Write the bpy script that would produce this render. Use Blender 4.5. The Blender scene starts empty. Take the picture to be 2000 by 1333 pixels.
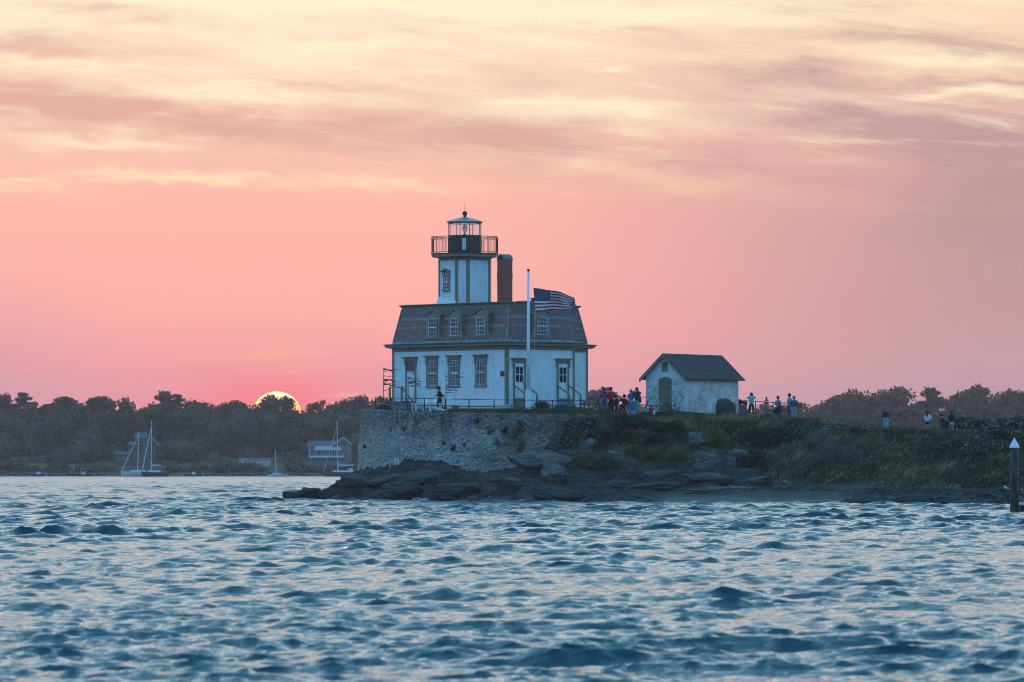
import bpy, bmesh, math, random
import numpy as np
from mathutils import Vector, Matrix
R = math.radians
SC = bpy.context.scene
COL = SC.collection
# ------------------------------------------------------------------ camera
F_PX, CAM_H, HORIZ = 11111.0, 2.5, 910.0          # 200 mm lens, eye 2.5 m over the water
PITCH = math.atan((HORIZ - 666.5) / F_PX)
cam_d = bpy.data.cameras.new('camera'); cam_d.lens = 200.0; cam_d.sensor_width = 36.0
cam_d.clip_start = 1.0; cam_d.clip_end = 30000.0
cam_d.dof.use_dof = True; cam_d.dof.focus_distance = 405.0; cam_d.dof.aperture_fstop = 4.5
cam = bpy.data.objects.new('camera', cam_d); COL.objects.link(cam)
cam.location = (0, 0, CAM_H); cam.rotation_euler = (R(90) + PITCH, 0, 0)
SC.camera = cam
SC.view_settings.view_transform = 'Standard'; SC.view_settings.look = 'None'
SC.view_settings.exposure = 0.0; SC.view_settings.gamma = 1.0
SC.cycles.use_denoising = True; SC.cycles.denoiser = 'OPENIMAGEDENOISE'; SC.cycles.denoising_input_passes = 'RGB_ALBEDO_NORMAL'; SC.cycles.denoising_prefilter = 'ACCURATE'
SC.cycles.use_adaptive_sampling = False; SC.cycles.filter_width = 1.05; SC.cycles.max_bounces = 6; SC.cycles.volume_bounces = 0; SC.cycles.transparent_max_bounces = 12
SC.cycles.diffuse_bounces = 2; SC.cycles.glossy_bounces = 3; SC.cycles.transmission_bounces = 5
SC.cycles.caustics_reflective = False; SC.cycles.caustics_refractive = False

def at(px, py, Y):
    """world point seen at photograph pixel (px, py) when it stands Y metres away"""
    u = (px - 1000.0) / F_PX; v = (666.5 - py) / F_PX
    d = (u, math.cos(PITCH) - v * math.sin(PITCH), math.sin(PITCH) + v * math.cos(PITCH))
    k = Y / d[1]
    return Vector((d[0] * k, Y, CAM_H + d[2] * k))

# ------------------------------------------------------------------ node helper
class E:
    nt = None
    def __init__(s, v): s.v = v
    @staticmethod
    def m(op, *a, clamp=False):
        n = E.nt.nodes.new('ShaderNodeMath'); n.operation = op; n.use_clamp = clamp
        for i, x in enumerate(a):
            x = x.v if isinstance(x, E) else x
            if isinstance(x, (int, float)): n.inputs[i].default_value = x
            else: E.nt.links.new(x, n.inputs[i])
        return E(n.outputs[0])
    def __add__(s, o): return E.m('ADD', s, o)
    __radd__ = __add__
    def __sub__(s, o): return E.m('SUBTRACT', s, o)
    def __rsub__(s, o): return E.m('SUBTRACT', o, s)
    def __mul__(s, o): return E.m('MULTIPLY', s, o)
    __rmul__ = __mul__
    def __truediv__(s, o): return E.m('DIVIDE', s, o)
def smooth(x, a, b):
    n = E.nt.nodes.new('ShaderNodeMapRange'); n.interpolation_type = 'SMOOTHSTEP'
    n.inputs[1].default_value = a; n.inputs[2].default_value = b
    E.nt.links.new(x.v, n.inputs[0]); return E(n.outputs[0])
def comb(x, y, z=0.0):
    n = E.nt.nodes.new('ShaderNodeCombineXYZ')
    for i, a in enumerate((x, y, z)):
        if isinstance(a, E): E.nt.links.new(a.v, n.inputs[i])
        else: n.inputs[i].default_value = a
    return n.outputs[0]
def noise(vec, scale, detail=4, rough=0.55, dist=0.0, col=False):
    n = E.nt.nodes.new('ShaderNodeTexNoise'); n.inputs['Scale'].default_value = scale
    n.inputs['Detail'].default_value = detail; n.inputs['Roughness'].default_value = rough
    n.inputs['Distortion'].default_value = dist
    if vec is not None: E.nt.links.new(vec, n.inputs['Vector'])
    return n.outputs['Color'] if col else E(n.outputs['Fac'])
def srgb(c):
    return tuple(((x / 255.0) / 12.92 if x <= 10 else (((x / 255.0) + 0.055) / 1.055) ** 2.4) for x in c) + (1.0,)
def ramp(x, stops, space=srgb, interp='LINEAR'):
    n = E.nt.nodes.new('ShaderNodeValToRGB'); cr = n.color_ramp; cr.interpolation = interp
    while len(cr.elements) < len(stops): cr.elements.new(0.5)
    for e, (p, c) in zip(cr.elements, stops): e.position = p; e.color = space(c)
    E.nt.links.new(x.v, n.inputs[0]); return n.outputs[0]
def mix(f, a, b, blend='MIX'):
    n = E.nt.nodes.new('ShaderNodeMix'); n.data_type = 'RGBA'; n.blend_type = blend
    for i, x in ((0, f), (6, a), (7, b)):
        if isinstance(x, E): x = x.v
        if isinstance(x, (int, float)): n.inputs[i].default_value = x
        elif isinstance(x, tuple): n.inputs[i].default_value = x
        else: E.nt.links.new(x, n.inputs[i])
    return n.outputs[2]

# ------------------------------------------------------------------ sky
world = bpy.data.worlds.new('World'); SC.world = world; world.use_nodes = True
nt = world.node_tree; nt.nodes.clear(); E.nt = nt
tc = nt.nodes.new('ShaderNodeTexCoord')
sep = nt.nodes.new('ShaderNodeSeparateXYZ'); nt.links.new(tc.outputs['Generated'], sep.inputs[0])
dx, dy, dz = (E(sep.outputs[i]) for i in range(3))
az = E.m('ARCTAN2', dx, dy) * (180 / math.pi)
el = E.m('ARCSINE', dz) * (180 / math.pi)
K = 0.0051567                                          # degrees per thousandth
sx = az / (K * 1000) + 1.0                             # bearing, 0..2 over the scene's western sky
sy = 0.91 - el / (K * 1000)                            # height, 0.91 = horizon, 0 = 4.7 degrees up
w1 = noise(comb(sx * 1.0, sy * 4.0), 3.0, 5, 0.6); w2 = noise(comb(sx * 1.0 + 7.3, sy * 3.0), 5.0, 5, 0.6)
wx = sx + (w1 - 0.5) * 0.34; wy = sy + (w2 - 0.5) * 0.10
L = ramp(smooth(sy, 0.0, 0.90) * 0 + E.m('MAXIMUM', sy, 0.0), [(0.0, (250, 232, 204)), (0.10, (246, 212, 186)), (0.22, (241, 196, 176)),
     (0.34, (247, 186, 166)), (0.42, (251, 178, 164)), (0.52, (252, 176, 163)), (0.62, (252, 171, 160)),
     (0.70, (244, 162, 160)), (0.76, (232, 154, 162)), (0.80, (228, 146, 158)), (0.91, (220, 140, 154))])
Rr = ramp(E.m('MAXIMUM', sy, 0.0), [(0.0, (246, 218, 184)), (0.10, (238, 200, 172)), (0.22, (224, 176, 164)),
     (0.34, (208, 158, 154)), (0.45, (198, 152, 152)), (0.60, (194, 147, 151)), (0.70, (194, 148, 155)),
     (0.78, (184, 144, 158)), (0.91, (174, 138, 154))])
base = mix(smooth(sx, 0.75, 2.0), L, Rr)
# far left cools down low on the horizon
base = mix(smooth(sx, 0.35, -0.1) * smooth(sy, 0.45, 0.78) * 0.55, base, srgb((190, 142, 160)))
def gauss(items, X, Y):
    acc = None
    for (cx, cy, w, h, a, t) in items:
        ux = (X - cx); uy = (Y - cy) - ux * t
        g = E.m('EXPONENT', (ux * ux) * (-1 / (w * w)) - (uy * uy) * (1 / (h * h))) * a
        acc = g if acc is None else acc + g
    return acc
shade = gauss([(0.04, 0.085, .16, .022, .75, .08), (0.08, 0.20, .26, .040, .95, .17), (0.48, 0.245, .34, .028, .85, .12),
               (0.98, 0.275, .24, .045, .75, .10), (0.95, 0.195, .12, .014, .5, .05), (1.55, 0.155, .13, .028, .75, .12),
               (1.72, 0.075, .18, .022, .55, .04), (1.92, 0.10, .14, .022, .6, .0), (1.84, 0.265, .28, .045, 1.2, .12),
               (2.02, 0.42, .24, .14, .95, .1), (1.40, 0.325, .14, .016, .45, .1), (0.17, 0.02, .14, .012, .55, .05),
               (0.62, 0.165, .14, .008, .45, .05), (1.95, 0.165, .2, .008, .6, .0), (0.95, 0.045, .2, .014, .35, 0.02)], wx, wy)
glow = gauss([(0.56, 0.105, .26, .034, .85, .03), (0.72, 0.012, .65, .016, 1.0, .01), (0.66, 0.088, .12, .011, .8, .02),
              (0.16, 0.128, .24, .010, .75, .06), (0.36, 0.172, .26, .018, .65, .09), (0.03, 0.045, .06, .018, .7, .0),
              (0.13, 0.045, .03, .009, .6, .0), (0.28, 0.053, .05, .007, .6, .1), (0.14, 0.275, .20, .014, .6, .03),
              (0.36, 0.345, .22, .010, 1.0, -.02), (0.74, 0.362, .17, .012, .7, .04), (0.03, 0.358, .06, .006, .7, .1),
              (1.12, 0.215, .34, .030, .75, .08), (1.20, 0.03, .34, .018, .9, -.01), (1.19, 0.133, .025, .008, .7, .0),
              (1.70, 0.105, .14, .020, .45, .0), (1.86, 0.128, .13, .020, .75, .0), (1.92, 0.186, .16, .009, .5, .0),
              (1.62, 0.20, .2, .016, .4, .06), (0.95, 0.10, .25, .022, .45, .03), (1.25, 0.345, .28, .018, .35, .12)], wx, wy)
st = noise(comb(sx * 1.3, (sy - sx * 0.09) * 10.0), 2.2, 7, 0.62, 0.4)
st2 = noise(comb(sx * 2.6 + 3.0, (sy - sx * 0.05) * 24.0), 2.2, 6, 0.6, 0.6)
up = smooth(sy, 0.46, 0.22)
gl = E.m('ADD', glow * (st * 0.9 + 0.55) + (smooth(st, 0.50, 0.68) * 0.50 + smooth(st2, 0.50, 0.75) * 0.18) * up, 0.0, clamp=True)
sh = E.m('ADD', shade * (st * 0.5 + 0.85) + smooth(st, 0.52, 0.32) * 0.40 * up, 0.0, clamp=True)
warm = mix(smooth(sy, 0.22, 0.46), srgb((255, 238, 200)), srgb((255, 214, 164)))
shc = mix(smooth(sx, 0.4, 1.9), srgb((220, 164, 150)), srgb((182, 144, 146)))
c = mix(sh * 0.80, base, shc)
c = mix(gl * 0.85, c, warm)
# faint low streaks and the red glow round the sun
low = noise(comb(sx * 1.2, sy * 30.0), 1.6, 4, 0.55, 0.3)
lowm = smooth(low, 0.48, 0.68) * smooth(sy, 0.56, 0.66) * smooth(sx, 1.9, 1.0)
c = mix(lowm * 0.28, c, srgb((252, 150, 150)))
c = mix(smooth(low, 0.46, 0.30) * smooth(sy, 0.6, 0.7) * 0.25, c, srgb((205, 150, 170)))
g2 = gauss([(0.545, 0.795, .15, .050, .80, 0), (0.50, 0.74, .30, .075, .35, 0)], sx, sy)
c = mix(E.m('ADD', g2, 0.0, clamp=True), c, srgb((255, 122, 122)))
g3 = gauss([(0.54, 0.69, .10, .012, .45, 0), (0.66, 0.772, .05, .004, .6, 0), (0.60, 0.725, .10, .006, .4, 0), (0.42, 0.70, .10, .008, .3, 0)], wx, sy)
c = mix(E.m('ADD', g3, 0.0, clamp=True), c, srgb((255, 180, 142)))
# the dome above and behind: afterglow fading into blue dusk
upc = ramp(E.m('DIVIDE', el, 90.0, clamp=True), [(0.0, (250, 236, 212)), (0.07, (252, 234, 208)), (0.115, (226, 222, 218)), (0.17, (168, 202, 214)),
     (0.28, (114, 174, 202)), (0.5, (80, 152, 188)), (1.0, (70, 138, 184))])
c = mix(smooth(el, 4.2, 8.0), c, upc)
back = ramp(E.m('DIVIDE', el, 90.0, clamp=True), [(0.0, (112, 148, 186)), (0.12, (96, 152, 196)), (0.4, (78, 148, 202)), (1.0, (70, 138, 196))])
c = mix(smooth(dy, 0.80, 0.0), c, back)
bg = nt.nodes.new('ShaderNodeBackground'); bg.inputs[1].default_value = 1.0
nt.links.new(c, bg.inputs[0])
fr = smooth(dy, -0.2, 0.5)                               # the western half is still bright above the cloud bank
nt.links.new((1.085 + smooth(el, 4.6, 13.0) * smooth(el, 80.0, 22.0) * fr * 1.5 + (1.0 - fr) * 1.05 + smooth(el, 25.0, 80.0) * fr * 1.0).v, bg.inputs[1])
out = nt.nodes.new('ShaderNodeOutputWorld'); nt.links.new(bg.outputs[0], out.inputs[0])
world.cycles.sampling_method = 'MANUAL'; world.cycles.sample_map_resolution = 2048

# ------------------------------------------------------------------ the low sun lamp (behind the far trees)
SUN_AZ = math.atan((542 - 1000) / F_PX)
sl = bpy.data.lights.new('sun_light', 'SUN'); sl.energy = 0.35; sl.angle = R(0.5); sl.color = (1.0, 0.45, 0.22)
so = bpy.data.objects.new('sun_light', sl); COL.objects.link(so)
sd = Vector((math.sin(SUN_AZ) * math.cos(R(0.6)), math.cos(SUN_AZ) * math.cos(R(0.6)), math.sin(R(0.6))))
so.rotation_euler = sd.to_track_quat('Z', 'Y').to_euler()

# ------------------------------------------------------------------ object helpers
def tag(o, label=None, cat=None, group=None, kind=None):
    if label: o['label'] = label
    if cat: o['category'] = cat
    if group: o['group'] = group
    if kind: o['kind'] = kind
    return o
def empty(name, loc, rz=0, label=None, cat=None, group=None):
    o = bpy.data.objects.new(name, None); COL.objects.link(o); o.empty_display_size = 0.3
    o.location = loc; o.rotation_euler = (0, 0, rz)
    return tag(o, label, cat, group)
def link(name, me, parent=None, loc=None):
    o = bpy.data.objects.new(name, me); COL.objects.link(o)
    if parent is not None: o.parent = parent
    if loc is not None: o.location = loc
    return o
def copy_tree(o, parent=None):
    c = o.copy(); COL.objects.link(c)
    if parent is not None: c.parent = parent
    for ch in list(o.children): copy_tree(ch, c)
    return c
def np_mesh(name, V, F, mats, smooth_=False, tint=None, attr='tint'):
    V = np.asarray(V, dtype=np.float32); F = np.asarray(F, dtype=np.int32)
    me = bpy.data.meshes.new(name)
    n, k = F.shape
    me.vertices.add(len(V)); me.vertices.foreach_set('co', V.ravel())
    me.loops.add(n * k); me.loops.foreach_set('vertex_index', F.ravel())
    me.polygons.add(n); me.polygons.foreach_set('loop_start', np.arange(0, n * k, k, dtype=np.int32))
    me.polygons.foreach_set('loop_total', np.full(n, k, dtype=np.int32))
    if smooth_: me.polygons.foreach_set('use_smooth', np.ones(n, dtype=bool))
    me.update(calc_edges=True)
    if tint is not None:
        a = me.attributes.new(attr, 'FLOAT', 'FACE'); a.data.foreach_set('value', np.asarray(tint, dtype=np.float32))
    for m in (mats if isinstance(mats, (list, tuple)) else [mats]): me.materials.append(m)
    return me
class MB:
    """collects primitives, builds ONE mesh object"""
    def __init__(s): s.v = []; s.f = []; s.t = []; s.tint = 0.5
    def add(s, vs, fs):
        o = len(s.v); s.v += [tuple(p) for p in vs]; s.f += [tuple(i + o for i in f) for f in fs]; s.t += [s.tint] * len(fs)
        return s
    def box(s, a, b):
        (x0, y0, z0), (x1, y1, z1) = a, b
        x0, x1 = min(x0, x1), max(x0, x1); y0, y1 = min(y0, y1), max(y0, y1); z0, z1 = min(z0, z1), max(z0, z1)
        return s.add([(x0, y0, z0), (x1, y0, z0), (x1, y1, z0), (x0, y1, z0), (x0, y0, z1), (x1, y0, z1), (x1, y1, z1), (x0, y1, z1)],
                     [(3, 2, 1, 0), (4, 5, 6, 7), (0, 1, 5, 4), (1, 2, 6, 5), (2, 3, 7, 6), (3, 0, 4, 7)])
    def tube(s, pts, r, n=8, cap=True):
        pts = [Vector(p) for p in pts]; rs = r if isinstance(r, (list, tuple)) else [r] * len(pts)
        vs = []; fs = []
        for i, p in enumerate(pts):
            d = (pts[min(i + 1, len(pts) - 1)] - pts[max(i - 1, 0)]).normalized()
            a = d.cross(Vector((0, 0, 1)));
            if a.length < 0.05: a = d.cross(Vector((0, 1, 0)))
            a.normalize(); b = a.cross(d).normalized()
            for k in range(n):
                t = 2 * math.pi * k / n; vs.append(p + (a * math.cos(t) + b * math.sin(t)) * rs[i])
        for i in range(len(pts) - 1):
            for k in range(n): fs.append((i * n + k, i * n + (k + 1) % n, (i + 1) * n + (k + 1) % n, (i + 1) * n + k))
        if cap: fs.append(tuple(range(n))[::-1]); fs.append(tuple((len(pts) - 1) * n + k for k in range(n)))
        return s.add(vs, fs)
    def bar(s, p, q, w, h=None):
        """rectangular bar from p to q, w wide across, h high"""
        h = h or w; p = Vector(p); q = Vector(q); d = (q - p).normalized()
        a = d.cross(Vector((0, 0, 1)))
        if a.length < 0.05: a = Vector((1, 0, 0))
        a.normalize(); b = a.cross(d).normalized()
        vs = []
        for c in (p, q):
            for (i, j) in ((-1, -1), (1, -1), (1, 1), (-1, 1)): vs.append(c + a * (i * w / 2) + b * (j * h / 2))
        return s.add(vs, [(0, 1, 2, 3), (7, 6, 5, 4), (0, 4, 5, 1), (1, 5, 6, 2), (2, 6, 7, 3), (3, 7, 4, 0)])
    def lathe(s, prof, n=16, c=(0, 0, 0), ph=0.0):
        vs = []; fs = []
        for (r, z) in prof:
            for k in range(n):
                t = ph + 2 * math.pi * k / n; vs.append((c[0] + r * math.cos(t), c[1] + r * math.sin(t), c[2] + z))
        for i in range(len(prof) - 1):
            for k in range(n): fs.append((i * n + k, i * n + (k + 1) % n, (i + 1) * n + (k + 1) % n, (i + 1) * n + k))
        fs.append(tuple(range(n))[::-1]); fs.append(tuple((len(prof) - 1) * n + k for k in range(n)))
        return s.add(vs, fs)
    def prism(s, poly, z0, z1, grow=0.0):
        """vertical prism of a ccw xy polygon; the top is offset outward by grow"""
        top = offset_poly(poly, grow) if grow else poly; n = len(poly)
        return s.add([(x, y, z0) for x, y in poly] + [(x, y, z1) for x, y in top],
                     [tuple(range(n))[::-1], tuple(range(n, 2 * n))] + [(i, (i + 1) % n, n + (i + 1) % n, n + i) for i in range(n)])
    def mesh(s, name, mats, smooth_=False, use_tint=False):
        me = bpy.data.meshes.new(name); me.from_pydata([tuple(p) for p in s.v], [], s.f)
        if smooth_: me.polygons.foreach_set('use_smooth', [True] * len(s.f))
        if use_tint:
            a = me.attributes.new('tint', 'FLOAT', 'FACE'); a.data.foreach_set('value', s.t)
        for m in (mats if isinstance(mats, (list, tuple)) else [mats]): me.materials.append(m)
        return me
    def build(s, name, mats, parent=None, loc=None, smooth_=False, use_tint=False):
        return link(name, s.mesh(name, mats, smooth_, use_tint), parent, loc)
def offset_poly(poly, d):
    n = len(poly); res = []
    for i in range(n):
        p0 = Vector(poly[i - 1]); p1 = Vector(poly[i]); p2 = Vector(poly[(i + 1) % n])
        e1 = (p1 - p0).normalized(); e2 = (p2 - p1).normalized()
        n1 = Vector((e1.y, -e1.x)); n2 = Vector((e2.y, -e2.x))
        b = n1 + n2; k = d / max(0.3, 1 + n1.dot(n2)); res.append((p1.x + b.x * k, p1.y + b.y * k))
    return res
# numpy noise
def _hash(ix, iy, iz, seed):
    h = (ix.astype(np.int64) * 374761393 + iy.astype(np.int64) * 668265263 + iz.astype(np.int64) * 2147483647 + seed * 1274126177) & 0xffffffff
    h = ((h ^ (h >> 13)) * 1274126177) & 0xffffffff
    return ((h ^ (h >> 16)) & 0xffff) / 65535.0
def vnoise(x, y, z=0.0, seed=0):
    x = np.asarray(x, float); y = np.asarray(y, float); z = np.zeros_like(x) + z
    ix, iy, iz = np.floor(x), np.floor(y), np.floor(z); fx, fy, fz = x - ix, y - iy, z - iz
    fx, fy, fz = (f * f * (3 - 2 * f) for f in (fx, fy, fz)); r = 0
    for a in (0, 1):
        for b in (0, 1):
            for c_ in (0, 1):
                w = (fx if a else 1 - fx) * (fy if b else 1 - fy) * (fz if c_ else 1 - fz)
                r = r + w * _hash(ix + a, iy + b, iz + c_, seed)
    return r
def fbm(x, y, z=0.0, seed=0, octv=4):
    r = 0; a = 0.5; f = 1.0
    for i in range(octv):
        r = r + a * vnoise(np.asarray(x) * f, np.asarray(y) * f, np.asarray(z) * f, seed + i * 17); a *= 0.5; f *= 2.03
    return r / (1 - 0.5 ** octv)

# ------------------------------------------------------------------ materials
MATS = {}
def mat(name, c, c2=None, scale=3.0, rough=0.7, bump=0.0, bscale=None, metal=0.0, stretch=(1, 1, 1), detail=5, spec=0.35, coord='Object', contrast=(0.4, 0.65)):
    m = bpy.data.materials.new(name); m.use_nodes = True; n = m.node_tree; E.nt = n
    b = n.nodes['Principled BSDF']; b.inputs['Roughness'].default_value = rough; b.inputs['Metallic'].default_value = metal
    b.inputs['Specular IOR Level'].default_value = spec
    t = n.nodes.new('ShaderNodeTexCoord'); mp = n.nodes.new('ShaderNodeMapping'); mp.inputs['Scale'].default_value = stretch
    n.links.new(t.outputs[coord], mp.inputs[0])
    c4 = tuple(c) + (1.0,)
    c24 = tuple(c2) + (1.0,) if c2 else tuple(x * 0.78 for x in c) + (1.0,)
    f = smooth(noise(mp.outputs[0], scale, detail, 0.6), *contrast)
    n.links.new(mix(f, c4, c24), b.inputs['Base Color'])
    if bump:
        bn = n.nodes.new('ShaderNodeBump'); bn.inputs['Strength'].default_value = 1.0; bn.inputs['Distance'].default_value = bump
        n.links.new(noise(mp.outputs[0], bscale or scale * 3, 6, 0.62).v, bn.inputs['Height']); n.links.new(bn.outputs[0], b.inputs['Normal'])
    MATS[name] = m; return m
def tint_mat(name, stops, rough=0.7, spec=0.2, transl=0.0):
    """colour picked per face from the 'tint' attribute"""
    m = bpy.data.materials.new(name); m.use_nodes = True; n = m.node_tree; E.nt = n
    b = n.nodes['Principled BSDF']; b.inputs['Roughness'].default_value = rough; b.inputs['Specular IOR Level'].default_value = spec
    a = n.nodes.new('ShaderNodeAttribute'); a.attribute_name = 'tint'
    t = n.nodes.new('ShaderNodeTexCoord')
    f = E(a.outputs['Fac']) + (noise(t.outputs['Object'], 6.0, 3) - 0.5) * 0.25
    colr = ramp(f, stops, space=lambda c: tuple(c) + (1.0,))
    n.links.new(colr, b.inputs['Base Color'])
    if transl:
        tr = n.nodes.new('ShaderNodeBsdfTranslucent'); n.links.new(colr, tr.inputs[0]); ms = n.nodes.new('ShaderNodeMixShader')
        ms.inputs[0].default_value = transl; n.links.new(b.outputs[0], ms.inputs[1]); n.links.new(tr.outputs[0], ms.inputs[2])
        n.links.new(ms.outputs[0], n.nodes['Material Output'].inputs['Surface'])
    MATS[name] = m; return m
# ------------------------------------------------------------------ water
def make_water():
    rng = np.random.default_rng(5)
    d = [6.0]
    while d[-1] < 1500:
        q = d[-1]; d.append(q + (.3 if q < 45 else max(.065, q * .00095) if q < 470 else q * .0012))
    while d[-1] < 2560: d.append(d[-1] * 1.05)
    d = np.array(d)
    fine = np.linspace(-0.112, 0.112, 321)
    co = []; a = 0.112; s = 0.0008
    while a < 1.25: s *= 1.03 if a < .36 else 1.13; a += s; co.append(a)
    co = np.array(co); th = np.concatenate([-co[::-1], fine, co])
    D, T = np.meshgrid(d, th, indexing='ij')
    X = D * np.tan(np.clip(T, -1.3, 1.3)); Y = D.copy()
    spy = np.gradient(d)[:, None] * np.ones_like(T); spx = np.gradient(np.tan(np.clip(th, -1.3, 1.3)))[None, :] * D
    Z = np.zeros_like(X); DX = np.zeros_like(X); DY = np.zeros_like(X)
    nw = 250; lam = np.exp(rng.uniform(math.log(0.17), math.log(4.2), nw))
    main = R(253); a0 = lam ** 0.66 * rng.uniform(0.4, 1.5, nw); a0 *= 0.215 / math.sqrt(float(np.sum((a0 * 2 * math.pi / lam) ** 2) / 2))
    for i in range(nw):
        k = 2 * math.pi / lam[i]; ang = main + rng.normal(0, 0.42 if lam[i] > 1.2 else 0.62)
        amp = a0[i]
        ph = rng.uniform(0, 6.28); kx, ky = k * math.cos(ang), k * math.sin(ang)
        eff = abs(math.cos(ang)) * spx + abs(math.sin(ang)) * spy
        w = np.clip((lam[i] / eff - 2.0) / 1.6, 0, 1)
        P = kx * X + ky * Y + ph; am = amp * w
        Z += am * np.cos(P); DX -= 1.7 * am * math.cos(ang) * np.sin(P); DY -= 1.7 * am * math.sin(ang) * np.sin(P)
    sharp = np.clip(Z / 0.07, -1, 2); Z += np.where(Z > 0, Z * 0.22 * sharp, -Z * .12)
    for (wx_, wy_, rx_, ry_, hh_, ll_, an_) in ((3.6, 77.5, 1.9, 1.5, .20, 3.1, 250), (5.6, 75.0, 1.6, 1.3, .12, 2.4, 262), (8.0, 104, 2.0, 2.0, .14, 2.6, 248), (-1.9, 98, 2.4, 1.8, .12, 2.6, 250), (1.0, 72, 2.2, 1.2, .10, 2.4, 255), (5.2, 113, 1.8, 2.0, .12, 2.2, 255)):
        k = 2 * math.pi / ll_; ca, sa = math.cos(R(an_)), math.sin(R(an_)); en = hh_ * np.exp(-((X - wx_) / rx_) ** 2 - ((Y - wy_) / ry_) ** 2); P = k * (ca * (X - wx_) + sa * (Y - wy_))
        Z += en * np.cos(P); DX -= 1.3 * en * ca * np.sin(P); DY -= 1.3 * en * sa * np.sin(P)
    # gust patches: calmer and rougher water
    g = 0.45 + 1.1 * fbm(X / 16, Y / 26, 0, 9, 4)
    sh = 0.92 + 0.95 * np.clip((Y - 90) / 200, 0, 1)
    sh = np.where(Y > 430, 1.87 + 1.0 * np.clip((Y - 430) / 450, 0, 1), sh)
    Z *= g * sh; DX *= g * sh; DY *= g * sh
    V = np.stack([X + DX, Y + DY, Z], -1).reshape(-1, 3)
    nr, nc = D.shape; idx = np.arange(nr * nc).reshape(nr, nc)
    Fq = np.stack([idx[:-1, :-1], idx[:-1, 1:], idx[1:, 1:], idx[1:, :-1]], -1).reshape(-1, 4)
    m = bpy.data.materials.new('sea_water'); m.use_nodes = True; n = m.node_tree; E.nt = n
    b = n.nodes['Principled BSDF']; b.inputs['Base Color'].default_value = (0.005, 0.050, 0.066, 1)
    b.inputs['Roughness'].default_value = 0.06; b.inputs['IOR'].default_value = 1.333; b.inputs['Specular IOR Level'].default_value = 0.5
    geo = n.nodes.new('ShaderNodeNewGeometry'); mp = n.nodes.new('ShaderNodeMapping'); mp.inputs['Scale'].default_value = (1.0, 1.5, 1.0)
    n.links.new(geo.outputs['Position'], mp.inputs[0])
    sp_ = n.nodes.new('ShaderNodeSeparateXYZ'); n.links.new(geo.outputs['Position'], sp_.inputs[0])
    h = noise(mp.outputs[0], 7.0, 4, 0.6, 0.3) * 0.030 + noise(mp.outputs[0], 2.1, 6, 0.62, 0.5) * 0.110 + noise(mp.outputs[0], 0.7, 4, 0.55, 0.3) * smooth(E(sp_.outputs[1]), 200.0, 500.0) * 0.22
    bn = n.nodes.new('ShaderNodeBump'); bn.inputs['Strength'].default_value = 1.0; bn.inputs['Distance'].default_value = 1.15
    n.links.new((0.06 + smooth(E(sp_.outputs[1]), 140.0, 800.0) * 0.14).v, b.inputs['Roughness'])
    n.links.new(h.v, bn.inputs['Height']); n.links.new(bn.outputs[0], b.inputs['Normal'])
    w = link('water', np_mesh('water', V, Fq, m, True)); tag(w, kind='structure')
    # sea bed far below so the sheet is never seen through
    return w
make_water()

# ------------------------------------------------------------------ sun disc, far outside the haze
def make_sun():
    m = bpy.data.materials.new('sun_glow'); m.use_nodes = True; n = m.node_tree; n.nodes.clear(); E.nt = n
    t = n.nodes.new('ShaderNodeTexCoord'); s = n.nodes.new('ShaderNodeSeparateXYZ'); n.links.new(t.outputs['Object'], s.inputs[0])
    cr = ramp((E(s.outputs[2]) + 1.0) * 0.5, [(0.0, (1.0, 0.10, 0.02)), (0.5, (1.0, 0.16, 0.03)), (0.72, (1.0, 0.5, 0.12)), (0.9, (1.0, 0.74, 0.36)), (1.0, (1.0, 0.70, 0.30))], space=lambda c: tuple(c) + (1.0,))
    e = n.nodes.new('ShaderNodeEmission'); n.links.new(cr, e.inputs[0]); e.inputs[1].default_value = 2.0
    o = n.nodes.new('ShaderNodeOutputMaterial'); n.links.new(e.outputs[0], o.inputs[0])
    Ys = 11000.0; c = at(540.5, 814.5, Ys)
    prof = [(math.sin(math.pi * i / 48), -math.cos(math.pi * i / 48)) for i in range(49)]; prof[0] = (0.002, -1); prof[-1] = (0.002, 1)
    o = MB().lathe(prof, 64).build('sun', m, None, c, True); o.scale = (49.5 * Ys / F_PX,) * 3
    tag(o, kind='structure')
make_sun()

# ------------------------------------------------------------------ haze
def make_haze():
    m = bpy.data.materials.new('haze_air'); m.use_nodes = True; n = m.node_tree; n.nodes.clear()
    v = n.nodes.new('ShaderNodeVolumePrincipled'); v.inputs['Color'].default_value = (1.0, 0.80, 0.82, 1); v.inputs['Density'].default_value = 0.00009
    v.inputs['Anisotropy'].default_value = 0.6
    o = n.nodes.new('ShaderNodeOutputMaterial'); n.links.new(v.outputs[0], o.inputs['Volume'])
    h = MB().box((-2600, -60, -4), (2600, 2600, 40)).build('haze', m); tag(h, kind='stuff')
make_haze()

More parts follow.
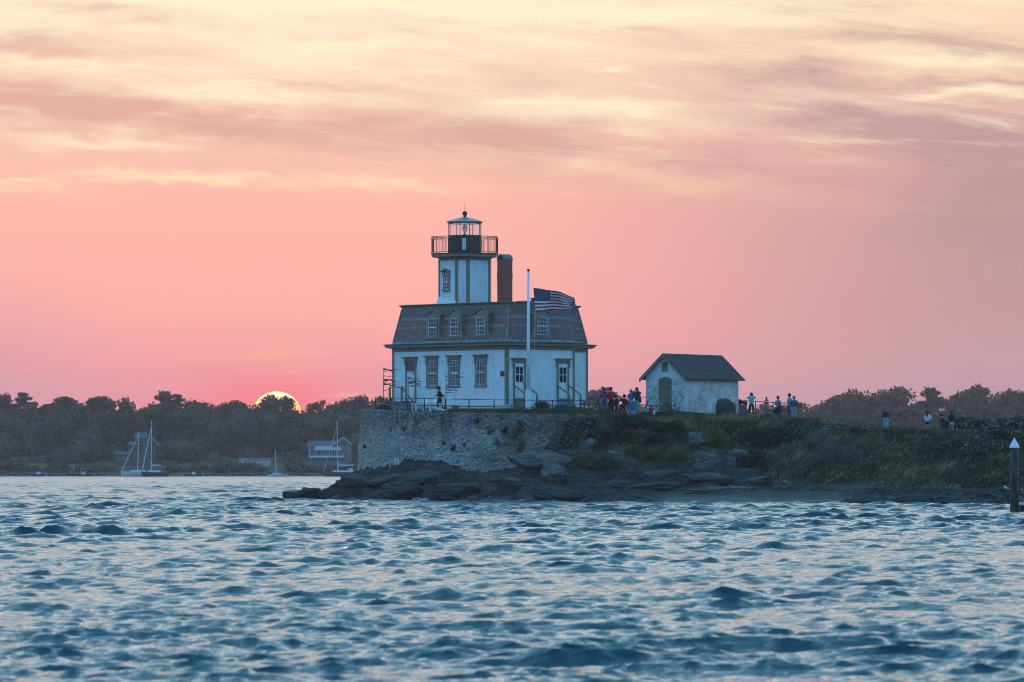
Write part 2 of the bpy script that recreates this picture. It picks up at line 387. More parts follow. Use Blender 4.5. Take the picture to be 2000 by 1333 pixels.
# ------------------------------------------------------------------ leaves
def leaf_cloud(lumps, n, size, seed, shell=0.45, flat=0.0):
    """n leaf quads spread through ellipsoid lumps [(cx,cy,cz,rx,ry,rz,tint)]"""
    rng = np.random.default_rng(seed); L_ = np.array(lumps, float)
    w = (L_[:, 3] * L_[:, 4] + L_[:, 4] * L_[:, 5] + L_[:, 3] * L_[:, 5]); w /= w.sum()
    k = rng.choice(len(L_), n, p=w); d = rng.normal(size=(n, 3)); d /= np.linalg.norm(d, axis=1)[:, None]
    r = (shell + (1 - shell) * rng.random(n) ** 0.5) * (0.9 + 0.25 * rng.random(n))
    C = L_[k, :3] + d * r[:, None] * L_[k, 3:6]
    nn = d * 0.7 + rng.normal(size=(n, 3)) * 0.8 + np.array([0, 0, flat]); nn /= np.linalg.norm(nn, axis=1)[:, None]
    a = np.cross(nn, rng.normal(size=(n, 3))); a /= np.linalg.norm(a, axis=1)[:, None]; b = np.cross(nn, a)
    s = size * (0.6 + 0.8 * rng.random(n)); s2 = s * (0.45 + 0.4 * rng.random(n))
    P = np.stack([C - a * s[:, None] * .5, C - b * s2[:, None] * .5, C + a * s[:, None] * .5, C + b * s2[:, None] * .5], 1).reshape(-1, 3)
    tint = np.clip(L_[k, 6] + rng.normal(0, 0.13, n), 0, 1)
    return P, np.arange(n * 4).reshape(n, 4), tint
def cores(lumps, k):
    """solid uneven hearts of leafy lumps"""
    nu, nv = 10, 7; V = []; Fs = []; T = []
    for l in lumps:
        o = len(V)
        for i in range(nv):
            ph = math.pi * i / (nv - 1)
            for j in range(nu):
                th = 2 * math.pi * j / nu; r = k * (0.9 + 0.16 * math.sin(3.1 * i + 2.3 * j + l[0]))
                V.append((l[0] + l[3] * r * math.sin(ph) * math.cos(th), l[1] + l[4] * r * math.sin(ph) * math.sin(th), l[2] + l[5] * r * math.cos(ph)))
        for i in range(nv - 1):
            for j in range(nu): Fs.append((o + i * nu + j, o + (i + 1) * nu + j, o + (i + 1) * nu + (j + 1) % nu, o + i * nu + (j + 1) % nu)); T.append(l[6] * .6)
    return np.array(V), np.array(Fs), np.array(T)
def blades(P, hgt, wid, lean, seed, tint=None, col=(0.5, 0.2)):
    """grass blades: bent two-segment strips rooted at points P"""
    rng = np.random.default_rng(seed); n = len(P)
    hh = hgt * (0.55 + 0.75 * rng.random(n)); a = rng.uniform(0, 6.28, n)
    wv = np.stack([np.cos(a), np.sin(a), np.zeros(n)], 1) * (wid * (0.6 + 0.8 * rng.random(n)))[:, None] * 0.5
    ln = np.array(lean)[None, :] * (0.5 + rng.random(n))[:, None] + rng.normal(0, 0.22, (n, 2))
    mid = P + np.stack([ln[:, 0] * hh * 0.3, ln[:, 1] * hh * 0.3, hh * 0.6], 1)
    tip = P + np.stack([ln[:, 0] * hh, ln[:, 1] * hh, hh * (1 - 0.18 * np.hypot(ln[:, 0], ln[:, 1]))], 1)
    V = np.stack([P - wv, P + wv, mid + wv * 0.8, mid - wv * 0.8, tip], 1).reshape(-1, 3); b = np.arange(n) * 5
    F1 = np.stack([b, b + 1, b + 2, b + 3], 1); F2 = np.stack([b + 3, b + 2, b + 4, b + 4], 1)
    t = np.clip((tint if tint is not None else col[0]) + rng.normal(0, col[1], n), 0, 1)
    return V, F1, F2, t
def blades_mesh(name, parts, m):
    me = bpy.data.meshes.new(name); Vs = []; q = []; tr = []; tq = []; o = 0
    for V, F1, F2, t in parts:
        Vs.append(V); q.append(F1 + o); tr.append(F2[:, :3] + o); tq.append(t); o += len(V)
    V = np.concatenate(Vs).astype(np.float32); q = np.concatenate(q); tr = np.concatenate(tr); t = np.concatenate(tq)
    me.vertices.add(len(V)); me.vertices.foreach_set('co', V.ravel())
    loops = np.concatenate([q.ravel(), tr.ravel()]).astype(np.int32); me.loops.add(len(loops)); me.loops.foreach_set('vertex_index', loops)
    st_ = np.concatenate([np.arange(len(q)) * 4, len(q) * 4 + np.arange(len(tr)) * 3]).astype(np.int32)
    me.polygons.add(len(st_)); me.polygons.foreach_set('loop_start', st_)
    me.polygons.foreach_set('loop_total', np.concatenate([np.full(len(q), 4), np.full(len(tr), 3)]).astype(np.int32)); me.update(calc_edges=True)
    a = me.attributes.new('tint', 'FLOAT', 'FACE'); a.data.foreach_set('value', np.concatenate([t, t]).astype(np.float32)); me.materials.append(m)
    return me

mat('bark', (0.07, 0.055, 0.045), scale=8, bump=0.02)
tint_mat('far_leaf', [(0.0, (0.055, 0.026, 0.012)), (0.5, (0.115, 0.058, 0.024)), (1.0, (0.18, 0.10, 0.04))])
# ------------------------------------------------------------------ far shore
def far_z(x, Y):
    t = np.clip((Y - 1384) / 60, 0, 1); return np.where(Y < 1384, (Y - 1384) * 0.12, 0.25 + 8.0 * t ** 1.1 + 2 * np.clip((Y - 1444) / 300, 0, 1)) + 0.8 * (fbm(x / 30, Y / 25, 0, 3, 3) - 0.5)
def make_far_shore():
    xs = np.linspace(-420, 420, 281); ys = np.concatenate([np.linspace(1372, 1450, 53), np.linspace(1460, 2300, 20)])
    X, Y = np.meshgrid(xs, ys, indexing='ij'); Z = far_z(X, Y); idx = np.arange(X.size).reshape(X.shape)
    Fq = np.stack([idx[:-1, :-1], idx[1:, :-1], idx[1:, 1:], idx[:-1, 1:]], -1).reshape(-1, 4)
    m = mat('far_ground', (0.13, 0.085, 0.024), (0.08, 0.05, 0.018), scale=0.15, rough=0.9, bump=0.2, bscale=0.6)
    o = link('far_shore_ground', np_mesh('far_shore_ground', np.stack([X, Y, Z], -1).reshape(-1, 3), Fq, m, True)); tag(o, kind='structure')
    rng = np.random.default_rng(3)
    # rocky tide line
    mb_v = []
    m2 = mat('far_rock', (0.16, 0.15, 0.15), (0.07, 0.065, 0.065), scale=0.8)
    L_ = [(x, 1381 + rng.normal(0, 1.2), 0.15, rng.uniform(.5, 2.2), rng.uniform(.5, 1.5), rng.uniform(.3, .9), 0.5) for x in np.concatenate([rng.uniform(-300, 300, 260), rng.uniform(-130, -100, 60)])]
    P, Fq, t = leaf_cloud(L_, 6000, 0.9, 8, 0.8)
    o = link('shore_stones', np_mesh('shore_stones', P, Fq, m2)); tag(o, kind='stuff')
    # wooded slope that reads as one mass
    L_ = []
    for row, (Y0, zt, r) in enumerate([(1410, 3.2, 3.2), (1418, 5.5, 3.8), (1424, 8.0, 4.2), (1430, 10.0, 4.4), (1437, 10.6, 3.9)]):
        n = 156
        for i in range(n):
            x = -330 + 660 * (i + rng.random()) / n; Y = Y0 + rng.normal(0, 2)
            low = -3.2 if (-67 < x < -49) and row > 3 else -4.5 if (-53 < x < -38 and row < 3 or -100 < x < -86 and row < 3 or -72 < x < -38 and row < 2) else 0
            rr = r * rng.uniform(0.75, 1.35); z = far_z(x, Y) * 0.4 + zt + rng.normal(0, 1.0) + low
            if x > 35: z -= 1.2
            L_.append((x, Y, z, rr * rng.uniform(.9, 1.4), rr, rr * rng.uniform(.7, 1.0), rng.uniform(0.25, 0.75)))
    P, Fq, t = leaf_cloud(L_, 170000, 1.0, 4, 0.72, 0.3)
    P2, F2, t2 = cores(L_, 0.84)
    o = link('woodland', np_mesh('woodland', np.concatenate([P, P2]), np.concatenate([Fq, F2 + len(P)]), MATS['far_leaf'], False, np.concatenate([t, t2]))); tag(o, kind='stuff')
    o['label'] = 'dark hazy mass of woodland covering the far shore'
make_far_shore()

def crown_lumps(kind, rng):
    L_ = []
    if kind == 'round':
        for i in range(13):
            a = rng.uniform(0, 6.28); rr = rng.uniform(0, 3.3); z = rng.uniform(4.8, 9.6); rr *= math.sqrt(max(0.1, 1 - ((z - 6.8) / 4.0) ** 2))
            L_.append((rr * math.cos(a) * 1.25, rr * math.sin(a), z, rng.uniform(1.2, 2.0), rng.uniform(1.2, 2.0), rng.uniform(.8, 1.3), rng.uniform(.2, .8)))
    elif kind == 'flat':
        for i in range(16):
            a = rng.uniform(0, 6.28); rr = rng.uniform(0.3, 4.6); z = 9.3 - 0.11 * rr * rr + rng.uniform(-1.5, 0.2)
            L_.append((rr * math.cos(a), rr * math.sin(a), z, rng.uniform(1.1, 1.7), rng.uniform(1.1, 1.7), rng.uniform(.6, .95), rng.uniform(.2, .8)))
    elif kind == 'dense':
        for i in range(20):
            a = rng.uniform(0, 6.28); z = rng.uniform(3.0, 9.4); rr = rng.uniform(0, 3.4) * math.sqrt(max(0.05, 1 - ((z - 4.8) / 5.2) ** 2))
            L_.append((rr * math.cos(a), rr * math.sin(a), z, rng.uniform(1.4, 2.1), rng.uniform(1.4, 2.1), rng.uniform(1.1, 1.6), rng.uniform(.2, .8)))
    elif kind == 'pine':
        for i in range(15):
            z = 3.2 + i * 0.5 + rng.uniform(-.2, .2); a = i * 2.4 + rng.uniform(-.4, .4); rr = (11.2 - z) * 0.38 * rng.uniform(.5, 1.1)
            L_.append((rr * math.cos(a) * 1.1, rr * math.sin(a), z, rng.uniform(.9, 1.5), rng.uniform(.9, 1.5), rng.uniform(.4, .65), rng.uniform(.1, .6)))
    else:  # sparse
        for i in range(11):
            a = rng.uniform(0, 6.28); rr = rng.uniform(0.6, 2.6); z = rng.uniform(4.5, 9.2)
            L_.append((rr * math.cos(a), rr * math.sin(a), z, rng.uniform(.7, 1.2), rng.uniform(.7, 1.2), rng.uniform(.5, .8), rng.uniform(.2, .8)))
    return L_
def tree_mesh(kind, seed):
    rng = random.Random(seed); L_ = crown_lumps(kind, rng)
    P, Fq, t = leaf_cloud(L_, {'round': 1500, 'flat': 1300, 'dense': 2300, 'pine': 1100, 'sparse': 700}[kind], 0.62, seed, 0.25)
    zt = np.percentile(P[:, 2], 99.3); kz = (10.3 if kind != 'pine' else 11.0) / zt; P = P * kz; L_ = [tuple(a * kz for a in l[:6]) + (l[6],) for l in L_]
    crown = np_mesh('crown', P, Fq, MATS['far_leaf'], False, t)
    mb = MB(); lean = rng.uniform(-.4, .4); top = 10.0 if kind == 'pine' else 6.0
    mb.tube([(0, 0, -1.5), (lean * .3, 0, 2.2), (lean, 0.1, 4.4), (lean * 1.2, 0, top)], [.36, .27, .2, .07], 7)
    for l in L_:
        zz = min(l[2] - 0.8, 4.6) if kind != 'pine' else l[2] - .3
        mid = ((l[0]) * .5 + lean * .4, l[1] * .5, (zz + l[2]) * .5 - .1)
        mb.tube([(lean * .7, 0, max(2.4, zz - 1.2)), mid, (l[0], l[1], l[2])], [.13, .09, .04], 5, False)
    return crown, mb.mesh('trunk', MATS['bark'])
TREES = {(k, s): tree_mesh(k, 100 * s + i) for i, k in enumerate(('round', 'flat', 'dense', 'pine', 'sparse')) for s in (1, 2)}
def plant_tree(px, py, Y, h, kind, label, group, rz=0.0, wide=1.0, seed=1):
    """a tree whose top shows at (px, py)"""
    p = at(px, py, Y); k = h / (10.3 if kind != 'pine' else 11.0)
    t = empty('tree', (p.x, Y, p.z - h), rz, label, 'tree', group); t.scale = (k * wide, k * wide, k)
    crown, trunk = TREES[(kind, seed)]
    link('crown', crown, t); link('trunk', trunk, t); return t
G1 = 'trees along the skyline of the far shore'
sky_trees = [ # px, py, height, kind, wide, label
 (8, 771, 12, 'dense', 1.1, 'dense broad tree at the far left end of the skyline'),
 (45, 767, 13, 'pine', 1.0, 'dark tree with a rounded peak, second from the left on the skyline'),
 (76, 784, 9, 'sparse', 1.2, 'thin see-through tree in the dip beside the peaked tree'),
 (100, 786, 9, 'round', 1.0, 'small tree just left of the two open flat-topped crowns'),
 (130, 775, 12, 'flat', 1.25, 'open flat-topped tree, left one of the two with sky showing through'),
 (190, 774, 12, 'flat', 1.2, 'open flat-topped tree, right one of the two with sky showing through'),
 (225, 789, 9, 'sparse', 1.0, 'small tree filling the gap right of the flat-topped crowns'),
 (250, 781, 12, 'dense', .95, 'dome-shaped tree left of the V-shaped gap in the skyline'),
 (322, 764, 14, 'pine', 1.2, 'tall ragged pine rising highest left of the setting sun'),
 (347, 770, 13, 'pine', .85, 'slimmer ragged pine leaning out of the tall one left of the sun'),
 (303, 788, 9, 'round', 1.0, 'low tree under the left side of the tall ragged pine'),
 (374, 783, 9, 'sparse', 1.0, 'feathery small tree just right of the tall ragged pine'),
 (402, 790, 10, 'round', 1.1, 'low round tree between the ragged pine and the setting sun'),
 (436, 789, 9, 'dense', 1.0, 'low tree in the even stretch left of the sun'),
 (462, 784, 11, 'dense', 1.15, 'broad low tree just left of the setting sun'),
 (488, 797, 9, 'round', .8, 'small tree touching the left rim of the setting sun'),
 (527, 773, 12, 'dense', .98, 'backlit tree in front of the left half of the setting sun'),
 (559, 775.5, 12, 'dense', .98, 'backlit tree in front of the right half of the setting sun'),
 (600, 796, 8, 'sparse', 1.0, 'small feathery tree just right of the setting sun'),
 (622, 782, 9, 'round', .75, 'little round-topped tree standing up right of the sun'),
 (648, 791, 9, 'dense', 1.0, 'low tree between the sun and the tall wood beside the seawall'),
 (676, 783, 11, 'dense', 1.0, 'tree on the rising shoulder of wood left of the lighthouse'),
 (704, 774, 12, 'dense', 1.2, 'broad dense tree just left of the lighthouse railing'),
 (738, 778, 12, 'dense', 1.1, 'dense tree half hidden behind the lighthouse railing'),
 (1150, 762, 13, 'flat', 1.0, 'hazy tree close to the right wall of the lighthouse'),
 (1176, 758, 13, 'round', 1.0, 'hazy tree behind the woman in the magenta top'),
 (1210, 792, 9, 'round', 1.0, 'low hazy tree behind the seated group'),
 (1245, 794, 9, 'dense', 1.0, 'low hazy tree just left of the stone shed'),
 (1452, 799, 8, 'sparse', 1.0, 'low hazy tree at the right corner of the stone shed'),
 (1500, 789, 9, 'dense', 1.0, 'low hazy tree behind the wooden post on the lawn'),
 (1526, 790, 9, 'round', 1.0, 'low hazy tree behind the woman with the blue and red bag'),
 (1558, 784, 10, 'sparse', 1.0, 'feathery tree behind the pair of men on the lawn'),
 (1584, 793, 9, 'round', 1.0, 'small tree just right of the pair of men'),
 (1606, 789, 10, 'sparse', 1.1, 'ragged tree at the foot of the right-hand rise of wood'),
 (1634, 774, 12, 'dense', 1.1, 'leftmost tall tree of the right-hand skyline'),
 (1662, 764, 13, 'dense', 1.1, 'tall rounded tree left of centre on the right-hand skyline'),
 (1694, 768, 12, 'round', 1.1, 'tree in the dip after the tall rounded crown on the right'),
 (1724, 765, 13, 'dense', 1.0, 'tree left of the square-shouldered crown on the right'),
 (1752, 758, 14, 'dense', 1.15, 'square-shouldered dark crown above the walker with a backpack'),
 (1786, 781, 11, 'round', 1.0, 'lower tree in the notch right of the square-shouldered crown'),
 (1818, 757, 14, 'pine', 1.25, 'pointed tree rising above the woman in the white jacket'),
 (1846, 772, 12, 'round', 1.0, 'tree on the right shoulder of the pointed tree'),
 (1878, 768, 13, 'dense', 1.0, 'tree left of the big dome on the right-hand skyline'),
 (1913, 755, 14, 'dense', 1.2, 'big smooth dome-shaped tree above the flowering bushes'),
 (1946, 770, 12, 'round', 1.0, 'tree just right of the big dome'),
 (1968, 764, 13, 'dense', 1.0, 'tree above the wooden piling near the right edge'),
 (1996, 766, 13, 'dense', 1.1, 'dense tree at the far right end of the skyline')]
for i, (px, py, h, kind, wide, lab) in enumerate(sky_trees):
    plant_tree(px, py + 1.5, 1436 + 4 * math.sin(i * 2.3), h, kind, lab, G1, i * 1.7 % 6.28 if kind != 'pine' else 0.3, wide, 1 + i % 2)
# a second, staggered line of trees standing a little lower and nearer
rng_ = random.Random(12)
for i in range(48):
    px = -60 + 44.5 * i + rng_.uniform(-10, 10)
    if 745 < px < 1140 or 1268 < px < 1440: continue
    top = np.interp(px, [s[0] for s in sky_trees], [s[1] for s in sky_trees]) + rng_.uniform(26, 42)
    plant_tree(px, top, 1426 + rng_.uniform(-2, 2), rng_.uniform(10, 12), rng_.choice(['dense', 'round']),
               'dark rounded tree in the shaded front rank below the skyline trees', 'front rank of trees on the far shore', rng_.uniform(0, 6), rng_.uniform(1.0, 1.3), rng_.choice([1, 2]))
# low waterside bushes
SH = leaf_cloud([(rng_.uniform(-1.6, 1.6), rng_.uniform(-1, 1), rng_.uniform(.5, 1.6), rng_.uniform(.8, 1.4), 1.0, rng_.uniform(.6, 1.0), rng_.uniform(.3, .8)) for _ in range(9)], 700, 0.5, 77, 0.4)
shrub_me = np_mesh('shrub', SH[0], SH[1], MATS['far_leaf'], False, SH[2])
for i, (px, py, s) in enumerate([(15, 915, 2.0), (110, 916, 1.7), (165, 912, 1.3), (205, 915, 1.2), (392, 915, 1.4), (440, 914, 1.8), (480, 912, 1.5), (505, 918, 1.0), (570, 912, 1.6), (610, 918, 1.1),
                                 (345, 916, 1.2), (640, 905, .9), (685, 912, 1.4), (60, 920, 1.1)]):
    p = at(px, py + 4, 1390); o = link('shrub', shrub_me, None, (p.x, 1390, 0.4)); o.scale = (s * 1.1, s, s * .85); o.rotation_euler[2] = i
    tag(o, 'low rounded bush on the far bank just above the water', 'bush', 'waterside bushes on the far shore')
# ------------------------------------------------------------------ island terrain
def X4(px): return (px - 1000) * 0.036
COLS = [(X4(a), b) for a, b in [
 (430, [(370, -3), (440, -3)]),
 (520, [(380, -2.5), (410, -1.2), (416, -0.8), (425, -1.5), (440, -3)]),
 (640, [(392, -2), (405, -.4), (409, .25), (414, .45), (420, .2), (430, -1), (445, -3)]),
 (685, [(390, -2), (400, -.4), (404, .55), (408, 1.3), (413, 1.7), (422, 1.8), (436, 1), (450, -3)]),
 (720, [(388, -2), (398, -.4), (401, .6), (405, 1.5), (411, 2.1), (418, 2.4), (440, 2), (455, -3)]),
 (800, [(386, -2), (396, -.3), (399, .8), (403, 1.9), (407, 2.65), (412, 2.8), (440, 3), (462, -3)]),
 (860, [(385, -2), (394, -.3), (397, .8), (401, 1.7), (405, 2.3), (409, 2.4), (440, 3), (462, -3)]),
 (930, [(383, -2), (391, -.3), (394, .5), (398, 1.2), (402, 1.55), (406, 1.7), (440, 3), (462, -3)]),
 (1000, [(380, -2), (388, -.3), (391, .6), (396, 1.3), (401, 1.9), (405, 2.4), (440, 4), (462, -3)]),
 (1050, [(378, -2), (386, -.2), (391, .8), (396, 1.7), (400, 2.4), (403, 3.3), (405, 3.8), (440, 6), (462, -3)]),
 (1100, [(377, -2), (384.5, -.1), (391, .8), (396, 2.1), (400, 3.6), (403, 4.9), (405, 5.9), (408, 6.3), (415, 6.5), (440, 6.5), (462, -3)]),
 (1150, [(376, -2), (383.5, -.1), (390, .75), (395, 1.7), (399, 3.3), (402, 4.6), (405, 5.9), (409, 6.35), (415, 6.53), (440, 6.5), (462, -3)]),
 (1250, [(373, -2), (381, -.1), (388, .75), (393, 1.6), (397, 3.0), (400, 4.5), (403, 5.6), (406, 6.15), (410, 6.38), (440, 6.4), (462, -3)]),
 (1350, [(371, -2), (379, -.1), (387, .75), (392, 1.4), (396, 2.7), (400, 4.5), (403, 5.5), (408, 6.25), (440, 6.3), (462, -3)]),
 (1450, [(368, -2), (376, -.1), (385, .75), (390, 1.2), (395, 2.5), (399, 4.1), (403, 5.35), (409, 6.12), (440, 6.1), (462, -3)]),
 (1550, [(365, -2), (373.5, -.1), (383, .75), (388, 1.2), (393, 2.7), (398, 4.3), (402, 5.3), (409, 5.95), (440, 5.8), (462, -3)]),
 (1650, [(359, -2), (368.5, -.1), (381, .8), (386, 1.2), (391, 2.7), (396, 4.1), (401, 5.0), (406, 5.35), (440, 5.2), (462, -3)]),
 (1730, [(355, -2), (365.5, -.1), (380, .85), (385, 1.25), (390, 2.6), (395, 3.9), (400, 4.8), (405, 5.1), (440, 5), (462, -3)]),
 (1850, [(350, -2), (361, -.1), (378, .9), (383, 1.3), (388, 2.7), (393, 3.9), (398, 4.55), (404, 4.7), (440, 4.6), (462, -3)]),
 (2000, [(340, -2), (351, -.1), (373, .95), (379, 1.4), (385, 2.8), (390, 3.9), (396, 4.4), (404, 4.5), (440, 4.5), (462, -3)]),
 (2400, [(325, -2), (337, -.1), (360, 1), (367, 1.4), (375, 2.8), (382, 3.9), (396, 4.4), (440, 4.5), (462, -3)]),
 (3600, [(310, -2), (322, -.1), (345, 1), (352, 1.4), (362, 2.8), (375, 3.9), (396, 4.4), (440, 4.5), (462, -3)]),
 (4000, [(310, -3), (322, -3), (440, -3), (462, -3)])]]
COLS.sort()
_cx = np.array([c[0] for c in COLS])
_ys = np.linspace(300, 470, 681)
_tab = np.array([np.interp(_ys, [p[0] for p in c[1]], [p[1] for p in c[1]]) for c in COLS])
WALL = [(-11.2, 446), (-11.25, 436), (-11.0, 424), (-10.55, 417.5), (-9.2, 411.8), (-7, 408), (-3.5, 405.4), (0, 404), (3.5, 403.5), (5.6, 404.6), (7.2, 407.5)]
WTOP = [6.7, 6.7, 6.68, 6.62, 6.5, 6.42, 6.30, 6.22, 6.2, 6.15, 6.1]
def wall_y(x): return np.interp(x, [p[0] for p in WALL[2:]], [p[1] for p in WALL[2:]])
def ground_base(x, Y):
    x = np.asarray(x, float); Y = np.asarray(Y, float)
    i = np.clip(np.searchsorted(_cx, x) - 1, 0, len(_cx) - 2); t = np.clip((x - _cx[i]) / (_cx[i + 1] - _cx[i]), 0, 1)
    t = t * t * (3 - 2 * t) * 0.5 + t * 0.5
    j = np.clip((Y - 300) / 0.25, 0, len(_ys) - 1.001); j0 = j.astype(int); u = j - j0
    g = lambda ii: _tab[ii, j0] * (1 - u) + _tab[ii, j0 + 1] * u
    z = g(i) * (1 - t) + g(i + 1) * t
    wy = wall_y(x); zt = np.interp(x, [p[0] for p in WALL[2:]], WTOP[2:])
    plat = zt - 0.08 + (6.55 - zt + 0.08) * np.clip((Y - wy) / 7, 0, 1)
    plat = np.where(Y > 445, plat - (Y - 445) * 0.5, plat)
    inside = (x > -10.8) & (x < 6.6) & (Y > wy + 0.55) & (Y < 455)
    return np.where(inside, np.maximum(plat, -3), z), inside
def rockiness(x, Y, z):
    px = 1000 + x / 0.036
    lim = np.interp(px, [500, 1000, 1100, 1200, 1300, 1420, 1480, 1560, 1650, 2600], [9, 9, 3.9, 2.8, 2.5, 3.4, 1.7, 1.1, .75, .75])
    return np.clip((lim - z) / 0.5 + 0.5, 0, 1)
def ground(x, Y):
    x = np.asarray(x, float); Y = np.asarray(Y, float)
    z, ins = ground_base(x, Y)
    r = rockiness(x, Y, z)
    # beach strips stay smooth
    px = 1000 + x / 0.036
    beach = np.clip((px - 1180) / 120, 0, 1) * np.clip((0.95 - z) / 0.2, 0, 1) * np.clip((1660 - px) / 60, 0, 1)
    r = r * (1 - beach)
    # dipping strata: narrow ledges running down to the right
    q = x * 0.42 + (Y - 400) * 0.9 + z * 1.1
    s1 = 1 - np.abs(2 * fbm(x * 0.35 + Y * 0.10, q * 1.1, 0, 21, 4) - 1); s2 = 1 - np.abs(2 * fbm(x * 0.9, q * 3.0, 0, 31, 3) - 1)
    rk = -.12 + (fbm(x * 2.2, q * 5.0, 0, 61, 3) - .5) * .45 + (s1 - 0.72) * 1.5 + (s2 - 0.7) * 0.55 + (fbm(x * .22, Y * .22, 0, 41, 3) - .5) * 1.1
    gr = (fbm(x * .5, Y * .5, 0, 51, 4) - .5) * 0.22
    env = np.clip((z + 0.9) / 0.9, 0, 1)
    env = env * np.where(px < 1100, np.clip((wall_y(x) - Y) / 2.0, 0.0, 1), 1)
    d = r * rk * env + (1 - r) * gr
    return np.where(ins, z + (fbm(x, Y, 0, 5, 3) - .5) * .06, z + d)
def gz(x, Y): return float(ground(np.array([x]), np.array([Y]))[0])
def hit(px, py, y0=345.0, y1=430.0):
    """distance at which the line of sight through (px, py) first meets the island"""
    Y = np.arange(y0, y1, 0.1); a = at(px, py, 400.0); x = a.x * Y / 400; zr = CAM_H + (a.z - CAM_H) * Y / 400
    k = np.nonzero(ground(x, Y) >= zr)[0]
    return float(Y[k[0]]) if len(k) else None
def make_island():
    xs = np.concatenate([np.arange(-24, 40, 0.13), np.arange(40, 100, 0.6)])
    ys = np.concatenate([np.arange(318, 362, 0.5), np.arange(362, 412, 0.14), np.arange(412, 466, 0.5)])
    X, Y = np.meshgrid(xs, ys, indexing='ij'); Z = ground(X, Y); idx = np.arange(X.size).reshape(X.shape)
    Fq = np.stack([idx[:-1, :-1], idx[1:, :-1], idx[1:, 1:], idx[:-1, 1:]], -1).reshape(-1, 4)
    keep = (Z.reshape(-1)[Fq] > -1.5).any(axis=1); Fq = Fq[keep]
    V = np.stack([X, Y, Z], -1).reshape(-1, 3)
    used = np.unique(Fq); remap = np.zeros(len(V), int); remap[used] = np.arange(len(used)); V = V[used]; Fq = remap[Fq]
    m = bpy.data.materials.new('island_ground'); m.use_nodes = True; n = m.node_tree; E.nt = n
    b = n.nodes['Principled BSDF']; geo = n.nodes.new('ShaderNodeNewGeometry')
    sp = n.nodes.new('ShaderNodeSeparateXYZ'); n.links.new(geo.outputs['Position'], sp.inputs[0]); x, y, z = (E(sp.outputs[i]) for i in range(3))
    at_ = n.nodes.new('ShaderNodeAttribute'); at_.attribute_name = 'rock'
    mp = n.nodes.new('ShaderNodeMapping'); mp.inputs['Rotation'].default_value = (0.55, 0.25, 0); mp.inputs['Scale'].default_value = (0.35, 0.6, 2.4)
    n.links.new(geo.outputs['Position'], mp.inputs[0])
    f1 = noise(mp.outputs[0], 1.1, 8, 0.65, 0.6); f2 = noise(geo.outputs['Position'], 4.0, 6, 0.65)
    rock = mix(smooth(f1, 0.38, 0.62), (0.016, 0.013, 0.010, 1), (0.080, 0.066, 0.050, 1)); rock = mix(smooth(f2, 0.55, 0.75) * 0.7, rock, (0.19, 0.17, 0.14, 1))
    cw = noise(mp.outputs[0], 2.6, 5, .6, 1.2); rock = mix(smooth(E.m('ABSOLUTE', cw - .5), .028, .006) * .9, rock, (0.012, 0.011, 0.011, 1))
    rock = mix(smooth(f2, 0.42, 0.28) * .8, rock, (0.04, 0.037, 0.035, 1))
    zz = z + (f1 - 0.5) * 1.2 + smooth(x, 2.0, 22.0) * 0.0
    wet = smooth(zz, 1.9, 0.9) * smooth(x, 9.0, 3.0)
    wet = E.m('MAXIMUM', wet, smooth(zz, 0.50, 0.25) * 0.8)
    wet = E.m('MAXIMUM', wet, smooth(zz, 0.80, 0.55) * smooth(x, 21.0, 24.0))
    rock = mix(wet * 0.93, rock, (0.022, 0.019, 0.018, 1))
    peb = n.nodes.new('ShaderNodeTexVoronoi'); peb.inputs['Scale'].default_value = 4.0; n.links.new(geo.outputs['Position'], peb.inputs['Vector'])
    beach = mix(smooth(noise(geo.outputs['Position'], 9.0, 4, .7), .35, .65), (0.020, 0.015, 0.012, 1), (0.085, 0.066, 0.054, 1))
    beach = mix(0.8, beach, peb.outputs['Color'], 'MULTIPLY')
    soil = mix(smooth(noise(geo.outputs['Position'], 1.3, 5, .6), .4, .6), (0.045, 0.036, 0.015, 1), (0.10, 0.08, 0.035, 1))
    soil = mix(smooth(z, 5.2, 5.9), soil, mix(smooth(noise(geo.outputs['Position'], .8, 5, .6), .4, .62), (0.075, 0.085, 0.020, 1), (0.15, 0.12, 0.045, 1)))
    bm = smooth(x, 6.5, 10.5) * smooth(zz, 1.05, 0.85) * smooth(x, 23.5, 22.0)
    bm = E.m('MAXIMUM', bm, smooth(x, 22.0, 23.5) * smooth(zz, 1.3, 1.15) * smooth(zz, 0.6, 0.72))
    cc = mix(E(at_.outputs['Fac']), soil, rock); cc = mix(bm, cc, beach)
    n.links.new(cc, b.inputs['Base Color']); b.inputs['Roughness'].default_value = 0.85
    n.links.new((0.9 - wet * 0.35).v, b.inputs['Roughness'])
    bn = n.nodes.new('ShaderNodeBump'); bn.inputs['Strength'].default_value = 1.0; bn.inputs['Distance'].default_value = 0.6
    n.links.new((f1 * 0.8 + f2 * 0.35).v, bn.inputs['Height']); n.links.new(bn.outputs[0], b.inputs['Normal'])
    me = np_mesh('island', V, Fq, m, False)
    zb, _ = ground_base(V[:, 0], V[:, 1]); rk = rockiness(V[:, 0], V[:, 1], zb) * np.where((V[:, 0] < 6.5) & (V[:, 1] > wall_y(V[:, 0]) + .5), 0, 1)
    a = me.attributes.new('rock', 'FLOAT', 'POINT'); a.data.foreach_set('value', rk.astype(np.float32))
    tag(link('island_ground', me), kind='structure')
make_island()

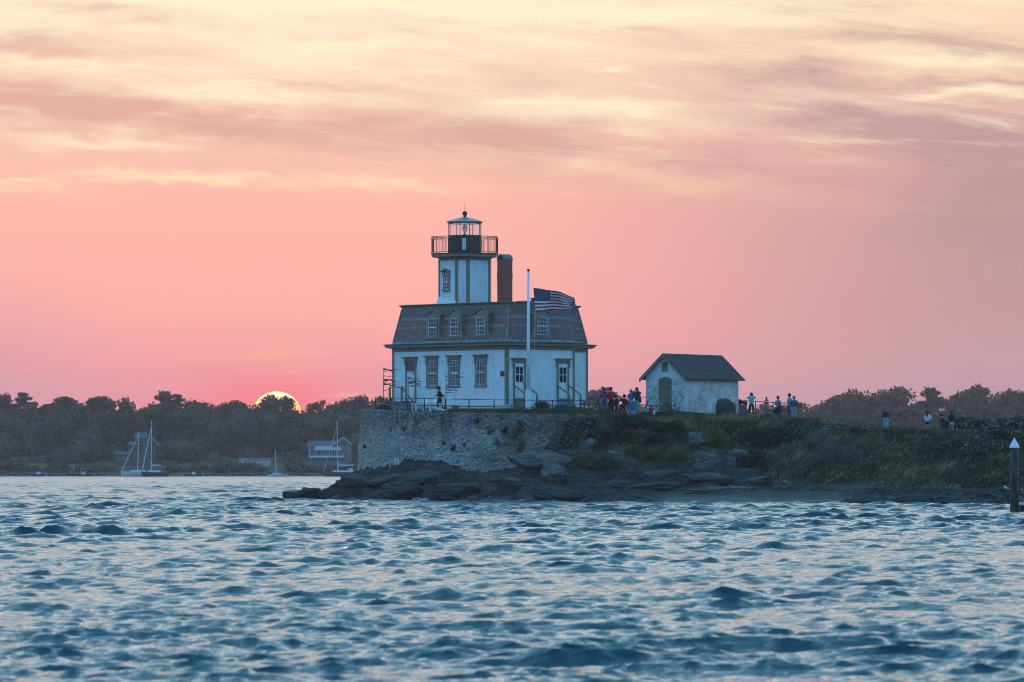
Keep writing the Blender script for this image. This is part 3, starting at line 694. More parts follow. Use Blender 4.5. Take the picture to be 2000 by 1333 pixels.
# ------------------------------------------------------------------ sea wall of rubble stone
def make_wall():
    pts = [Vector((p[0], p[1], t)) for p, t in zip(WALL, WTOP)]
    # resample along the plan with a smooth curve
    def cr(p0, p1, p2, p3, t): return 0.5 * ((2 * p1) + (p2 - p0) * t + (2 * p0 - 5 * p1 + 4 * p2 - p3) * t * t + (3 * p1 - p0 - 3 * p2 + p3) * t ** 3)
    C = []
    for i in range(len(pts) - 1):
        a = pts[max(i - 1, 0)]; b = pts[i]; c_ = pts[i + 1]; d = pts[min(i + 2, len(pts) - 1)]; nseg = max(2, int((c_ - b).length / 0.07))
        C += [cr(a, b, c_, d, k / nseg) for k in range(nseg)]
    C.append(pts[-1]); C = np.array([tuple(c_) for c_ in C]); n = len(C)
    T = np.gradient(C[:, :2], axis=0); T /= np.linalg.norm(T, axis=1)[:, None]; N = np.stack([T[:, 1], -T[:, 0]], 1)
    N *= np.where((N @ np.array([0.0, -1.0]))[:, None] < -0.2, -1, 1); N[:60] = np.where(N[:60, :1] > 0, -N[:60], N[:60])
    s = np.concatenate([[0], np.cumsum(np.linalg.norm(np.diff(C[:, :2], axis=0), axis=1))])
    rows = 78; zs = np.linspace(0, 1, rows)
    S, H = np.meshgrid(s, zs, indexing='ij'); zb = 0.6; Ztop = C[:, 2][:, None]
    Z = zb + (Ztop - zb) * H
    # rubble courses: irregular cells
    ry = Z * 6.6 + (fbm(S * .9, Z * .9, 0, 8, 3) - .5) * 5.5; row = np.floor(ry)
    rx = S * 3.9 + _hash(row, row * 0, row * 0, 4) * 7 + (fbm(S, Z, 0, 9, 2) - .5) * .8; cell = np.floor(rx)
    ex = np.minimum(rx - cell, 1 - (rx - cell)) / .22; ey = np.minimum(ry - row, 1 - (ry - row)) / .22
    edge = np.clip(np.minimum(ex, ey), 0, 1); hgt = _hash(cell, row, row * 0, 6)
    D = edge ** .6 * (0.05 + 0.10 * hgt) + (fbm(S * 5, Z * 5, 0, 3, 3) - .5) * 0.08 + (fbm(S * .5, Z * .5, 0, 13, 3) - .5) * .5
    bat = (1 - H) * 0.45
    P = np.zeros(S.shape + (3,)); P[..., 0] = C[:, 0][:, None] + N[:, 0][:, None] * (D + bat); P[..., 1] = C[:, 1][:, None] + N[:, 1][:, None] * (D + bat)
    P[..., 2] = Z + (H == 1) * (0.0)
    P[:, -1, 2] += (vnoise(s * 1.6, s * 0, 0, 5) - .5) * .10
    tint = np.clip(0.25 + 0.5 * _hash(cell, row, row * 0, 16) + .3 * (edge - .5), 0, 1)
    idx = np.arange(n * rows).reshape(n, rows)
    Fq = np.stack([idx[:-1, :-1], idx[1:, :-1], idx[1:, 1:], idx[:-1, 1:]], -1).reshape(-1, 4); tf = tint[:-1, :-1].reshape(-1)
    # top and back
    inn = np.stack([C[:, 0] - N[:, 0] * .75, C[:, 1] - N[:, 1] * .75, P[:, -1, 2] - .03], 1); bot = inn.copy(); bot[:, 2] = 1.0
    V = np.concatenate([P.reshape(-1, 3), inn, bot]); o = n * rows; k = np.arange(n - 1)
    F2 = np.stack([idx[:-1, -1], idx[1:, -1], o + k + 1, o + k], 1); F3 = np.stack([o + k, o + k + 1, o + n + k + 1, o + n + k], 1)
    m = bpy.data.materials.new('rubble_stone'); m.use_nodes = True; nn = m.node_tree; E.nt = nn; b = nn.nodes['Principled BSDF']
    geo = nn.nodes.new('ShaderNodeNewGeometry'); a = nn.nodes.new('ShaderNodeAttribute'); a.attribute_name = 'tint'
    sp = nn.nodes.new('ShaderNodeSeparateXYZ'); nn.links.new(geo.outputs['Position'], sp.inputs[0]); x, y, z = (E(sp.outputs[i]) for i in range(3))
    f = noise(geo.outputs['Position'], 5.0, 6, .7); big = noise(geo.outputs['Position'], 0.35, 4, .6)
    st_ = nn.nodes.new('ShaderNodeMapping'); st_.inputs['Scale'].default_value = (1.6, 1.6, .22); nn.links.new(geo.outputs['Position'], st_.inputs[0])
    streak = noise(st_.outputs[0], 1.4, 5, .6)
    stone = ramp(E(a.outputs['Fac']) * .6 + f * .5 - .05, [(0.1, (0.045, 0.038, 0.036)), (0.4, (0.14, 0.115, 0.10)), (0.65, (0.27, 0.22, 0.19)), (0.9, (0.42, 0.36, 0.31))], space=lambda c: tuple(c) + (1.0,))
    # old whitewash left on the lower part, growth of dark lichen near the top and to the right
    ww = smooth(noise(geo.outputs['Position'], 6.5, 7, .75), .38, .62) * smooth(z + (big - .5) * 3.0 + (streak - .5) * 2.0, 5.9, 3.9) * smooth(x + (big - .5) * 6, 3.5, -2.5)
    cc = mix(ww * .85, stone, (0.62, 0.55, 0.49, 1))
    cc = mix(smooth(streak, .52, .66) * smooth(z, 4.2, 6.0) * .75, cc, (0.045, 0.04, 0.03, 1))
    cc = mix(smooth(big + (x - 0.0) * .03, .5, .7) * .5, cc, (0.06, 0.055, 0.04, 1))
    nn.links.new(cc, b.inputs['Base Color']); b.inputs['Roughness'].default_value = .9
    bn = nn.nodes.new('ShaderNodeBump'); bn.inputs['Distance'].default_value = .12; nn.links.new(f.v, bn.inputs['Height']); nn.links.new(bn.outputs[0], b.inputs['Normal'])
    me = np_mesh('sea_wall', V, np.concatenate([Fq, F2, F3]), m, False, np.concatenate([tf, np.full(2 * (n - 1), .4)]))
    o = link('sea_wall', me); tag(o, 'tall curved rubble stone sea wall with worn whitewash below the lighthouse', 'wall')
make_wall()

# ------------------------------------------------------------------ boulders and ledges
def rock_mesh(seed, res=5, lay=3.0, dip=0.35):
    bm = bmesh.new(); bmesh.ops.create_icosphere(bm, subdivisions=res, radius=1.0)
    V = np.array([v.co[:] for v in bm.verts]); Fq = np.array([[v.index for v in f.verts] for f in bm.faces]); bm.free()
    rng = np.random.default_rng(seed)
    for i in range(24):
        d = rng.normal(size=3); d /= np.linalg.norm(d); h = rng.uniform(.50, .86); t = V @ d; V = V - np.clip(t - h, 0, None)[:, None] * d[None, :] * .93
    q = V[:, 2] * math.cos(dip) + V[:, 0] * math.sin(dip)
    lay_ = 1 - np.abs(2 * fbm(q * lay, V[:, 0] * .6 + 5, V[:, 1] * .6, seed, 4) - 1)
    r = 1 + (lay_ - .7) * .28 + (fbm(V[:, 0] * 2 + 9, V[:, 1] * 2, V[:, 2] * 2, seed + 5, 4) - .5) * .38
    s3 = np.abs(2 * fbm(q * 9, V[:, 0] * 2.5, V[:, 1] * 2.5, seed + 9, 3) - 1); r += -np.clip(.22 - s3, 0, 1) * .35
    return V * r[:, None], Fq
def rock_material(name, c1, c2, c3, wet):
    m = bpy.data.materials.new(name); m.use_nodes = True; n = m.node_tree; E.nt = n; b = n.nodes['Principled BSDF']
    geo = n.nodes.new('ShaderNodeNewGeometry'); mp = n.nodes.new('ShaderNodeMapping'); mp.inputs['Rotation'].default_value = (0.3, 0.35, 0); mp.inputs['Scale'].default_value = (0.5, 0.5, 3.0)
    n.links.new(geo.outputs['Position'], mp.inputs[0]); sp = n.nodes.new('ShaderNodeSeparateXYZ'); n.links.new(geo.outputs['Position'], sp.inputs[0]); z = E(sp.outputs[2])
    f1 = noise(mp.outputs[0], 1.3, 8, .66, .5); f2 = noise(geo.outputs['Position'], 5.0, 6, .66)
    c_ = mix(smooth(f1, .36, .62), tuple(c1) + (1,), tuple(c2) + (1,)); c_ = mix(smooth(f2, .56, .74) * .7, c_, tuple(c3) + (1,))
    cw = noise(mp.outputs[0], 1.6, 5, .6, 1.2); c_ = mix(smooth(E.m('ABSOLUTE', cw - .5), .026, .006) * .9, c_, (0.012, 0.011, 0.011, 1))
    c_ = mix(smooth(f1, .40, .33) * .8, c_, (0.02, 0.02, 0.02, 1))
    c_ = mix(smooth(z + (f1 - .5) * 1.4, wet + .4, wet - .3) * .93, c_, (0.020, 0.017, 0.016, 1))
    n.links.new(c_, b.inputs['Base Color']); b.inputs['Roughness'].default_value = .8
    bn = n.nodes.new('ShaderNodeBump'); bn.inputs['Distance'].default_value = .3; n.links.new((f1 + f2 * .3).v, bn.inputs['Height']); n.links.new(bn.outputs[0], b.inputs['Normal'])
    return m
RK = {'dark': rock_material('dark_shore_rock', (.022, .020, .017), (.082, .075, .062), (.15, .135, .11), 1.5),
      'pale': rock_material('pale_shore_rock', (.06, .055, .047), (.16, .145, .12), (.27, .245, .21), 0.3),
      'black': rock_material('weed_covered_rock', (.03, .026, .024), (.05, .045, .04), (.09, .08, .07), 2.2)}
ROCKM = [rock_mesh(s, 5, l, d) for s, l, d in ((1, 3.0, .35), (2, 4.0, .5), (3, 2.2, .2), (4, 3.4, -.3), (5, 5.0, .6))]
ROCKME = {}
def rock(px0, px1, pyt, pyb, Y, depth, kind, var, label, tilt=0.0, yaw=0.0, group=None, name='rock'):
    h_ = hit((px0 + px1) / 2, min(982, pyt * .35 + pyb * .65)) if px0 > 660 else None
    if h_: Y = h_ + depth * .25
    a = at(px0, pyb, Y); b = at(px1, pyt, Y)
    key = (var, kind)
    if key not in ROCKME: ROCKME[key] = np_mesh('rock', ROCKM[var][0], ROCKM[var][1], RK[kind], False)
    o = link(name, ROCKME[key], None, ((a.x + b.x) / 2, Y, (a.z + b.z) / 2 - (b.z - a.z) * .12))
    o.scale = ((b.x - a.x) / 2 * (1.22 if px0 < 900 else 1.06), depth, (b.z - a.z) / 2 * (1.85 if px0 < 680 else 2.1 if kind == 'black' else 1.3)); o.rotation_euler = (0, tilt, yaw)
    return tag(o, label, 'rock', group)
GR = 'rocks along the island shore'
for r in [
 (545, 605, 957, 984, 407, 1.0, 'black', 3, 'low black rock at the seaward tip of the point', .25, .2),
 (578, 625, 950, 982, 408, .9, 'black', 0, 'humped black boulder second from the tip of the point', -.1, .4),
 (620, 662, 955, 982, 408, .9, 'black', 1, 'flat black rock between the humped boulder and the big ledges', .1, .0),
 (642, 668, 952, 975, 410, .7, 'black', 4, 'small knob of black rock on top of the flat one', .0, .8),
 (660, 740, 930, 984, 403, 2.0, 'dark', 2, 'big sloping rock rising toward the foot of the sea wall', -.35, .2),
 (700, 800, 915, 975, 402, 1.8, 'dark', 0, 'layered ledge under the left end of the sea wall', -.2, .1),
 (725, 850, 940, 990, 397.5, 1.8, 'dark', 4, 'wide dark ledge at the waterline left of the spray', .05, -.1),
 (780, 870, 914, 960, 401, 1.3, 'dark', 1, 'middle ledge below the weeds on the sea wall', -.1, .2),
 (835, 960, 930, 985, 396, 1.8, 'dark', 3, 'broad brown rock face right of the spray', .12, .0),
 (930, 1050, 925, 975, 394, 1.6, 'dark', 2, 'dark wedge of rock below the white patch of the wall', .15, .1),
 (985, 1135, 872, 932, 400, 1.8, 'pale', 1, 'largest pale slab leaning beside the end of the sea wall', .12, .15),
 (1040, 1120, 905, 950, 396, 1.3, 'pale', 4, 'pale slab tucked below the largest leaning slab', .25, .0),
 (1128, 1175, 852, 886, 402.2, .9, 'pale', 3, 'pale triangular rock among weeds right of the wall end', -.3, .3),
 (1170, 1225, 872, 908, 399.5, .8, 'pale', 0, 'mossy boulder between the yellow bushes', .1, .6),
 (1000, 1200, 955, 990, 388, 1.3, 'dark', 4, 'long striped ledge running down to the water in the middle', .14, -.1),
 (1150, 1250, 935, 962, 391, 1.0, 'dark', 1, 'rounded ledge above the left end of the beach', -.06, .2),
 (1195, 1330, 938, 965, 389, 1.0, 'dark', 0, 'low ridge of rock at the back of the beach', -.08, .0),
 (1240, 1345, 912, 938, 395, 1.0, 'pale', 3, 'grey ledge under the pair of yellow bushes', .05, .3),
 (1325, 1400, 845, 885, 401.3, 1.2, 'pale', 4, 'steep grey outcrop under the lawn edge', .35, .2),
 (1340, 1425, 880, 925, 398.2, 1.1, 'pale', 2, 'grey outcrop below the steep one', .2, .0),
 (1330, 1450, 920, 950, 392.5, 1.0, 'dark', 1, 'dark banded ledge right of the centre of the bank', .1, .1),
 (1330, 1470, 945, 972, 386, 1.0, 'pale', 0, 'long pale ledge lying on the upper beach', -.06, -.05),
 (1440, 1520, 925, 955, 390, .9, 'dark', 3, 'rounded dark rock at the foot of the leafy bank', -.1, .3),
 (1505, 1560, 935, 962, 388, .8, 'pale', 2, 'pale rock half buried in green leaves by the beach', .0, .5),
 (1418, 1460, 862, 922, 399.5, .7, 'pale', 0, 'smooth grey rock face beside the dark rose bushes', .0, .0),
 (1640, 1760, 972, 993, 366, 1.1, 'black', 1, 'left weed-covered black rock on the right-hand waterline', .03, .0),
 (1725, 1850, 974, 996, 362.5, 1.2, 'black', 4, 'middle weed-covered black rock on the right-hand waterline', .0, .1),
 (1825, 1965, 976, 997, 358, 1.2, 'black', 0, 'right weed-covered black rock near the piling', -.02, .0),
 (1900, 1975, 962, 983, 364, .9, 'dark', 2, 'grey rock just above the weed near the piling', .1, .2)]:
    rock(*r[:8], r[8], r[9], r[10], GR)
# ------------------------------------------------------------------ plants of the bank
tint_mat('bank_grass', [(0.0, (0.014, 0.011, 0.004)), (0.40, (0.075, 0.058, 0.018)), (0.68, (0.21, 0.145, 0.055)), (1.0, (0.38, 0.28, 0.12))], .7)
tint_mat('bank_leaf', [(0.0, (0.006, 0.005, 0.003)), (0.45, (0.034, 0.033, 0.011)), (0.8, (0.105, 0.092, 0.030)), (1.0, (0.18, 0.16, 0.06))], .6)
tint_mat('lawn_grass', [(0.0, (0.040, 0.045, 0.010)), (0.5, (0.085, 0.090, 0.022)), (1.0, (0.18, 0.15, 0.05))], .7)
tint_mat('yellow_leaf', [(0.0, (0.035, 0.032, 0.012)), (0.5, (0.10, 0.085, 0.025)), (1.0, (0.20, 0.165, 0.035))], .7)
tint_mat('grey_twig', [(0.0, (0.05, 0.045, 0.045)), (0.5, (0.12, 0.105, 0.10)), (1.0, (0.22, 0.19, 0.18))], .8)
mat('petal', (0.42, 0.37, 0.33), (0.26, 0.23, 0.20), rough=.6)
rg = np.random.default_rng(31)
def scatter(n, x0, x1, y0, y1, test):
    x = rg.uniform(x0, x1, n); y = rg.uniform(y0, y1, n); z = ground(x, y); k = test(1000 + x / y * F_PX, y, z, x) & (z > .7); return np.stack([x, y, z], 1)[k]
def vis_y(P): return HORIZ - (P[:, 2] - CAM_H) / P[:, 1] * F_PX
def bank_test(px, y, z, x):
    lim = np.interp(px, [1080, 1110, 1200, 1300, 1360, 1440, 1480, 1600, 1700, 2200], [5.2, 4.1, 3.0, 2.9, 3.9, 3.7, 1.7, 1.40, 1.2, 1.2])
    return (px > 1085) & (z > lim + (vnoise(x * .8, y * .8, 0, 77) - .5) * .8) & (y < np.where(px > 1600, 402.0, 408)) & (z < np.where((px > 1255) & (px < 1345), 5.55, 5.85))
P = scatter(190000, 2.5, 52, 352, 409, bank_test)
patch = fbm(P[:, 0] * .45, P[:, 1] * .45, 0, 61, 3)
wind = (.95, -.25)
g1 = P[rg.random(len(P)) < .55]; tn = fbm(g1[:, 0] * .45, g1[:, 1] * .45, 0, 61, 3)
grass_parts = [blades(g1, .55, .045, wind, 2, np.clip((tn - .30) * 1.9 + np.clip(g1[:, 2] - 4.9, 0, 1.2) * .35, 0.05, .95), (.4, .24))]
tag(link('bank_grass', blades_mesh('bank_grass', grass_parts, MATS['bank_grass'])), kind='stuff')
# leafy ground cover heaped over the bank
Pl = scatter(2600, 4, 52, 352, 405, bank_test); LL = []
for p in Pl:
    v = float(vnoise(np.array([p[0] * .22]), np.array([p[1] * .3]), 0, 91)[0])
    if v > (.50 if p[2] < 3.4 else .58) and not (p[2] > 5.1 and 10 < p[0] < 19): s = rg.uniform(.35, .75); LL.append((p[0], p[1], p[2] + s * .25, s * 1.2, s, s * .7, .15 + .65 * v * rg.uniform(.6, 1.2)))
Pg = scatter(700, 18, 52, 355, 395, lambda px, y, z, x: (px > 1560) & (z > 1.15) & (z < 2.7))
for p in Pg: s = rg.uniform(.4, .7); LL.append((p[0], p[1], p[2] + s * .25, s * 1.3, s, s * .75, .60))
C_, Fq_, t_ = leaf_cloud(LL, 90000, .17, 6, .55, .4)
tag(link('ground_cover', np_mesh('ground_cover', C_, Fq_, MATS['bank_leaf'], False, t_)), kind='stuff')
# lawn
Pn = scatter(120000, -10.3, 24, 403, 416, lambda px, y, z, x: (z > 5.4)); k = fbm(Pn[:, 0] * .6, Pn[:, 1] * .6, 0, 5, 3)
tag(link('lawn_grass', blades_mesh('lawn_grass', [blades(Pn, .10, .03, (.4, -.1), 9, np.clip((k - .3) * 1.5, 0, 1))], MATS['lawn_grass'])), kind='stuff')
def bush(px, py, Y, w, h, label, material='bank_leaf', name='bush', n=2600, size=.13, seed=1, blossoms=0, tint=.4, group=None, sink=.25, lumps=14):
    """a shrub whose middle shows at (px, py): w x h metres"""
    h_ = hit(px, min(py + 12, 970)) if py > 838 or px < 1700 else None
    if h_: Y = min(h_ + .1, 406)
    c = at(px, py, Y); r = random.Random(seed); o = empty(name, (c.x, Y, c.z - h / 2 - sink), 0, label, 'bush', group)
    L_ = [(r.uniform(-.36, .36) * w, r.uniform(-.25, .25) * w, h * r.uniform(.32, .72) + sink, w * r.uniform(.14, .24), w * r.uniform(.14, .22), h * r.uniform(.2, .32), min(1, max(0, tint + r.uniform(-.25, .25)))) for _ in range(lumps)]
    Pq, Fq, t = leaf_cloud(L_, n, size, seed, .5, .3); link('foliage', np_mesh('foliage', Pq, Fq, MATS[material], False, t), o)
    if blossoms:
        Pq, Fq, t = leaf_cloud([(l[0], l[1], l[2], l[3] * 1.08, l[4] * 1.08, l[5] * 1.08, .5) for l in L_], int(blossoms * 1.5), .12, seed + 1, .97, .5); link('blossom', np_mesh('blossom', Pq, Fq, MATS['petal']), o)
    mb = MB()
    for l in L_[:7]: mb.tube([(0, 0, 0), (l[0] * .4, l[1] * .4, l[2] * .5), (l[0], l[1], l[2])], [.05, .035, .015], 5, False)
    mb.build('stem', MATS['bark'], o); return o
for b_ in [
 (1135, 838, 403.8, 2.7, 1.7, 'white-flowered rose bush hanging over the right end of the sea wall', 'bank_leaf', 'flowering_bush', 5000, .12, 11, 260, .35),
 (1110, 860, 402.5, 1.6, 1.4, 'dark rose bush with few flowers at the foot of the wall end', 'bank_leaf', 'flowering_bush', 2400, .12, 12, 110, .3),
 (1230, 826, 403.2, 3.0, 1.3, 'wide dark green bush below the camp chairs', 'bank_leaf', 'bush', 5000, .13, 13, 0, .3),
 (1300, 835, 402.6, 2.4, 1.2, 'dark leafy bush below the picnic table', 'bank_leaf', 'bush', 3600, .13, 14, 0, .3),
 (1200, 850, 401.6, 2.6, 1.3, 'dark bush above the mossy boulder', 'bank_leaf', 'bush', 4000, .13, 15, 0, .22),
 (1270, 855, 401.0, 3.0, 1.3, 'dark bush behind the pair of yellow bushes', 'bank_leaf', 'bush', 4200, .13, 16, 8, .25),
 (1150, 903, 397.6, 2.3, 1.35, 'yellow-green dome of a bush beside the pale slab', 'yellow_leaf', 'bush', 4200, .10, 17, 0, .45),
 (1192, 906, 397.9, 1.5, 1.2, 'brownish bush to the right of the dome by the pale slab', 'yellow_leaf', 'bush', 2600, .10, 18, 0, .3),
 (1274, 887, 398.4, 1.9, 1.5, 'left one of the pair of round yellow bushes', 'yellow_leaf', 'bush', 4200, .10, 19, 0, .6),
 (1322, 888, 398.4, 1.9, 1.4, 'right one of the pair of round yellow bushes', 'yellow_leaf', 'bush', 4200, .10, 20, 0, .65),
 (1238, 880, 399.4, 1.2, 1.0, 'small yellow bush left of the round pair', 'yellow_leaf', 'bush', 1800, .10, 21, 0, .4),
 (1395, 862, 401.2, 2.0, 1.7, 'yellow-brown bush drooping over the grey outcrop', 'yellow_leaf', 'bush', 4000, .11, 22, 0, .42),
 (1368, 850, 402, 1.4, .8, 'small olive bush at the top of the grey outcrop', 'yellow_leaf', 'bush', 1600, .11, 23, 0, .3),
 (1478, 862, 400.4, 2.6, 2.1, 'dark rose bush with scattered flowers right of the smooth rock', 'bank_leaf', 'flowering_bush', 5200, .12, 24, 60, .3),
 (1530, 848, 401.4, 3.0, 1.5, 'rose bush with a line of pale flowers below the pair of men', 'bank_leaf', 'flowering_bush', 4200, .12, 25, 90, .33),
 (1470, 900, 398.2, 2.2, 1.6, 'dark bush above the rounded dark rock', 'bank_leaf', 'bush', 3400, .13, 26, 26, .25),
 (1606, 848, 400.8, 1.4, 1.2, 'small pale-leaved plant standing up from the grass', 'grey_twig', 'bush', 1200, .11, 27, 30, .7),
 (1640, 895, 397.0, 4.4, 2.8, 'bare greyish twiggy thicket in the middle of the right bank', 'grey_twig', 'thicket', 7000, .09, 28, 0, .45),
 (1675, 842, 400.5, 1.6, .7, 'pale flowering clump at the grass edge left of the backpacker', 'bank_leaf', 'flowering_bush', 1500, .11, 29, 60, .5),
 (1740, 843, 402.5, 1.5, .55, 'pale clump at the feet of the backpacker', 'bank_leaf', 'flowering_bush', 1300, .11, 30, 50, .5),
 (1872, 832, 404.8, 2.2, 1.6, 'upper flowering bush right behind the woman in white shorts', 'bank_leaf', 'flowering_bush', 4200, .12, 32, 160, .45),
 (1905, 836, 404.2, 3.2, 1.7, 'bushy flowering rose left of the dip in the hedge', 'bank_leaf', 'flowering_bush', 6000, .12, 33, 330, .4),
 (1955, 855, 402.5, 3.0, 1.6, 'low flowering rose in the dip of the hedge', 'bank_leaf', 'flowering_bush', 5000, .12, 34, 220, .4),
 (1990, 836, 403.8, 3.4, 2.0, 'tall flowering rose reaching out of the right edge', 'bank_leaf', 'flowering_bush', 6000, .12, 35, 420, .4),
 (1930, 880, 399.0, 4.2, 1.8, 'flowering thicket on the slope left of the piling', 'bank_leaf', 'flowering_bush', 6500, .12, 36, 360, .38),
 (1890, 868, 400.5, 3.4, 1.5, 'flowering thicket below the woman in white shorts', 'bank_leaf', 'flowering_bush', 5000, .12, 37, 230, .38),
 (2030, 870, 399, 4.5, 2.4, 'dense flowering hedge cut by the right edge', 'bank_leaf', 'flowering_bush', 5000, .13, 38, 200, .38)]:
    bush(*b_[:6], b_[6], b_[7], b_[8], b_[9], b_[10], b_[11], b_[12])
# weeds rooted in the wall and at its foot
def weed_tuft(px, py, Y, s, seed, label, group):
    c = at(px, py + 2, Y); r = random.Random(seed)
    L_ = [(r.uniform(-.3, .3) * s, r.uniform(-.3, .1) * s, r.uniform(.1, .8) * s, .3 * s, .3 * s, .35 * s, r.uniform(.2, .7)) for _ in range(6)]
    Pq, Fq, t = leaf_cloud(L_, 260, .09, seed, .2, .3); o = empty('weed', (c.x, Y, c.z - s * .5), 0, label, 'weed', group); link('foliage', np_mesh('foliage', Pq, Fq, MATS['yellow_leaf' if seed % 2 else 'bank_leaf'], False, t), o)
for i, (px, py, s) in enumerate([(733, 914, .55), (745, 909, .3), (760, 908, .25), (773, 905, .6), (795, 903, .65), (820, 913, .6), (930, 922, .4), (1000, 926, .45)]):
    weed_tuft(px, py, float(wall_y(at(px, py, 405).x)) - .75, s, 40 + i, 'green weed tuft growing at the foot of the sea wall', 'weeds at the foot of the sea wall')
for i, (px, py, s) in enumerate([(712, 870, .25), (725, 858, .22), (791, 836, .3), (821, 874, .25), (887, 872, .4), (908, 867, .3), (931, 820, .5), (957, 839, .5), (986, 838, .5), (972, 860, .7), (968, 875, .45), (1006, 845, .5), (920, 872, .25), (867, 864, .25), (1016, 830, .7), (1018, 868, .5)]):
    weed_tuft(px, py, float(wall_y(at(px, py, 405).x)) - .35, s, 60 + i, 'small dark weed rooted in the face of the sea wall', 'weeds on the face of the sea wall')
# ------------------------------------------------------------------ building materials
mat('white_paint', (0.80, 0.79, 0.78), (0.62, 0.60, 0.58), scale=2.4, rough=.6, bump=.004, bscale=20, stretch=(1, 1, .35), contrast=(.45, .75))
mat('trim_paint', (0.24, 0.205, 0.14), (0.19, 0.165, 0.115), scale=2.5, rough=.55)
mat('grey_step', (0.20, 0.19, 0.18), (0.14, 0.135, 0.13), scale=4)
mat('dark_gap', (0.02, 0.02, 0.02), rough=.9)  # near-black colour standing in for shade inside openings
mat('iron', (0.035, 0.025, 0.022), (0.06, 0.035, 0.028), scale=6, rough=.5, metal=.3)
mat('rusty_iron', (0.055, 0.030, 0.024), (0.09, 0.045, 0.03), scale=5, rough=.6)
mat('lead_roof', (0.26, 0.25, 0.24), (0.17, 0.165, 0.16), scale=4, rough=.4)
mat('flat_roof', (0.10, 0.10, 0.10), rough=.8)
mat('foundation', (0.62, 0.60, 0.58), (0.30, 0.28, 0.27), scale=5, rough=.9, bump=.03, contrast=(.5, .7))
mat('patina', (0.16, 0.27, 0.30), (0.08, 0.12, 0.12), scale=2.2, rough=.5, contrast=(.45, .6))
mat('brick', (0.55, 0.11, 0.06), (0.33, 0.08, 0.05), scale=9, rough=.85, bump=.02, contrast=(.42, .6))
mat('mortar', (0.26, 0.19, 0.17), (0.18, 0.14, 0.13), scale=6, rough=.9)
mat('curtain', (0.55, 0.52, 0.50), (0.40, 0.38, 0.37), scale=3)
def glass_mat():
    m = bpy.data.materials.new('window_glass'); m.use_nodes = True; b = m.node_tree.nodes['Principled BSDF']
    b.inputs['Base Color'].default_value = (0.025, 0.025, 0.035, 1); b.inputs['Roughness'].default_value = 0.04; b.inputs['Specular IOR Level'].default_value = 0.5; MATS['glass'] = m
    m = bpy.data.materials.new('clear_glass'); m.use_nodes = True; n = m.node_tree; n.nodes.clear(); E.nt = n
    g = n.nodes.new('ShaderNodeBsdfGlossy'); g.inputs['Roughness'].default_value = .03; t = n.nodes.new('ShaderNodeBsdfTransparent'); ms = n.nodes.new('ShaderNodeMixShader'); ms.inputs[0].default_value = .10
    t.inputs[0].default_value = (.95, .95, .95, 1)
    o = n.nodes.new('ShaderNodeOutputMaterial'); n.links.new(t.outputs[0], ms.inputs[1]); n.links.new(g.outputs[0], ms.inputs[2]); n.links.new(ms.outputs[0], o.inputs[0]); MATS['clear_glass'] = m
    m = bpy.data.materials.new('lens_glass'); m.use_nodes = True; b = m.node_tree.nodes['Principled BSDF']; b.inputs['Base Color'].default_value = (.75, .9, .9, 1)
    b.inputs['Transmission Weight'].default_value = .7; b.inputs['Roughness'].default_value = .12; b.inputs['IOR'].default_value = 1.3; MATS['lens'] = m
glass_mat()
def slate_mat():
    m = bpy.data.materials.new('slate'); m.use_nodes = True; n = m.node_tree; E.nt = n; b = n.nodes['Principled BSDF']
    a = n.nodes.new('ShaderNodeAttribute'); a.attribute_name = 'tint'; geo = n.nodes.new('ShaderNodeNewGeometry'); f = noise(geo.outputs['Position'], 7, 4)
    c_ = ramp(E(a.outputs['Fac']) + (f - .5) * .06, [(0.0, (0.095, 0.048, 0.048)), (0.30, (0.19, 0.098, 0.092)), (0.34, (0.16, 0.15, 0.13)), (0.6, (0.25, 0.24, 0.21)), (0.66, (0.21, 0.060, 0.052)), (1.0, (0.30, 0.08, 0.07))], space=lambda c: tuple(c) + (1.0,))
    n.links.new(c_, b.inputs['Base Color']); b.inputs['Roughness'].default_value = .55; MATS['slate'] = m
slate_mat()

# ------------------------------------------------------------------ face helper: a wall plane in local coordinates
class Face:
    """origin o (xy), unit direction d along the wall, outward normal n"""
    def __init__(s, o, d, n): s.o = Vector(o); s.d = Vector(d); s.n = Vector(n)
    def p(s, u, w, z): q = s.o + s.d * u + s.n * w; return (q.x, q.y, z)
    def box(s, mb, u0, u1, w0, w1, z0, z1):
        P = [s.p(u, w, z) for z in (z0, z1) for (u, w) in ((u0, w0), (u1, w0), (u1, w1), (u0, w1))]
        flip = s.d.x * s.n.y - s.d.y * s.n.x < 0
        F_ = [(3, 2, 1, 0), (4, 5, 6, 7), (0, 1, 5, 4), (1, 2, 6, 5), (2, 3, 7, 6), (3, 0, 4, 7)]
        if flip: F_ = [f[::-1] for f in F_]
        return mb.add(P, F_)
    def siding(s, mb, u0, u1, z0, z1, lap=0.118):
        n = int(round((z1 - z0) / lap)); lap = (z1 - z0) / n
        for i in range(n):
            a = z0 + i * lap; j = .002 * math.sin(i * 7.3)
            P = [s.p(u0, .0, a), s.p(u1, .0, a), s.p(u1, .044 + j, a), s.p(u0, .044 + j, a), s.p(u0, .0, a + lap), s.p(u1, .0, a + lap), s.p(u1, .006, a + lap), s.p(u0, .006, a + lap)]
            flip = s.d.x * s.n.y - s.d.y * s.n.x < 0
            F_ = [(3, 2, 1, 0), (3, 7, 6, 2), (4, 5, 6, 7), (0, 4, 7, 3), (1, 2, 6, 5)]
            F_ = [f if flip else f[::-1] for f in F_]
            mb.add(P, F_)
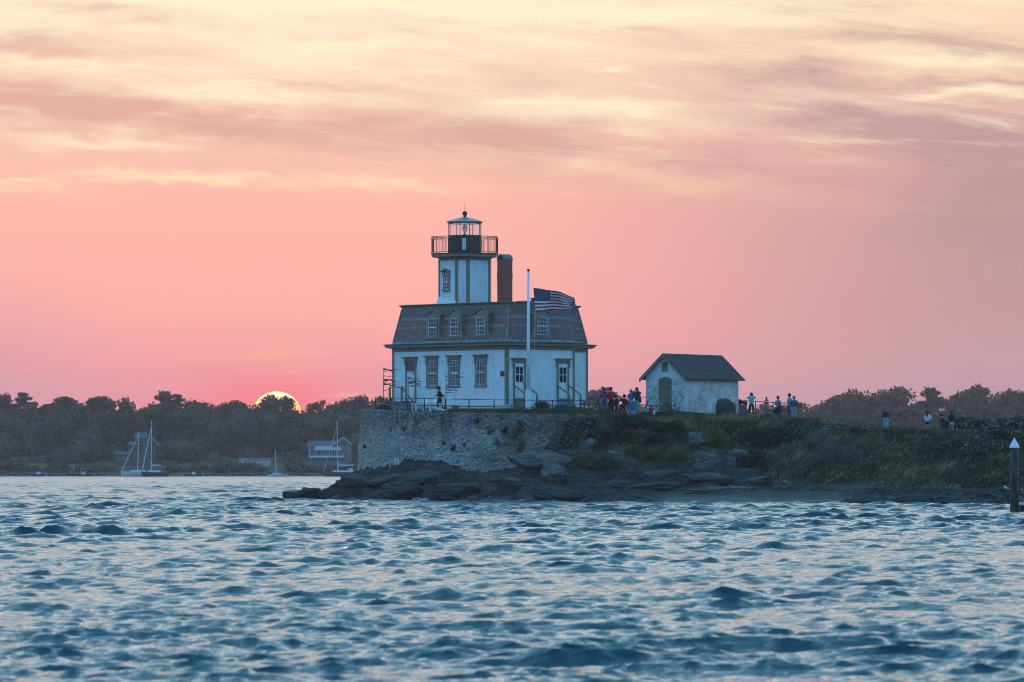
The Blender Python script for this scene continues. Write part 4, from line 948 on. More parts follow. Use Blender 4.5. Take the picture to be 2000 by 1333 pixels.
def sash(f, uc, w, z0, z1, base, parent, panes=3, white=True, rows=2, curtain=0.0):
    """double-hung sash window: frame bars, glass"""
    g = MB(); f.box(g, uc - w / 2, uc + w / 2, base, base + .008, z0, z1); fr = MB(); zm = (z0 + z1) / 2
    t = .045
    for (a, b, pr) in ((z0, zm, .022), (zm, z1, .034)):
        f.box(fr, uc - w / 2, uc - w / 2 + t, base + .008, base + pr, a, b); f.box(fr, uc + w / 2 - t, uc + w / 2, base + .008, base + pr, a, b)
        f.box(fr, uc - w / 2 + t, uc + w / 2 - t, base + .008, base + pr, a, a + t); f.box(fr, uc - w / 2 + t, uc + w / 2 - t, base + .008, base + pr, b - t, b)
        for k in range(1, panes):
            u = uc - w / 2 + t + (w - 2 * t) * k / panes; f.box(fr, u - .012, u + .012, base + .008, base + pr - .006, a + t, b - t)
        for k in range(1, rows):
            z = a + t + (b - a - 2 * t) * k / rows; f.box(fr, uc - w / 2 + t, uc + w / 2 - t, base + .0085, base + pr - .004, z - .012, z + .012)
    gl = g.build('pane', MATS['glass'], parent); sa = fr.build('sash', MATS['white_paint'], parent)
    if curtain:
        c = MB(); f.box(c, uc - w / 2 + t, uc + w / 2 - t, base - .03, base - .001, z1 - (z1 - z0) * curtain, z1)
    return sa
def casing(f, uc, w, z0, z1, parent, depth=.07, base=0.03, hood=True, name='window_frame', bottom=True):
    mb = MB(); c = .15; b0 = base - .03
    f.box(mb, uc - w / 2 - c, uc - w / 2, b0, base + depth, z0, z1 + c * .8); f.box(mb, uc + w / 2, uc + w / 2 + c, b0, base + depth, z0, z1 + c * .8)
    f.box(mb, uc - w / 2, uc + w / 2, b0, base + depth, z1, z1 + c * .8)
    if bottom: f.box(mb, uc - w / 2 - c - .06, uc + w / 2 + c + .06, b0, base + depth + .06, z0 - .12, z0)
    o = mb.build(name, MATS['trim_paint'], parent)
    if hood:
        h = MB(); z = z1 + c * .8; W = w / 2 + c
        f.box(h, uc - W - .06, uc - W + .10, b0, base + depth + .05, z - .42, z)       # brackets
        f.box(h, uc + W - .10, uc + W + .06, b0, base + depth + .05, z - .42, z)
        f.box(h, uc - W - .06, uc + W + .06, b0, base + depth + .06, z + .001, z + .14)
        f.box(h, uc - W - .14, uc + W + .14, b0, base + depth + .14, z + .141, z + .20)
        f.box(h, uc - W - .20, uc + W + .20, b0, base + depth + .20, z + .201, z + .26)
        h.build('hood', MATS['trim_paint'], o)
    return o
def window(f, uc, w, z0, z1, root, panes=3, hood=True, depth=.07):
    o = casing(f, uc, w, z0, z1, root, depth, .03, hood)
    o.name = 'window'; sash(f, uc, w, z0, z1, .034, o, panes)
    return o

# ------------------------------------------------------------------ lighthouse
ANG = R(39.5)
LX, LY = -0.3735, 415.0
def loc2w(x, y, z=0): c, s_ = math.cos(ANG), math.sin(ANG); return Vector((LX + x * c - y * s_, LY + x * s_ + y * c, z))
def uA(px):   # distance along the left wall for a photograph column
    k = (px - 1000) / F_PX; return (LX - k * LY) / (math.sin(ANG) + k * math.cos(ANG))
def uB(px, off=0.0):
    k = (px - 1000) / F_PX; return (k * (LY + off * math.cos(ANG)) - LX + off * math.sin(ANG)) / (math.cos(ANG) - k * math.sin(ANG))
LEN_A, LEN_B, SET, XC = 13.4, 6.4, 5.0, 11.9
root = empty('lighthouse', (LX, LY, 0), ANG, 'white clapboard keeper\'s house with slate mansard roof and an eight-sided light tower rising from it', 'lighthouse')
FP = [(0, 0), (LEN_B, 0), (LEN_B, SET), (XC, SET), (XC, LEN_A), (0, LEN_A)]
fA = Face((0, 0), (0, 1), (-1, 0)); fB = Face((0, 0), (1, 0), (0, -1)); fC = Face((0, SET), (1, 0), (0, -1)); fE = Face((LEN_B, 0), (0, 1), (1, 0)); fF = Face((XC, 0), (0, 1), (1, 0)); fG = Face((0, LEN_A), (1, 0), (0, 1))
Z0, ZS, ZF, ZE = 6.3, 6.98, 10.98, 11.25
# core walls and siding
mb = MB(); mb.prism(offset_poly(FP, -.02), 6.2, ZE); mb.build('wall_core', MATS['white_paint'], root)
w = MB()
for f, a, b in ((fA, 0, LEN_A), (fB, 0, LEN_B), (fC, LEN_B, XC), (fE, 0, SET), (fF, SET, LEN_A), (fG, 0, XC)): f.siding(w, a, b, ZS, ZF)
w.build('clapboard_wall', MATS['white_paint'], root)
w = MB(); w.prism(offset_poly(FP, .045), 6.0, ZS - .002); w.build('foundation', MATS['foundation'], root)
# corner boards, frieze
def corner(mb, f, u, s_, z0, z1, wd=.2): f.box(mb, u, u + s_ * wd, -.01, .062, z0, z1)
w = MB()
for f, u, s_ in ((fA, 0.0, 1), (fA, LEN_A, -1), (fB, -.05, 1), (fB, LEN_B + .05, -1), (fC, XC + .05, -1), (fE, 0, 1), (fF, SET, 1), (fF, LEN_A, -1), (fG, -.05, 1), (fG, XC + .05, -1)):
    w = MB(); corner(w, f, u if abs(u) > 1e-6 else 0.0, s_, ZS + .001, ZF); w.build('corner_board', MATS['trim_paint'], root)
w = MB(); w.prism(offset_poly(FP, .055), ZF + .001, ZE); w.build('frieze', MATS['trim_paint'], root)
w = MB(); w.prism(offset_poly(FP, .20), ZE + .001, ZE + .05, .12); w.prism(offset_poly(FP, .42), ZE + .052, 11.44, .02); w.prism(offset_poly(FP, .44), 11.441, 11.545, .14); w.prism(offset_poly(FP, .58), 11.546, 11.60, -.5)
w.build('cornice', MATS['trim_paint'], root)
# mansard: core, patina flashing strip, slates
IN0, IN1, ZM0, ZM1 = -.02, -.50, 11.80, 14.18
w = MB(); w.prism(offset_poly(FP, .06), 11.60, ZM0, -.10); w.build('flashing', MATS['patina'], root)
w = MB(); w.prism(offset_poly(FP, IN0 - .03), ZM0, ZM1, IN1 - IN0); w.build('mansard_core', MATS['flat_roof'], root)
def slates(parent):
    mb = MB(); rng = random.Random(4); rows = 15; hh = (ZM1 - ZM0) / rows; n = len(FP); P0 = offset_poly(FP, IN0); P1 = offset_poly(FP, IN1)
    for e in range(n):
        a0, b0 = Vector(P0[e]), Vector(P0[(e + 1) % n]); a1, b1 = Vector(P1[e]), Vector(P1[(e + 1) % n])
        dr = (b0 - a0).normalized(); nn = Vector((dr.y, -dr.x))
        for r in range(rows + 1):
            t0 = (r - .55) / rows; t1 = min(1, (r + 1) / rows)
            def pt(t): return a0.lerp(a1, t), b0.lerp(b1, t)
            A0, B0 = pt(max(t0, -.02)); A1, B1 = pt(t1)
            Ln = (B0 - A0).length; k = max(1, int(Ln / .19)); zb, zt = ZM0 + max(t0, -.02) * (ZM1 - ZM0), ZM0 + t1 * (ZM1 - ZM0)
            band = .34 + rng.random() * .02 if r in (6, 7, 10) and False else 0
            for i in range(k + 1):
                u0 = (i - (.5 if r % 2 else 0)) / k; u1 = u0 + 1 / k; u0 = max(0, u0); u1 = min(1, u1)
                if u1 - u0 < .2 / k: continue
                tt = r
                if tt == 6 or tt == 10: mb.tint = rng.uniform(.36, .60) if rng.random() < .85 else .2
                elif tt in (7, 8, 9): mb.tint = rng.uniform(.68, 1.0) if rng.random() < .85 else .2
                else: mb.tint = rng.choice([rng.uniform(.08, .3)] * 16 + [.4])
                wv = .028; q0 = A0.lerp(B0, u0); q1 = A0.lerp(B0, u1); r0 = A1.lerp(B1, u0); r1 = A1.lerp(B1, u1); m_ = (zt - zb) * .32
                z1_, f1_ = zb + m_, .32
                c0 = q0.lerp(r0, f1_) + nn * wv; c1 = q1.lerp(r1, f1_) + nn * wv; l0 = q0.lerp(q1, .28) + nn * wv; l1 = q0.lerp(q1, .72) + nn * wv
                mb.add([(l0.x, l0.y, zb), (l1.x, l1.y, zb), (c1.x, c1.y, z1_), (r1.x, r1.y, zt), (r0.x, r0.y, zt), (c0.x, c0.y, z1_)], [(0, 1, 2, 3, 4, 5)])
    mb.build('slate_roof', MATS['slate'], parent, None, False, True)
slates(root)
# hip strips
w = MB(); P0 = offset_poly(FP, IN0 + .03); P1 = offset_poly(FP, IN1 + .03)
for i in (0, 1, 3, 4, 5): w = MB(); w.tube([(P0[i][0], P0[i][1], ZM0 - .1), (P1[i][0], P1[i][1], ZM1)], .05, 6); w.build('hip_flashing', MATS['lead_roof'], root)
w = MB(); w.prism(offset_poly(FP, IN1 + .03), ZM1 - .02, ZM1 + .1, .0); w.prism(offset_poly(FP, IN1 + .05), ZM1 + .101, ZM1 + .20, .08); w.prism(offset_poly(FP, IN1 + .14), ZM1 + .201, ZM1 + .29, .10); w.build('top_cornice', MATS['trim_paint'], root)
w = MB(); w.prism(offset_poly(FP, IN1 + .2), ZM1 + .292, ZM1 + .34, -.4); w.build('roof_deck', MATS['flat_roof'], root)
# dormers
def dormer(f, uc, root, slope=(IN1 - IN0) / (ZM1 - ZM0)):
    zb, zt = 11.90, 13.86; W = .76; base = IN0 + .06
    fr = MB(); f.box(fr, uc - W, uc + W, base - .55, base, zb, 13.62)
    # pediment
    pts = [(-W, 13.62), (W, 13.62), (0, 13.96)]; vs = [f.p(uc + a, base, z) for a, z in pts] + [f.p(uc + a, base - .6, z) for a, z in pts]
    fr.add(vs, [(0, 1, 2), (5, 4, 3), (0, 3, 4, 1), (1, 4, 5, 2), (2, 5, 3, 0)])
    d = fr.build('dormer', MATS['trim_paint'], root)
    h = MB()
    for s_ in (-1, 1):
        a = Vector(f.p(uc + s_ * (W + .16), base + .06, 13.60)); b = Vector(f.p(uc, base + .06, 14.02)); c_ = Vector(f.p(uc, base - .62, 14.02)); e = Vector(f.p(uc + s_ * (W + .16), base - .62, 13.60)); up = Vector((0, 0, .07))
        h.add([a, b, c_, e, a + up, b + up, c_ + up, e + up], [(0, 1, 2, 3), (7, 6, 5, 4), (0, 4, 5, 1), (1, 5, 6, 2), (2, 6, 7, 3), (3, 7, 4, 0)])
    h.build('hood', MATS['trim_paint'], d)
    for s_ in (-1, 1):          # scrolled brackets at both feet
        sc = MB()
        prof = [(W, 12.45), (W + .06, 12.40), (W + .10, 12.28), (W + .07, 12.18), (W + .15, 12.10), (W + .17, 12.0), (W + .16, zb), (W, zb)]
        n_ = len(prof); vs = [f.p(uc + s_ * a, base - .002, z) for a, z in prof] + [f.p(uc + s_ * a, base - .12, z) for a, z in prof]
        sc.add(vs, [tuple(range(n_)), tuple(range(n_, 2 * n_))[::-1]] + [(i, (i + 1) % n_, n_ + (i + 1) % n_, n_ + i) for i in range(n_)])
        sc.build('bracket', MATS['trim_paint'], d)
    wd = MB(); f.box(wd, uc - .52, uc + .52, base + .001, base + .05, 12.02, 13.46); wf = wd.build('window', MATS['trim_paint'], d)
    g = MB(); f.box(g, uc - .45, uc + .45, base + .052, base + .056, 12.08, 13.40); g.build('pane', MATS['glass'], wf)
    sb = MB(); t = .035
    for a, b in ((12.08, 12.74), (12.74, 13.40)):
        f.box(sb, uc - .45, uc - .45 + t, base + .056, base + .08, a, b); f.box(sb, uc + .45 - t, uc + .45, base + .056, base + .08, a, b); f.box(sb, uc - .45, uc + .45, base + .057, base + .082, a, a + t); f.box(sb, uc - .45, uc + .45, base + .057, base + .082, b - t, b)
        for k in (1, 2): u = uc - .45 + .9 * k / 3; f.box(sb, u - .01, u + .01, base + .0565, base + .072, a + t, b - t)
        f.box(sb, uc - .45 + t, uc + .45 - t, base + .0563, base + .071, (a + b) / 2 - .01, (a + b) / 2 + .01)
    sb.build('sash', MATS['white_paint'], wf)
for px in (846.5, 889.5, 941): dormer(fA, uA(px), root)
dormer(fB, uB(1057.5), root)
# windows and door of the left wall
for px, a in ((845, 0), (888, 0), (940, 0)): window(fA, uA(px), .98, 8.40, 10.28, root)
u = uA(803.5); c_ = casing(fA, u, .95, 7.35, 10.22, root, .07, .03, True, 'door', False)
m_ = MB(); fA.box(m_, u - .475, u + .475, .03, .05, 7.35, 9.50); m_.build('door_panel', MATS['white_paint'], c_)
m_ = MB(); fA.box(m_, u - .475, u + .475, .03, .09, 9.51, 9.60); m_.build('transom_bar', MATS['trim_paint'], c_)
m_ = MB(); fA.box(m_, u - .475, u + .475, .03, .045, 9.605, 10.22); m_.build('transom_pane', MATS['glass'], c_)
m_ = MB(); fA.box(m_, u - .43, u - .10, .052, .09, 9.36, 9.40); m_.build('hinge', MATS['iron'], c_)
u = uA(891); m_ = MB(); fA.box(m_, u - .42, u + .42, .03, .10, 6.55, 6.97); c_ = m_.build('basement_window', MATS['trim_paint'], root)
m_ = MB(); fA.box(m_, u - .34, u - .02, .101, .11, 6.6, 6.92); fA.box(m_, u + .02, u + .34, .101, .11, 6.6, 6.92); m_.build('pane', MATS['glass'], c_)
u = uA(982); m_ = MB(); fA.box(m_, u - .22, u + .22, .03, .06, 9.02, 9.40); m_.build('plaque', MATS['rusty_iron'], root)
# doors of the right wall with their steps
def front_door(px, root):
    u = uB(px); c_ = casing(fB, u, .86, 7.45, 10.0, root, .07, .03, True, 'door', False); w_ = .86
    m_ = MB(); fB.box(m_, u - .43, u + .43, .03, .055, 7.45, 9.98); d = m_.build('door_panel', MATS['white_paint'], c_)
    m_ = MB(); fB.box(m_, u - .33, u + .33, .056, .060, 8.62, 9.72); m_.build('pane', MATS['glass'], c_)
    m_ = MB(); fB.box(m_, u - .33, u + .33, .0605, .075, 9.15, 9.20); fB.box(m_, u - .022, u + .022, .0608, .077, 8.62, 9.72); m_.build('muntin', MATS['white_paint'], c_)
    m_ = MB(); fB.box(m_, u - .30, u + .30, .056, .068, 7.62, 8.35); m_.build('lower_panel', MATS['white_paint'], c_)
    m_ = MB(); m_.tube([fB.p(u + .36, .055, 8.5), fB.p(u + .36, .12, 8.5)], .03, 8); m_.build('door_knob', MATS['iron'], c_)
    # steps straight out from the door
    t = MB(); g0 = 6.35; n = 5; top = 7.42; run = .27
    for i in range(n):
        z = top - i * (top - g0) / n; fB.box(t, u - .58, u + .58, .06 + i * run, .06 + (i + 1) * run + (.0 if i else .1), g0 - .2, z)
    st_ = t.build('steps', MATS['grey_step'], root)
    for s_ in (-1, 1):
        rl = MB(); uu = u + s_ * .55; e = .12 + n * run
        rl.bar(fB.p(uu, .02, 8.42), fB.p(uu, e, 7.70), .07, .09); fB.box(rl, uu - .05, uu + .05, e - .1, e, g0, 7.68)
        rl.build('handrail', MATS['trim_paint'], st_)
front_door(1013.5, root); front_door(1098.5, root)
# left landing with rails at the left wall's door
u = uA(803.5); t = MB(); fA.box(t, u - .62, u + 1.0, .06, 1.40, 7.18, 7.30); fA.box(t, u - .56, u + .95, .10, 1.3, 6.3, 7.18)
for i in range(4): fA.box(t, u - .62 - .27 * (i + 1), u - .62 - .27 * i, .25, 1.35, 6.3, 7.18 - .2 * (i + 1) + .01)
ld = t.build('landing', MATS['grey_step'], root)
rl = MB()
for uu in (u - .5, u + .92): fA.box(rl, uu - .06, uu + .06, 1.26, 1.38, 7.3, 8.30)
fA.box(rl, u - .6, u + .98, 1.25, 1.39, 8.301, 8.38); fA.box(rl, u + .87, u + .98, .06, 1.25, 8.301, 8.38)
rl.bar(fA.p(u - .55, 1.32, 8.25), fA.p(u - 1.7, 1.32, 7.35), .08); fA.box(rl, u - 1.76, u - 1.66, 1.27, 1.37, 6.35, 7.4); rl.build('landing_rail', MATS['trim_paint'], ld)

# ------------------------------------------------------------------ light tower (parts of the lighthouse)
TX, TY, HS, CH = 2.45, 7.9, 1.62, .60
def chamf(cx, cy, h, c): return [(cx - h + c, cy - h), (cx + h - c, cy - h), (cx + h, cy - h + c), (cx + h, cy + h - c), (cx + h - c, cy + h), (cx - h + c, cy + h), (cx - h, cy + h - c), (cx - h, cy - h + c)]
TP = chamf(TX, TY, HS, CH); ZT0, ZT1 = 14.45, 17.72
w = MB(); w.prism(offset_poly(TP, -.03), ZT0, ZT1 + .2); tower = w.build('tower', MATS['white_paint'], root)
w = MB(); tr = MB(); n = 8
for i in range(n):
    a, b = Vector(TP[i]), Vector(TP[(i + 1) % n]); d = (b - a).normalized(); f = Face(a, d, (d.y, -d.x)); Ln = (b - a).length
    f.siding(w, 0, Ln, ZT0 + .12, ZT1)
    tr = MB(); f.box(tr, -.03, .13, -.01, .062, ZT0, ZT1); tr.build('tower_corner_board', MATS['trim_paint'], tower); tr = MB(); f.box(tr, Ln - .13, Ln + .03, -.01, .062, ZT0, ZT1); tr.build('tower_corner_board', MATS['trim_paint'], tower)
w.build('tower_siding', MATS['white_paint'], tower)
w = MB(); w.prism(offset_poly(TP, .07), ZT0 - .1, ZT0 + .118, -.03); w.build('tower_base', MATS['lead_roof'], tower)
w = MB(); w.prism(offset_poly(TP, .055), ZT1 + .001, ZT1 + .16); w.prism(offset_poly(TP, .06), ZT1 + .162, ZT1 + .28, .30); w.build('tower_frieze', MATS['trim_paint'], tower)
DK = offset_poly(TP, .56)
w = MB(); w.prism(offset_poly(DK, -.02), 17.99, 18.20); w.build('gallery_fascia', MATS['trim_paint'], tower)
w = MB(); w.prism(offset_poly(DK, .04), 18.201, 18.26); w.build('gallery_deck', MATS['iron'], tower)
# flared skirt at the left foot of the tower
a, b = Vector(TP[6]), Vector(TP[7]); w = MB(); q = Vector((-1, 0))
w.add([(a.x, a.y, ZT0 + .75), (b.x, b.y, ZT0 + .75), (b.x - .02, b.y, ZT0), (a.x - .02, a.y, ZT0), (a.x - .30, a.y + .02, ZT0), (b.x - .10, b.y, ZT0)], [(0, 1, 5, 4), (0, 4, 3), (1, 2, 5), (3, 4, 5, 2)])
w.build('flared_skirt', MATS['white_paint'], tower)
# tower window
f = Face((TX - HS, TY - HS), (0, 1), (-1, 0)); u = HS + .10; cw = casing(f, u, .44, 15.55, 16.70, tower, .06, .03, False, 'window'); sash(f, u, .44, 15.55, 16.70, .034, cw, 2)
h = MB()
for s_ in (-1, 1):
    P_ = [f.p(u, .05, 17.05), f.p(u + s_ * .48, .05, 16.86), f.p(u + s_ * .48, .26, 16.86), f.p(u, .26, 17.05)]; up = Vector((0, 0, .06)); P_ = [Vector(p) for p in P_]
    h.add(P_ + [p + up for p in P_], [(0, 1, 2, 3), (7, 6, 5, 4), (0, 4, 5, 1), (1, 5, 6, 2), (2, 6, 7, 3), (3, 7, 4, 0)])
h.add([f.p(u - .42, .12, 16.80), f.p(u + .42, .12, 16.80), f.p(u + .42, .12, 16.9), f.p(u, .12, 17.05), f.p(u - .42, .12, 16.9), f.p(u - .42, .03, 16.80), f.p(u + .42, .03, 16.80), f.p(u + .42, .03, 16.9), f.p(u, .03, 17.05), f.p(u - .42, .03, 16.9)],
      [(0, 1, 2, 3, 4), (9, 8, 7, 6, 5), (0, 5, 6, 1), (1, 6, 7, 2), (4, 9, 5, 0)])
f.box(h, u - .42, u - .26, .03, .13, 16.52, 16.80); f.box(h, u + .26, u + .42, .03, .13, 16.52, 16.80)
h.build('hood', MATS['trim_paint'], cw)
# gallery railing
rl = MB(); RP = offset_poly(DK, -.03); zb, zt = 18.26, 19.50
for i in range(8):
    a, b = Vector(RP[i]), Vector(RP[(i + 1) % 8]); k = max(2, int((b - a).length / .135))
    rl.tube([(a.x, a.y, zb), (a.x, a.y, zt)], .035, 6)
    for z in (zt, zb + .10, zt - .16): rl.tube([(a.x, a.y, z), (b.x, b.y, z)], .018 if z != zt else .026, 5)
    for j in range(1, k):
        p = a.lerp(b, j / k); rl.tube([(p.x, p.y, zb + .1), (p.x, p.y, zt - .16 if j % 4 else zt)], .009 if j % 4 else .02, 4)
rl.build('gallery_railing', MATS['rusty_iron'], tower)
# lantern: drum, glazing, roof
def octo(r, ph=R(17)): return [(TX + r * math.sin(-ph + k * R(45) + R(0)), TY - r * math.cos(-ph + k * R(45))) for k in range(8)]
PH = ANG - R(17)   # vertex bearing in house axes
def octo(r): return [(TX + r * math.sin(k * R(45) - ANG + R(17)), TY - r * math.cos(k * R(45) - ANG + R(17))) for k in range(8)]
w = MB(); w.prism(octo(1.28), 18.261, 19.55); lan = w.build('lantern_drum', MATS['rusty_iron'], tower)
w = MB(); w.prism(octo(1.31), 19.551, 19.61); w.build('lantern_sill', MATS['iron'], lan)
O = octo(1.25); w = MB()
for p in O: w.tube([(p[0], p[1], 19.61), (p[0], p[1], 20.56)], .034, 6)
for i in range(8): w.tube([(O[i][0], O[i][1], 20.5), (O[(i + 1) % 8][0], O[(i + 1) % 8][1], 20.5)], .03, 5)
w.build('lantern_post', MATS['lead_roof'], lan)
w = MB(); O = octo(1.235)
for i in range(8):
    a, b = O[i], O[(i + 1) % 8]; w.add([(a[0], a[1], 19.62), (b[0], b[1], 19.62), (b[0], b[1], 20.48), (a[0], a[1], 20.48)], [(0, 1, 2, 3)])
w.build('lantern_glass', MATS['clear_glass'], lan)
w = MB(); O = octo(1.40); w.prism(O, 20.56, 20.64, .0)
top = (TX, TY, 21.02); w.add([(p[0], p[1], 20.641) for p in octo(1.42)] + [(p[0], p[1], 20.90) for p in octo(.55)] + [top], [(i, (i + 1) % 8, 8 + (i + 1) % 8, 8 + i) for i in range(8)] + [(8 + i, 8 + (i + 1) % 8, 16) for i in range(8)])
w.build('lantern_roof', MATS['lead_roof'], lan)
w = MB(); w.lathe([(.16, 20.92), (.10, 21.04), (.07, 21.08)] + [(.19 * math.cos(t) + .001, 21.24 + .19 * math.sin(t)) for t in [R(-70 + 20 * k) for k in range(9)]], 14, (TX, TY, 0)); w.build('vent_ball', MATS['rusty_iron'], lan, None, True)
w = MB(); w.tube([(TX, TY, 21.4), (TX, TY, 22.15)], [.018, .006], 5); w.build('lightning_rod', MATS['iron'], lan)
w = MB(); w.lathe([(.12, 19.62), (.12, 19.72), (.05, 19.76), (.06, 19.84), (.13, 19.88)], 12, (TX, TY, 0)); w.build('lens_stand', MATS['rusty_iron'], lan)
prof = []
for k in range(13):
    t = k / 12; r = .20 * math.sin(math.pi * (.12 + .76 * t)) ** .8; prof.append((r * (1.0 if k % 2 else .86), 19.88 + .52 * t))
w = MB(); w.lathe(prof, 16, (TX, TY, 0)); w.build('lens', MATS['lens'], lan)
w = MB(); w.lathe([(.03, 20.40), (.04, 20.44), (.01, 20.5)], 8, (TX, TY, 0))
for k in range(6): t = k * R(60); w.tube([(TX + .1 * math.cos(t), TY + .1 * math.sin(t), 19.88), (TX + .205 * math.cos(t), TY + .205 * math.sin(t), 20.12), (TX + .06 * math.cos(t), TY + .06 * math.sin(t), 20.42)], .01, 4)
w.build('lens_cage', MATS['rusty_iron'], lan)
# open hatch door on the left of the drum
O = octo(1.29); a, b = Vector(O[7]), Vector(O[0]); d = (b - a).normalized(); f = Face(a, d, (d.y, -d.x)); Ln = (b - a).length
w = MB(); f.box(w, Ln * .42, Ln * .72, .002, .03, 18.5, 19.40); w.build('hatch_window', MATS['white_paint'], lan)
w = MB(); q0 = Vector(O[7]); c1, s1 = math.cos(-ANG), math.sin(-ANG); dv = Vector((-1 * c1, -1 * s1)) * .30; nv = Vector((0.02, .03))
w.add([(q0.x, q0.y, 18.3), (q0.x + dv.x, q0.y + dv.y, 18.3), (q0.x + dv.x + nv.x, q0.y + dv.y + nv.y, 18.3), (q0.x + nv.x, q0.y + nv.y, 18.3), (q0.x, q0.y, 19.45), (q0.x + dv.x, q0.y + dv.y, 19.45), (q0.x + dv.x + nv.x, q0.y + dv.y + nv.y, 19.45), (q0.x + nv.x, q0.y + nv.y, 19.45)],
      [(3, 2, 1, 0), (4, 5, 6, 7), (0, 1, 5, 4), (1, 2, 6, 5), (2, 3, 7, 6), (3, 0, 4, 7)]); w.build('hatch_door', MATS['rusty_iron'], lan)
# brick chimney with arched cap
cx, cy, hw = 2.6, 3.4, .40
def chimney(cx, cy, hw, z0, z1, name='chimney'):
    core = MB(); core.box((cx - hw + .012, cy - hw + .012, z0), (cx + hw - .012, cy + hw - .012, z1)); ch = core.build(name, MATS['mortar'], root)
    b = MB(); r = random.Random(2); rh = .075; n = int((z1 - z0) / rh)
    for i in range(n):
        z = z0 + i * rh; g = .012 if abs(i - int(n * .66)) > 1 else .05
        for k in range(4):
            d = [(1, 0), (0, 1), (-1, 0), (0, -1)][k]; nn = [(0, -1), (1, 0), (0, 1), (-1, 0)][k]
            uu = -hw - (.1 if i % 2 else 0) + .001 * k
            while uu < hw:
                u0, u1 = max(-hw, uu), min(hw, uu + .2 - .01); uu += .2
                if u1 - u0 < .03: continue
                pts = []
                for (u_, w_) in ((u0, hw - .02), (u1, hw - .02), (u1, hw + g - .012 + r.uniform(0, .003)), (u0, hw + g - .012)):
                    pts.append((cx + d[0] * u_ + nn[0] * w_, cy + d[1] * u_ + nn[1] * w_))
                b.add([(p[0], p[1], z) for p in pts] + [(p[0], p[1], z + rh - .01) for p in pts], [(0, 1, 2, 3), (7, 6, 5, 4), (0, 4, 5, 1), (1, 5, 6, 2), (2, 6, 7, 3), (3, 7, 4, 0)])
    b.build('brickwork', MATS['brick'], ch); return ch
ch = chimney(cx, cy, hw, 14.3, 17.62)
w = MB(); k = 12; r1, r0, zc = hw + .03, hw - .10, 17.66     # barrel vault along x, open towards the left wall side
for (ra, rb) in ((r0, r1),):
    vs = []; 
    for j in range(k + 1):
        t = math.pi * j / k
        for xx in (cx - hw - .02, cx + hw + .02):
            for rr in (ra, rb): vs.append((xx, cy + rr * math.cos(t), zc + rr * math.sin(t) * 1.0))
    fs = []
    for j in range(k):
        o_ = j * 4; p_ = o_ + 4; fs += [(o_ + 1, o_ + 3, p_ + 3, p_ + 1), (o_, p_, p_ + 2, o_ + 2), (o_, o_ + 1, p_ + 1, p_), (o_ + 2, p_ + 2, p_ + 3, o_ + 3)]
    w.add(vs, fs)
w.build('arched_cap', MATS['mortar'], ch); w = MB(); w.box((cx - hw - .01, cy - hw - .01, 17.60), (cx + hw + .01, cy + hw + .01, 17.66)); w.build('cap_slab', MATS['mortar'], ch)
w = MB(); w.box((cx + .1, cy - .25, 17.661), (cx + .25, cy + .25, 17.95)); w.build('cap_hollow_shade', MATS['dark_gap'], ch)  # added block, its dark colour paints the shade inside the open arch
p = at(1042, 585, 421); q = Matrix.Rotation(-ANG, 3, 'Z') @ Vector((p.x - LX, p.y - LY, 0)); w = MB(); w.box((q.x - .12, q.y - .12, 14.4), (q.x + .12, q.y + .12, 14.86)); w.box((q.x - .16, q.y - .16, 14.861), (q.x + .16, q.y + .16, 14.92)); w.build('roof_vent', MATS['rusty_iron'], root)
w = MB(); w.box((6.7, 6.2, 14.46), (7.6, 7.0, 14.8)); w.build('roof_hatch', MATS['trim_paint'], root)
# ------------------------------------------------------------------ more materials
def plain(name, c, rough=.7, **k): return mat(name, c, tuple(x * .8 for x in c), rough=rough, **k)
for nm, c in dict(flag_red=(.60, .02, .03), flag_white=(.78, .78, .80), flag_blue=(.022, .018, .07), steel=(.35, .35, .36), table_wood=(.065, .06, .05), old_wood=(.12, .10, .085),
                  cooler_blue=(.03, .12, .42), cover_black=(.040, .026, .034), olive_door=(.16, .15, .11), chair_blue=(.01, .20, .48), chair_green=(.22, .48, .03), chair_teal=(.03, .10, .11), hull_white=(.62, .64, .66),
                  hull_dark=(.045, .035, .045), hull_maroon=(.10, .045, .045), sail_cover=(.55, .58, .60), alloy=(.62, .64, .68), far_wall=(.22, .20, .21), far_roof=(.10, .09, .10), far_white=(.68, .68, .72), ribbon_dark=(.09, .03, .04),
                  ribbon_pale=(.35, .25, .28), gull_grey=(.35, .36, .38), gull_white=(.8, .8, .8), planter=(.12, .12, .12)).items(): plain(nm, c)
